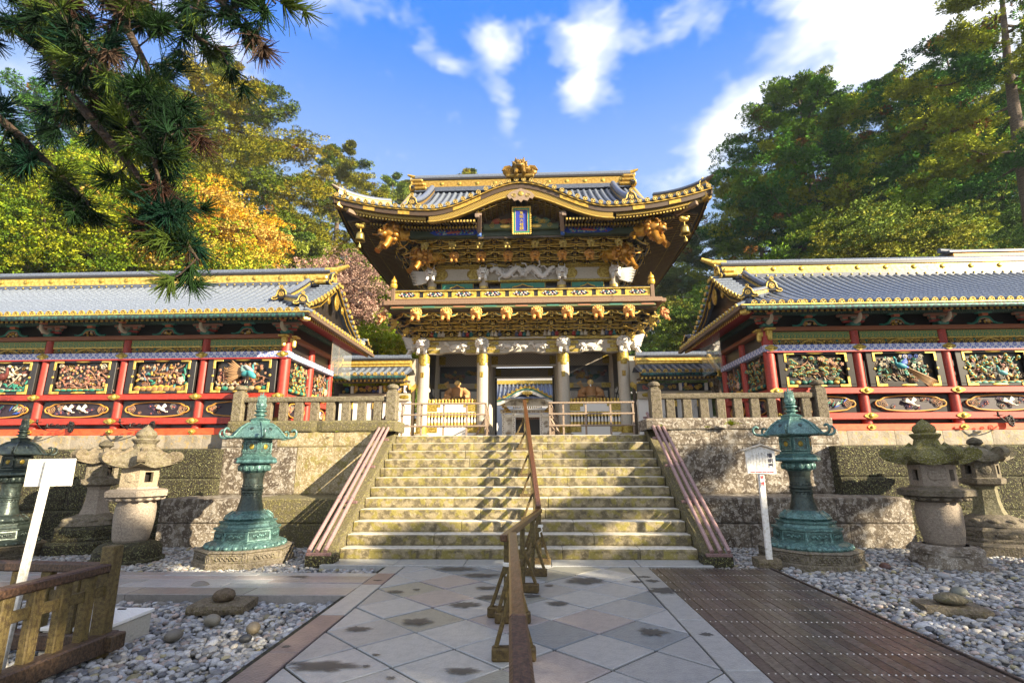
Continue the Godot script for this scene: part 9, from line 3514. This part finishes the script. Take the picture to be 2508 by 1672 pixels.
# ---- trees --------------------------------------------------------------------------------
func puff(m: String, count: int, leaf: Vector2, flat: float, sd: int) -> ArrayMesh:
	# a clump of leaf-sized faces about 1 m across, pointing outwards
	var r := RandomNumberGenerator.new()
	r.seed = sd
	var b := B.new().m(m)
	for i in count:
		var d := Vector3(r.randfn(), r.randfn() * flat, r.randfn()).normalized()
		var p := Vector3(d.x, d.y * flat, d.z) * r.randf_range(0.3, 0.5)
		var out := (d + Vector3(r.randf_range(-0.6, 0.6), r.randf_range(-0.2, 0.7), r.randf_range(-0.6, 0.6))).normalized()
		var side := out.cross(Vector3(r.randfn(), r.randfn(), r.randfn())).normalized()
		var n := side.cross(out).normalized()
		n = (n if n.y > 0 else -n)
		n = (n + d * 0.8).normalized()
		var l := leaf.x * r.randf_range(0.7, 1.3)
		var w := leaf.y * r.randf_range(0.7, 1.3)
		b.c = Color.WHITE * r.randf_range(0.75, 1.2)
		var bend := out * l * 0.5 + n * l * 0.08
		b.tri(p - side * w * 0.35, p + bend - side * w * 0.5, p + out * l, n, n, n)
		b.tri(p - side * w * 0.35, p + out * l, p + bend + side * w * 0.5, n, n, n)
		b.tri(p - side * w * 0.35, p + bend + side * w * 0.5, p + side * w * 0.35, n, n, n)
	return b.done(M)

var puff_cedar := []
var puff_maple := []

func trunk_mesh(h: float, r: float, lean: Vector3) -> B:
	var b := B.new().m("bark")
	var pts := PackedVector3Array()
	var rr := PackedFloat32Array()
	for i in 9:
		var u := i / 8.0
		pts.append(Vector3(lean.x * u * u + 0.02 * h * sin(u * 5.0) * 0.3, h * u, lean.z * u * u))
		rr.append(r * (1.35 if i == 0 else 1.0) * (1.0 - 0.93 * u))
	b.tube(pts, rr, 12, false)
	return b

func cedar(o: Vector3, h: float, spread: float, base: float, sd: int, label: String, tones: Array, group := "cedars on the slope behind the shrine", full := 1.0, top_round := 0.36, lean := Vector3.ZERO) -> Node3D:
	var r := RandomNumberGenerator.new()
	r.seed = sd
	var t := thing("cedar_tree", label, "tree", o, 0.0, group)
	part("trunk", trunk_mesh(h * 0.97, 0.022 * h, lean), t)
	var xf := []
	var cl := []
	var limbs := B.new().m("bark", Color(0.75, 0.7, 0.65))
	var n := int((h - base) * 3.4 * full)
	for i in n:
		var u := (i + r.randf()) / n
		var y := base + (h - base) * u
		# a broad rounded spire
		var prof := pow(clampf((1.0 - u) / top_round, 0.0, 1.0), 0.52)
		prof *= lerpf(0.6, 1.0, smoothstep(0.0, 0.2, u))
		var l := spread * prof * r.randf_range(0.62, 1.12) + 0.4
		var a := i * 2.39996 + r.randf_range(-0.5, 0.5)
		var ax := Vector3(lean.x, 0, lean.z) * (y / h) * (y / h)
		var p0 := ax + Vector3(0, y - 0.12 * l, 0)
		var d := Vector3(cos(a), 0, sin(a))
		var tip := p0 + d * l + Vector3.UP * l * r.randf_range(-0.12, 0.22)
		var sag := p0.lerp(tip, 0.55) - Vector3.UP * l * 0.1
		if i % 2 == 0:
			limbs.tube(PackedVector3Array([p0, sag, tip]), PackedFloat32Array([0.012 * l + 0.05, 0.008 * l + 0.03, 0.015]), 4, false)
		var puffs := int(10 + l * 6.0)
		var tone: Color = tones[r.randi() % tones.size()]
		for k in puffs:
			var v := 1.0 - 0.72 * pow(r.randf(), 1.5)
			var c := (p0.lerp(sag, v / 0.55) if v < 0.55 else sag.lerp(tip, (v - 0.55) / 0.45))
			c += Vector3(r.randfn(), r.randfn() * 0.3, r.randfn()) * 0.1 * l * (1.25 - 0.3 * v)
			var size := r.randf_range(0.45, 1.0)
			var pc := tone * r.randf_range(0.7, 1.3)
			if r.randf() < 0.025:
				pc = Color(0.2, 0.09, 0.02)
			var bs := Basis(Vector3.UP, r.randf_range(0, TAU)) * Basis(Vector3.RIGHT, r.randf_range(-0.5, 0.5))
			xf.append(Transform3D(bs.scaled(Vector3(size, size * 0.85, size)), c))
			cl.append(pc)
	part("limbs", limbs, t).set_meta("kind", "stuff")
	copies("crown", puff_cedar[sd % 3], xf, cl, t).set_meta("kind", "stuff")
	return t

func maple(o: Vector3, h: float, spread: Vector3, mid: float, sd: int, label: String, tones: Array, dens := 1.0, size0 := 1.0) -> Node3D:
	# an open, layered crown about a forked trunk; spread is the crown's half size, mid its height
	var r := RandomNumberGenerator.new()
	r.seed = sd
	var t := thing("maple_tree", label, "tree", o, 0.0, "autumn trees behind the corridors")
	var b := B.new().m("bark", Color(0.6, 0.55, 0.5))
	b.tube(PackedVector3Array([Vector3.ZERO, Vector3(0.2, mid * 0.35, 0), Vector3(0.0, mid * 0.7, 0.1)]), PackedFloat32Array([0.035 * h, 0.026 * h, 0.016 * h]), 9, false)
	part("trunk", b, t)
	b = B.new().m("bark", Color(0.5, 0.46, 0.42))
	var xf := []
	var cl := []
	var n := int(26 * dens * spread.x * spread.y * 0.14) + 14
	for i in n:
		var d := Vector3(r.randfn(), r.randfn(), r.randfn()).normalized() * pow(r.randf(), 0.4)
		if d.y < -0.5:
			d.y *= 0.5
		var tip := Vector3(0, mid, 0) + d * spread
		var fork := Vector3(0, mid * 0.55, 0).lerp(tip, 0.45) + Vector3.UP * spread.y * 0.12
		if i % 2 == 0:
			b.tube(PackedVector3Array([Vector3(0.1, mid * r.randf_range(0.35, 0.65), 0), fork, tip]), PackedFloat32Array([0.012 * h, 0.008 * h, 0.012]), 4, false)
		var tone: Color = tones[r.randi() % tones.size()]
		# a drooping layer of leaves
		var lay := r.randf_range(0.9, 1.7) * size0
		for k in int(17 * dens):
			var c := tip + Vector3(r.randfn() * lay * 0.75, r.randfn() * lay * 0.26, r.randfn() * lay * 0.75)
			c.y -= Vector2(c.x - tip.x, c.z - tip.z).length() * 0.18
			var s1 := r.randf_range(0.55, 1.0) * size0
			xf.append(Transform3D((Basis(Vector3.UP, r.randf_range(0, TAU)) * Basis(Vector3.RIGHT, r.randf_range(-0.3, 0.3))).scaled(Vector3.ONE * s1), c))
			cl.append(tone * r.randf_range(0.75, 1.25))
	part("limbs", b, t).set_meta("kind", "stuff")
	copies("crown", puff_maple[sd % 3], xf, cl, t).set_meta("kind", "stuff")
	return t

func trees() -> void:
	for i in 3:
		puff_cedar.append(puff("needles", 120, Vector2(0.2, 0.07), 0.62, 500 + i))
		puff_maple.append(puff("maple_leaf", 70, Vector2(0.12, 0.08), 0.36, 520 + i))
	var deep := [Color(0.045, 0.14, 0.02), Color(0.075, 0.19, 0.02), Color(0.14, 0.25, 0.02), Color(0.27, 0.31, 0.02)]
	var olive := [Color(0.19, 0.2, 0.015), Color(0.24, 0.23, 0.015), Color(0.12, 0.17, 0.015), Color(0.3, 0.26, 0.02)]
	var light := [Color(0.22, 0.3, 0.05), Color(0.28, 0.33, 0.05), Color(0.16, 0.25, 0.045)]
	var hazy := [Color(0.16, 0.25, 0.08), Color(0.22, 0.29, 0.08), Color(0.26, 0.29, 0.07)]  # haze of distance is put into these leaf colours
	# left of the gate
	cedar(Vector3(-26.0, 2.8, -37.0), 32.8, 9.0, 4.0, 1, "tallest olive-brown cedar left of the gate, rising behind the golden maple", olive, "cedars on the slope behind the shrine", 1.7)
	cedar(Vector3(-38.0, 4.8, -38.0), 31.0, 8.0, 5.0, 2, "dark cedar at the far left, mostly behind the near hanging branches", deep)
	cedar(Vector3(-20.2, 2.9, -49.0), 33.0, 6.0, 5.0, 3, "olive cedar between the tallest left cedar and the gate roof", olive)
	cedar(Vector3(-15.2, 3.6, -52.0), 30.0, 4.6, 5.0, 4, "lighter cedar just left of the gate's roof corner", light)
	cedar(Vector3(-15.6, 5.0, -61.0), 33.5, 4.0, 8.0, 5, "small far cedar top peeping over the left end of the gate's roof", olive)
	cedar(Vector3(-7.8, 5.6, -61.0), 34.6, 3.2, 8.0, 6, "far cedar top peeping over the gate's ridge, left of the mask", olive)
	cedar(Vector3(-11.0, 2.2, -38.0), 18.5, 4.6, 2.0, 7, "yellow-green young cedar behind the pink maple, left of the gate", light, "cedars on the slope behind the shrine", 1.8)
	cedar(Vector3(-17.0, 2.2, -33.0), 16.0, 4.0, 2.0, 8, "yellow-green young cedar right of the golden maple", light, "cedars on the slope behind the shrine", 1.8)
	maple(Vector3(-23.0, 2.4, -23.0), 14.0, Vector3(7.5, 4.6, 4.0), 9.8, 11, "wide lime-green maple behind the left corridor at the picture's left", [Color(0.2, 0.27, 0.012), Color(0.14, 0.22, 0.012), Color(0.28, 0.3, 0.015), Color(0.1, 0.17, 0.012)], 1.25)
	maple(Vector3(-19.6, 2.3, -27.0), 14.5, Vector3(4.9, 4.6, 3.5), 10.6, 12, "golden yellow-orange maple behind the left corridor", [Color(0.62, 0.34, 0.02), Color(0.58, 0.4, 0.03), Color(0.66, 0.3, 0.03), Color(0.6, 0.42, 0.1)], 1.5)
	maple(Vector3(-15.6, 2.2, -25.0), 9.0, Vector3(2.6, 2.2, 2.0), 8.2, 13, "small lime and yellow maple between the golden and the pink ones", [Color(0.3, 0.34, 0.02), Color(0.42, 0.36, 0.03), Color(0.18, 0.26, 0.02)], 1.3)
	maple(Vector3(-10.2, 2.2, -26.5), 10.0, Vector3(2.1, 3.0, 2.0), 8.4, 14, "faded pink-leaved maple left of the gate", [Color(0.5, 0.3, 0.25), Color(0.42, 0.26, 0.22), Color(0.56, 0.38, 0.3), Color(0.3, 0.2, 0.16)], 1.5, 0.8)
	maple(Vector3(-7.6, 2.2, -26.0), 7.0, Vector3(1.5, 2.2, 1.5), 4.6, 15, "bright yellow-green bushy maple just left of the gate's columns", [Color(0.42, 0.42, 0.02), Color(0.3, 0.38, 0.02), Color(0.5, 0.42, 0.03)], 1.8, 0.8)
	maple(Vector3(-9.6, 2.2, -30.0), 10.0, Vector3(2.8, 3.4, 2.0), 8.0, 16, "green maple between the pink maple and the gate", [Color(0.16, 0.26, 0.02), Color(0.24, 0.32, 0.02), Color(0.12, 0.2, 0.02)], 1.4, 0.9)
	maple(Vector3(-29.0, 3.4, -30.0), 17.0, Vector3(6.0, 6.0, 4.0), 12.6, 17, "tall yellow-green tree behind the lime maple, under the hanging branches", [Color(0.34, 0.36, 0.02), Color(0.26, 0.32, 0.02), Color(0.42, 0.36, 0.03)], 1.2, 1.2)
	# right of the gate
	cedar(Vector3(22.3, 2.4, -36.0), 29.0, 8.0, 2.5, 21, "broad round-topped cedar right of the gate, the nearest one to it", deep, "cedars on the slope behind the shrine", 1.9, 0.4)
	cedar(Vector3(31.0, 4.2, -38.5), 29.5, 6.6, 7.0, 22, "dark cedar with bare forked limbs, second from the gate on the right", deep, "cedars on the slope behind the shrine", 1.0, 0.4)
	cedar(Vector3(35.5, 4.8, -37.0), 31.0, 6.4, 9.0, 23, "tall cedar on the right, between the forked one and the edge one", deep, "cedars on the slope behind the shrine", 1.0, 0.4)
	cedar(Vector3(27.3, 3.2, -26.5), 30.0, 5.2, 14.0, 24, "nearest tall cedar at the right edge with its bare trunk showing", deep, "cedars on the slope behind the shrine", 0.75, 0.45, Vector3(3.0, 0, 0))
	cedar(Vector3(17.5, 3.0, -52.0), 25.0, 6.0, 3.0, 25, "pale haze-coloured cedar behind the gate's right eave", hazy, "cedars on the slope behind the shrine", 1.6)
	cedar(Vector3(13.0, 3.0, -50.0), 20.0, 4.4, 2.0, 26, "pale haze-coloured cedar beside the gate's right columns", hazy, "cedars on the slope behind the shrine", 1.6)
	cedar(Vector3(24.5, 3.5, -50.0), 28.0, 5.5, 5.0, 27, "far dark cedar behind the round-topped one on the right", deep)
	cedar(Vector3(43.0, 6.0, -46.0), 34.0, 7.0, 10.0, 28, "far dark cedar behind the edge cedar on the right", deep)
	maple(Vector3(20.0, 2.2, -27.0), 13.0, Vector3(5.0, 3.4, 3.0), 9.8, 31, "low yellow-green tree above the right corridor's roof, under the round-topped cedar", [Color(0.15, 0.2, 0.02), Color(0.2, 0.22, 0.02), Color(0.1, 0.15, 0.02), Color(0.2, 0.2, 0.02)], 1.25)
	maple(Vector3(28.5, 3.2, -31.0), 13.0, Vector3(5.5, 3.8, 3.0), 10.0, 32, "low dark green tree above the right corridor's roof near the right edge", [Color(0.06, 0.12, 0.02), Color(0.08, 0.15, 0.02), Color(0.05, 0.1, 0.018)], 1.2)
	maple(Vector3(11.5, 2.2, -31.0), 9.0, Vector3(3.4, 3.4, 2.5), 7.2, 33, "light green tree between the gate's right columns and the right corridor's gable", [Color(0.1, 0.18, 0.03), Color(0.16, 0.22, 0.03), Color(0.2, 0.2, 0.03)], 1.3, 0.9)
	# the grove that shades the court, standing behind the camera to the right
	var grove := "cedars that shade the court"
	cedar(Vector3(17.4, -0.2, -1.6), 8.9, 2.7, 1.0, 41, "smallest cedar standing in the court on the right, out of view, shading the gravel", deep, grove)
	cedar(Vector3(17.8, -0.2, 3.0), 9.6, 3.0, 1.0, 42, "second cedar behind the camera on the right, out of view, shading the paving", deep, grove, 1.2)
	cedar(Vector3(18.5, -0.2, 7.6), 12.6, 4.0, 1.5, 43, "tallest cedar behind the camera on the right, out of view, shading the branches", deep, grove, 1.3)
	near_cedar()

func near_cedar() -> void:
	# the cedar whose branches hang into the picture from the left; its trunk stands outside the frame
	var r := RandomNumberGenerator.new()
	r.seed = 77
	var t := thing("cedar_tree", "near cedar whose dark needled branches hang in at the upper left", "tree", Vector3(-9.3, -0.2, -5.2))
	var inv := at(-t.position)
	var b := B.new().m("bark", Color(0.6, 0.55, 0.5))
	b.tube(PackedVector3Array([Vector3(-9.3, -0.2, -5.2), Vector3(-9.2, 6.0, -5.2), Vector3(-9.3, 14.0, -5.2)]), PackedFloat32Array([0.5, 0.38, 0.2]), 14, false)
	part("trunk", b, t, inv)
	# one brush of needled cords
	var brushes := []
	for v in 3:
		b = B.new().m("cedar_cord")
		for i in 34:
			var a := r.randf() * TAU
			var open := r.randf_range(0.05, 0.7)
			var d := Vector3(cos(a) * open, 0.8 - 0.35 * open, sin(a) * open).normalized()
			var l := r.randf_range(0.16, 0.4)
			var p := PackedVector3Array()
			var w := PackedFloat32Array()
			for k in 4:
				var u := k / 3.0
				p.append(Vector3(0, r.randf_range(-0.02, 0.02), 0) + d * l * u + Vector3(0, -0.05 * u * u, 0))
				w.append(0.0078 * (1.0 - 0.6 * u))
			b.c = Color.WHITE * r.randf_range(0.7, 1.3)
			b.tube(p, w, 4, false)
			# short needles along the cord
			for k in 7:
				var u := 0.2 + 0.11 * k
				var c := d * l * u + Vector3(0, -0.05 * u * u, 0)
				var e := (d + Vector3(r.randfn(), r.randfn(), r.randfn()) * 0.6).normalized()
				var sd := e.cross(Vector3(r.randfn(), r.randfn(), r.randfn())).normalized() * 0.003
				var n := sd.cross(e).normalized()
				b.tri(c - sd, c + e * 0.028, c + sd, n, n, n)
		brushes.append(b.done(M))
	var xf := [[], [], []]
	var cl := [[], [], []]
	var wood := B.new().m("bark", Color(0.3, 0.24, 0.18))
	# limbs: points in metres, then how thickly they are needled
	var limbs := [
		[[Vector3(-9.2, 9.6, -5.2), Vector3(-6.9, 8.1, -5.6), Vector3(-6.1, 6.6, -5.7), Vector3(-5.1, 5.5, -5.8), Vector3(-4.6, 4.9, -5.8), Vector3(-4.1, 4.35, -5.7), Vector3(-3.75, 3.95, -5.6)], 1.0],
		[[Vector3(-9.2, 9.8, -5.0), Vector3(-6.2, 8.9, -5.3), Vector3(-5.3, 7.6, -5.4), Vector3(-4.7, 6.6, -5.4), Vector3(-4.35, 5.9, -5.4), Vector3(-3.95, 5.45, -5.3)], 1.1],
		[[Vector3(-9.2, 10.4, -5.0), Vector3(-6.0, 9.4, -5.2), Vector3(-4.8, 8.3, -5.3), Vector3(-3.9, 7.6, -5.3), Vector3(-3.3, 7.05, -5.2)], 1.1],
		[[Vector3(-9.2, 10.6, -5.0), Vector3(-5.5, 9.2, -5.2), Vector3(-4.2, 8.3, -5.2), Vector3(-3.3, 7.7, -5.2), Vector3(-2.95, 7.3, -5.2)], 0.5],
		[[Vector3(-9.3, 7.0, -5.2), Vector3(-7.6, 6.7, -5.7), Vector3(-6.8, 6.0, -5.9), Vector3(-6.2, 5.45, -6.0), Vector3(-5.7, 5.0, -6.0)], 0.9],
		[[Vector3(-9.2, 8.6, -5.4), Vector3(-7.4, 7.9, -6.0), Vector3(-6.5, 7.2, -6.2), Vector3(-5.9, 6.6, -6.3), Vector3(-5.2, 6.2, -6.2)], 1.0],
		[[Vector3(-9.2, 9.0, -5.0), Vector3(-6.4, 7.9, -5.2), Vector3(-5.6, 7.0, -5.2), Vector3(-4.9, 6.2, -5.3), Vector3(-4.3, 5.2, -5.3), Vector3(-4.1, 4.7, -5.3)], 1.0],
		[[Vector3(-9.2, 10.0, -5.4), Vector3(-6.6, 9.0, -5.9), Vector3(-5.6, 8.3, -6.0), Vector3(-4.8, 7.8, -6.0), Vector3(-4.0, 7.2, -5.9)], 1.0],
		[[Vector3(-9.2, 10.0, -5.0), Vector3(-7.0, 8.9, -5.3), Vector3(-6.4, 8.1, -5.4), Vector3(-5.9, 7.4, -5.5), Vector3(-5.5, 6.6, -5.5)], 0.9]]
	var green := [Color(0.007, 0.022, 0.008), Color(0.012, 0.032, 0.008), Color(0.006, 0.028, 0.015), Color(0.05, 0.08, 0.012)]  # needle colours darkened to stand in for shade on the branches
	var brown := [Color(0.04, 0.02, 0.014), Color(0.07, 0.045, 0.032), Color(0.03, 0.014, 0.01)]
	for q in limbs:
		var p := PackedVector3Array(q[0])
		var w := PackedFloat32Array()
		for i in p.size():
			w.append(lerpf(0.085, 0.014, float(i) / (p.size() - 1)))
		wood.tube(p, w, 7, false)
		for i in range(1, p.size() - 1 + 1):
			var a := p[i - 1]
			var c := p[i]
			if i == 1:
				a = a.lerp(c, 0.6)
			var steps := int(6.5 * q[1]) + 1
			for k in steps:
				var s0 := a.lerp(c, (k + r.randf()) / steps)
				var d := Vector3(r.randf_range(-0.5, 1.0), r.randf_range(-1.0, 0.5), r.randf_range(-0.7, 0.7)).normalized()
				var l := r.randf_range(0.25, 0.7)
				var m := s0 + d * l * 0.5 - Vector3.UP * 0.03
				var e := s0 + d * l + Vector3.UP * 0.04
				wood.tube(PackedVector3Array([s0, m, e]), PackedFloat32Array([0.013, 0.009, 0.005]), 4, false)
				var dead := r.randf() < 0.16
				var tone: Color = brown[r.randi() % 3] if dead else green[r.randi() % 4]
				for z in r.randi_range(2, 5):
					var u := r.randf_range(0.25, 1.0)
					var at_p := s0.lerp(m, u * 2.0) if u < 0.5 else m.lerp(e, u * 2.0 - 1.0)
					var y := (d + Vector3(r.randfn(), r.randfn() - (1.2 if dead else 0.35), r.randfn()) * 0.5).normalized()
					var x := y.cross(Vector3(r.randfn(), r.randfn(), r.randfn())).normalized()
					var v := r.randi() % 3
					xf[v].append(Transform3D(Basis(x, y, x.cross(y)).scaled(Vector3.ONE * r.randf_range(0.75, 1.15)), at_p))
					cl[v].append(tone * r.randf_range(0.7, 1.35))
	part("limb", wood, t, inv)
	for v in 3:
		var o := copies("needle_sprays", brushes[v], xf[v], cl[v], t)
		o.transform = inv
		o.set_meta("kind", "stuff")
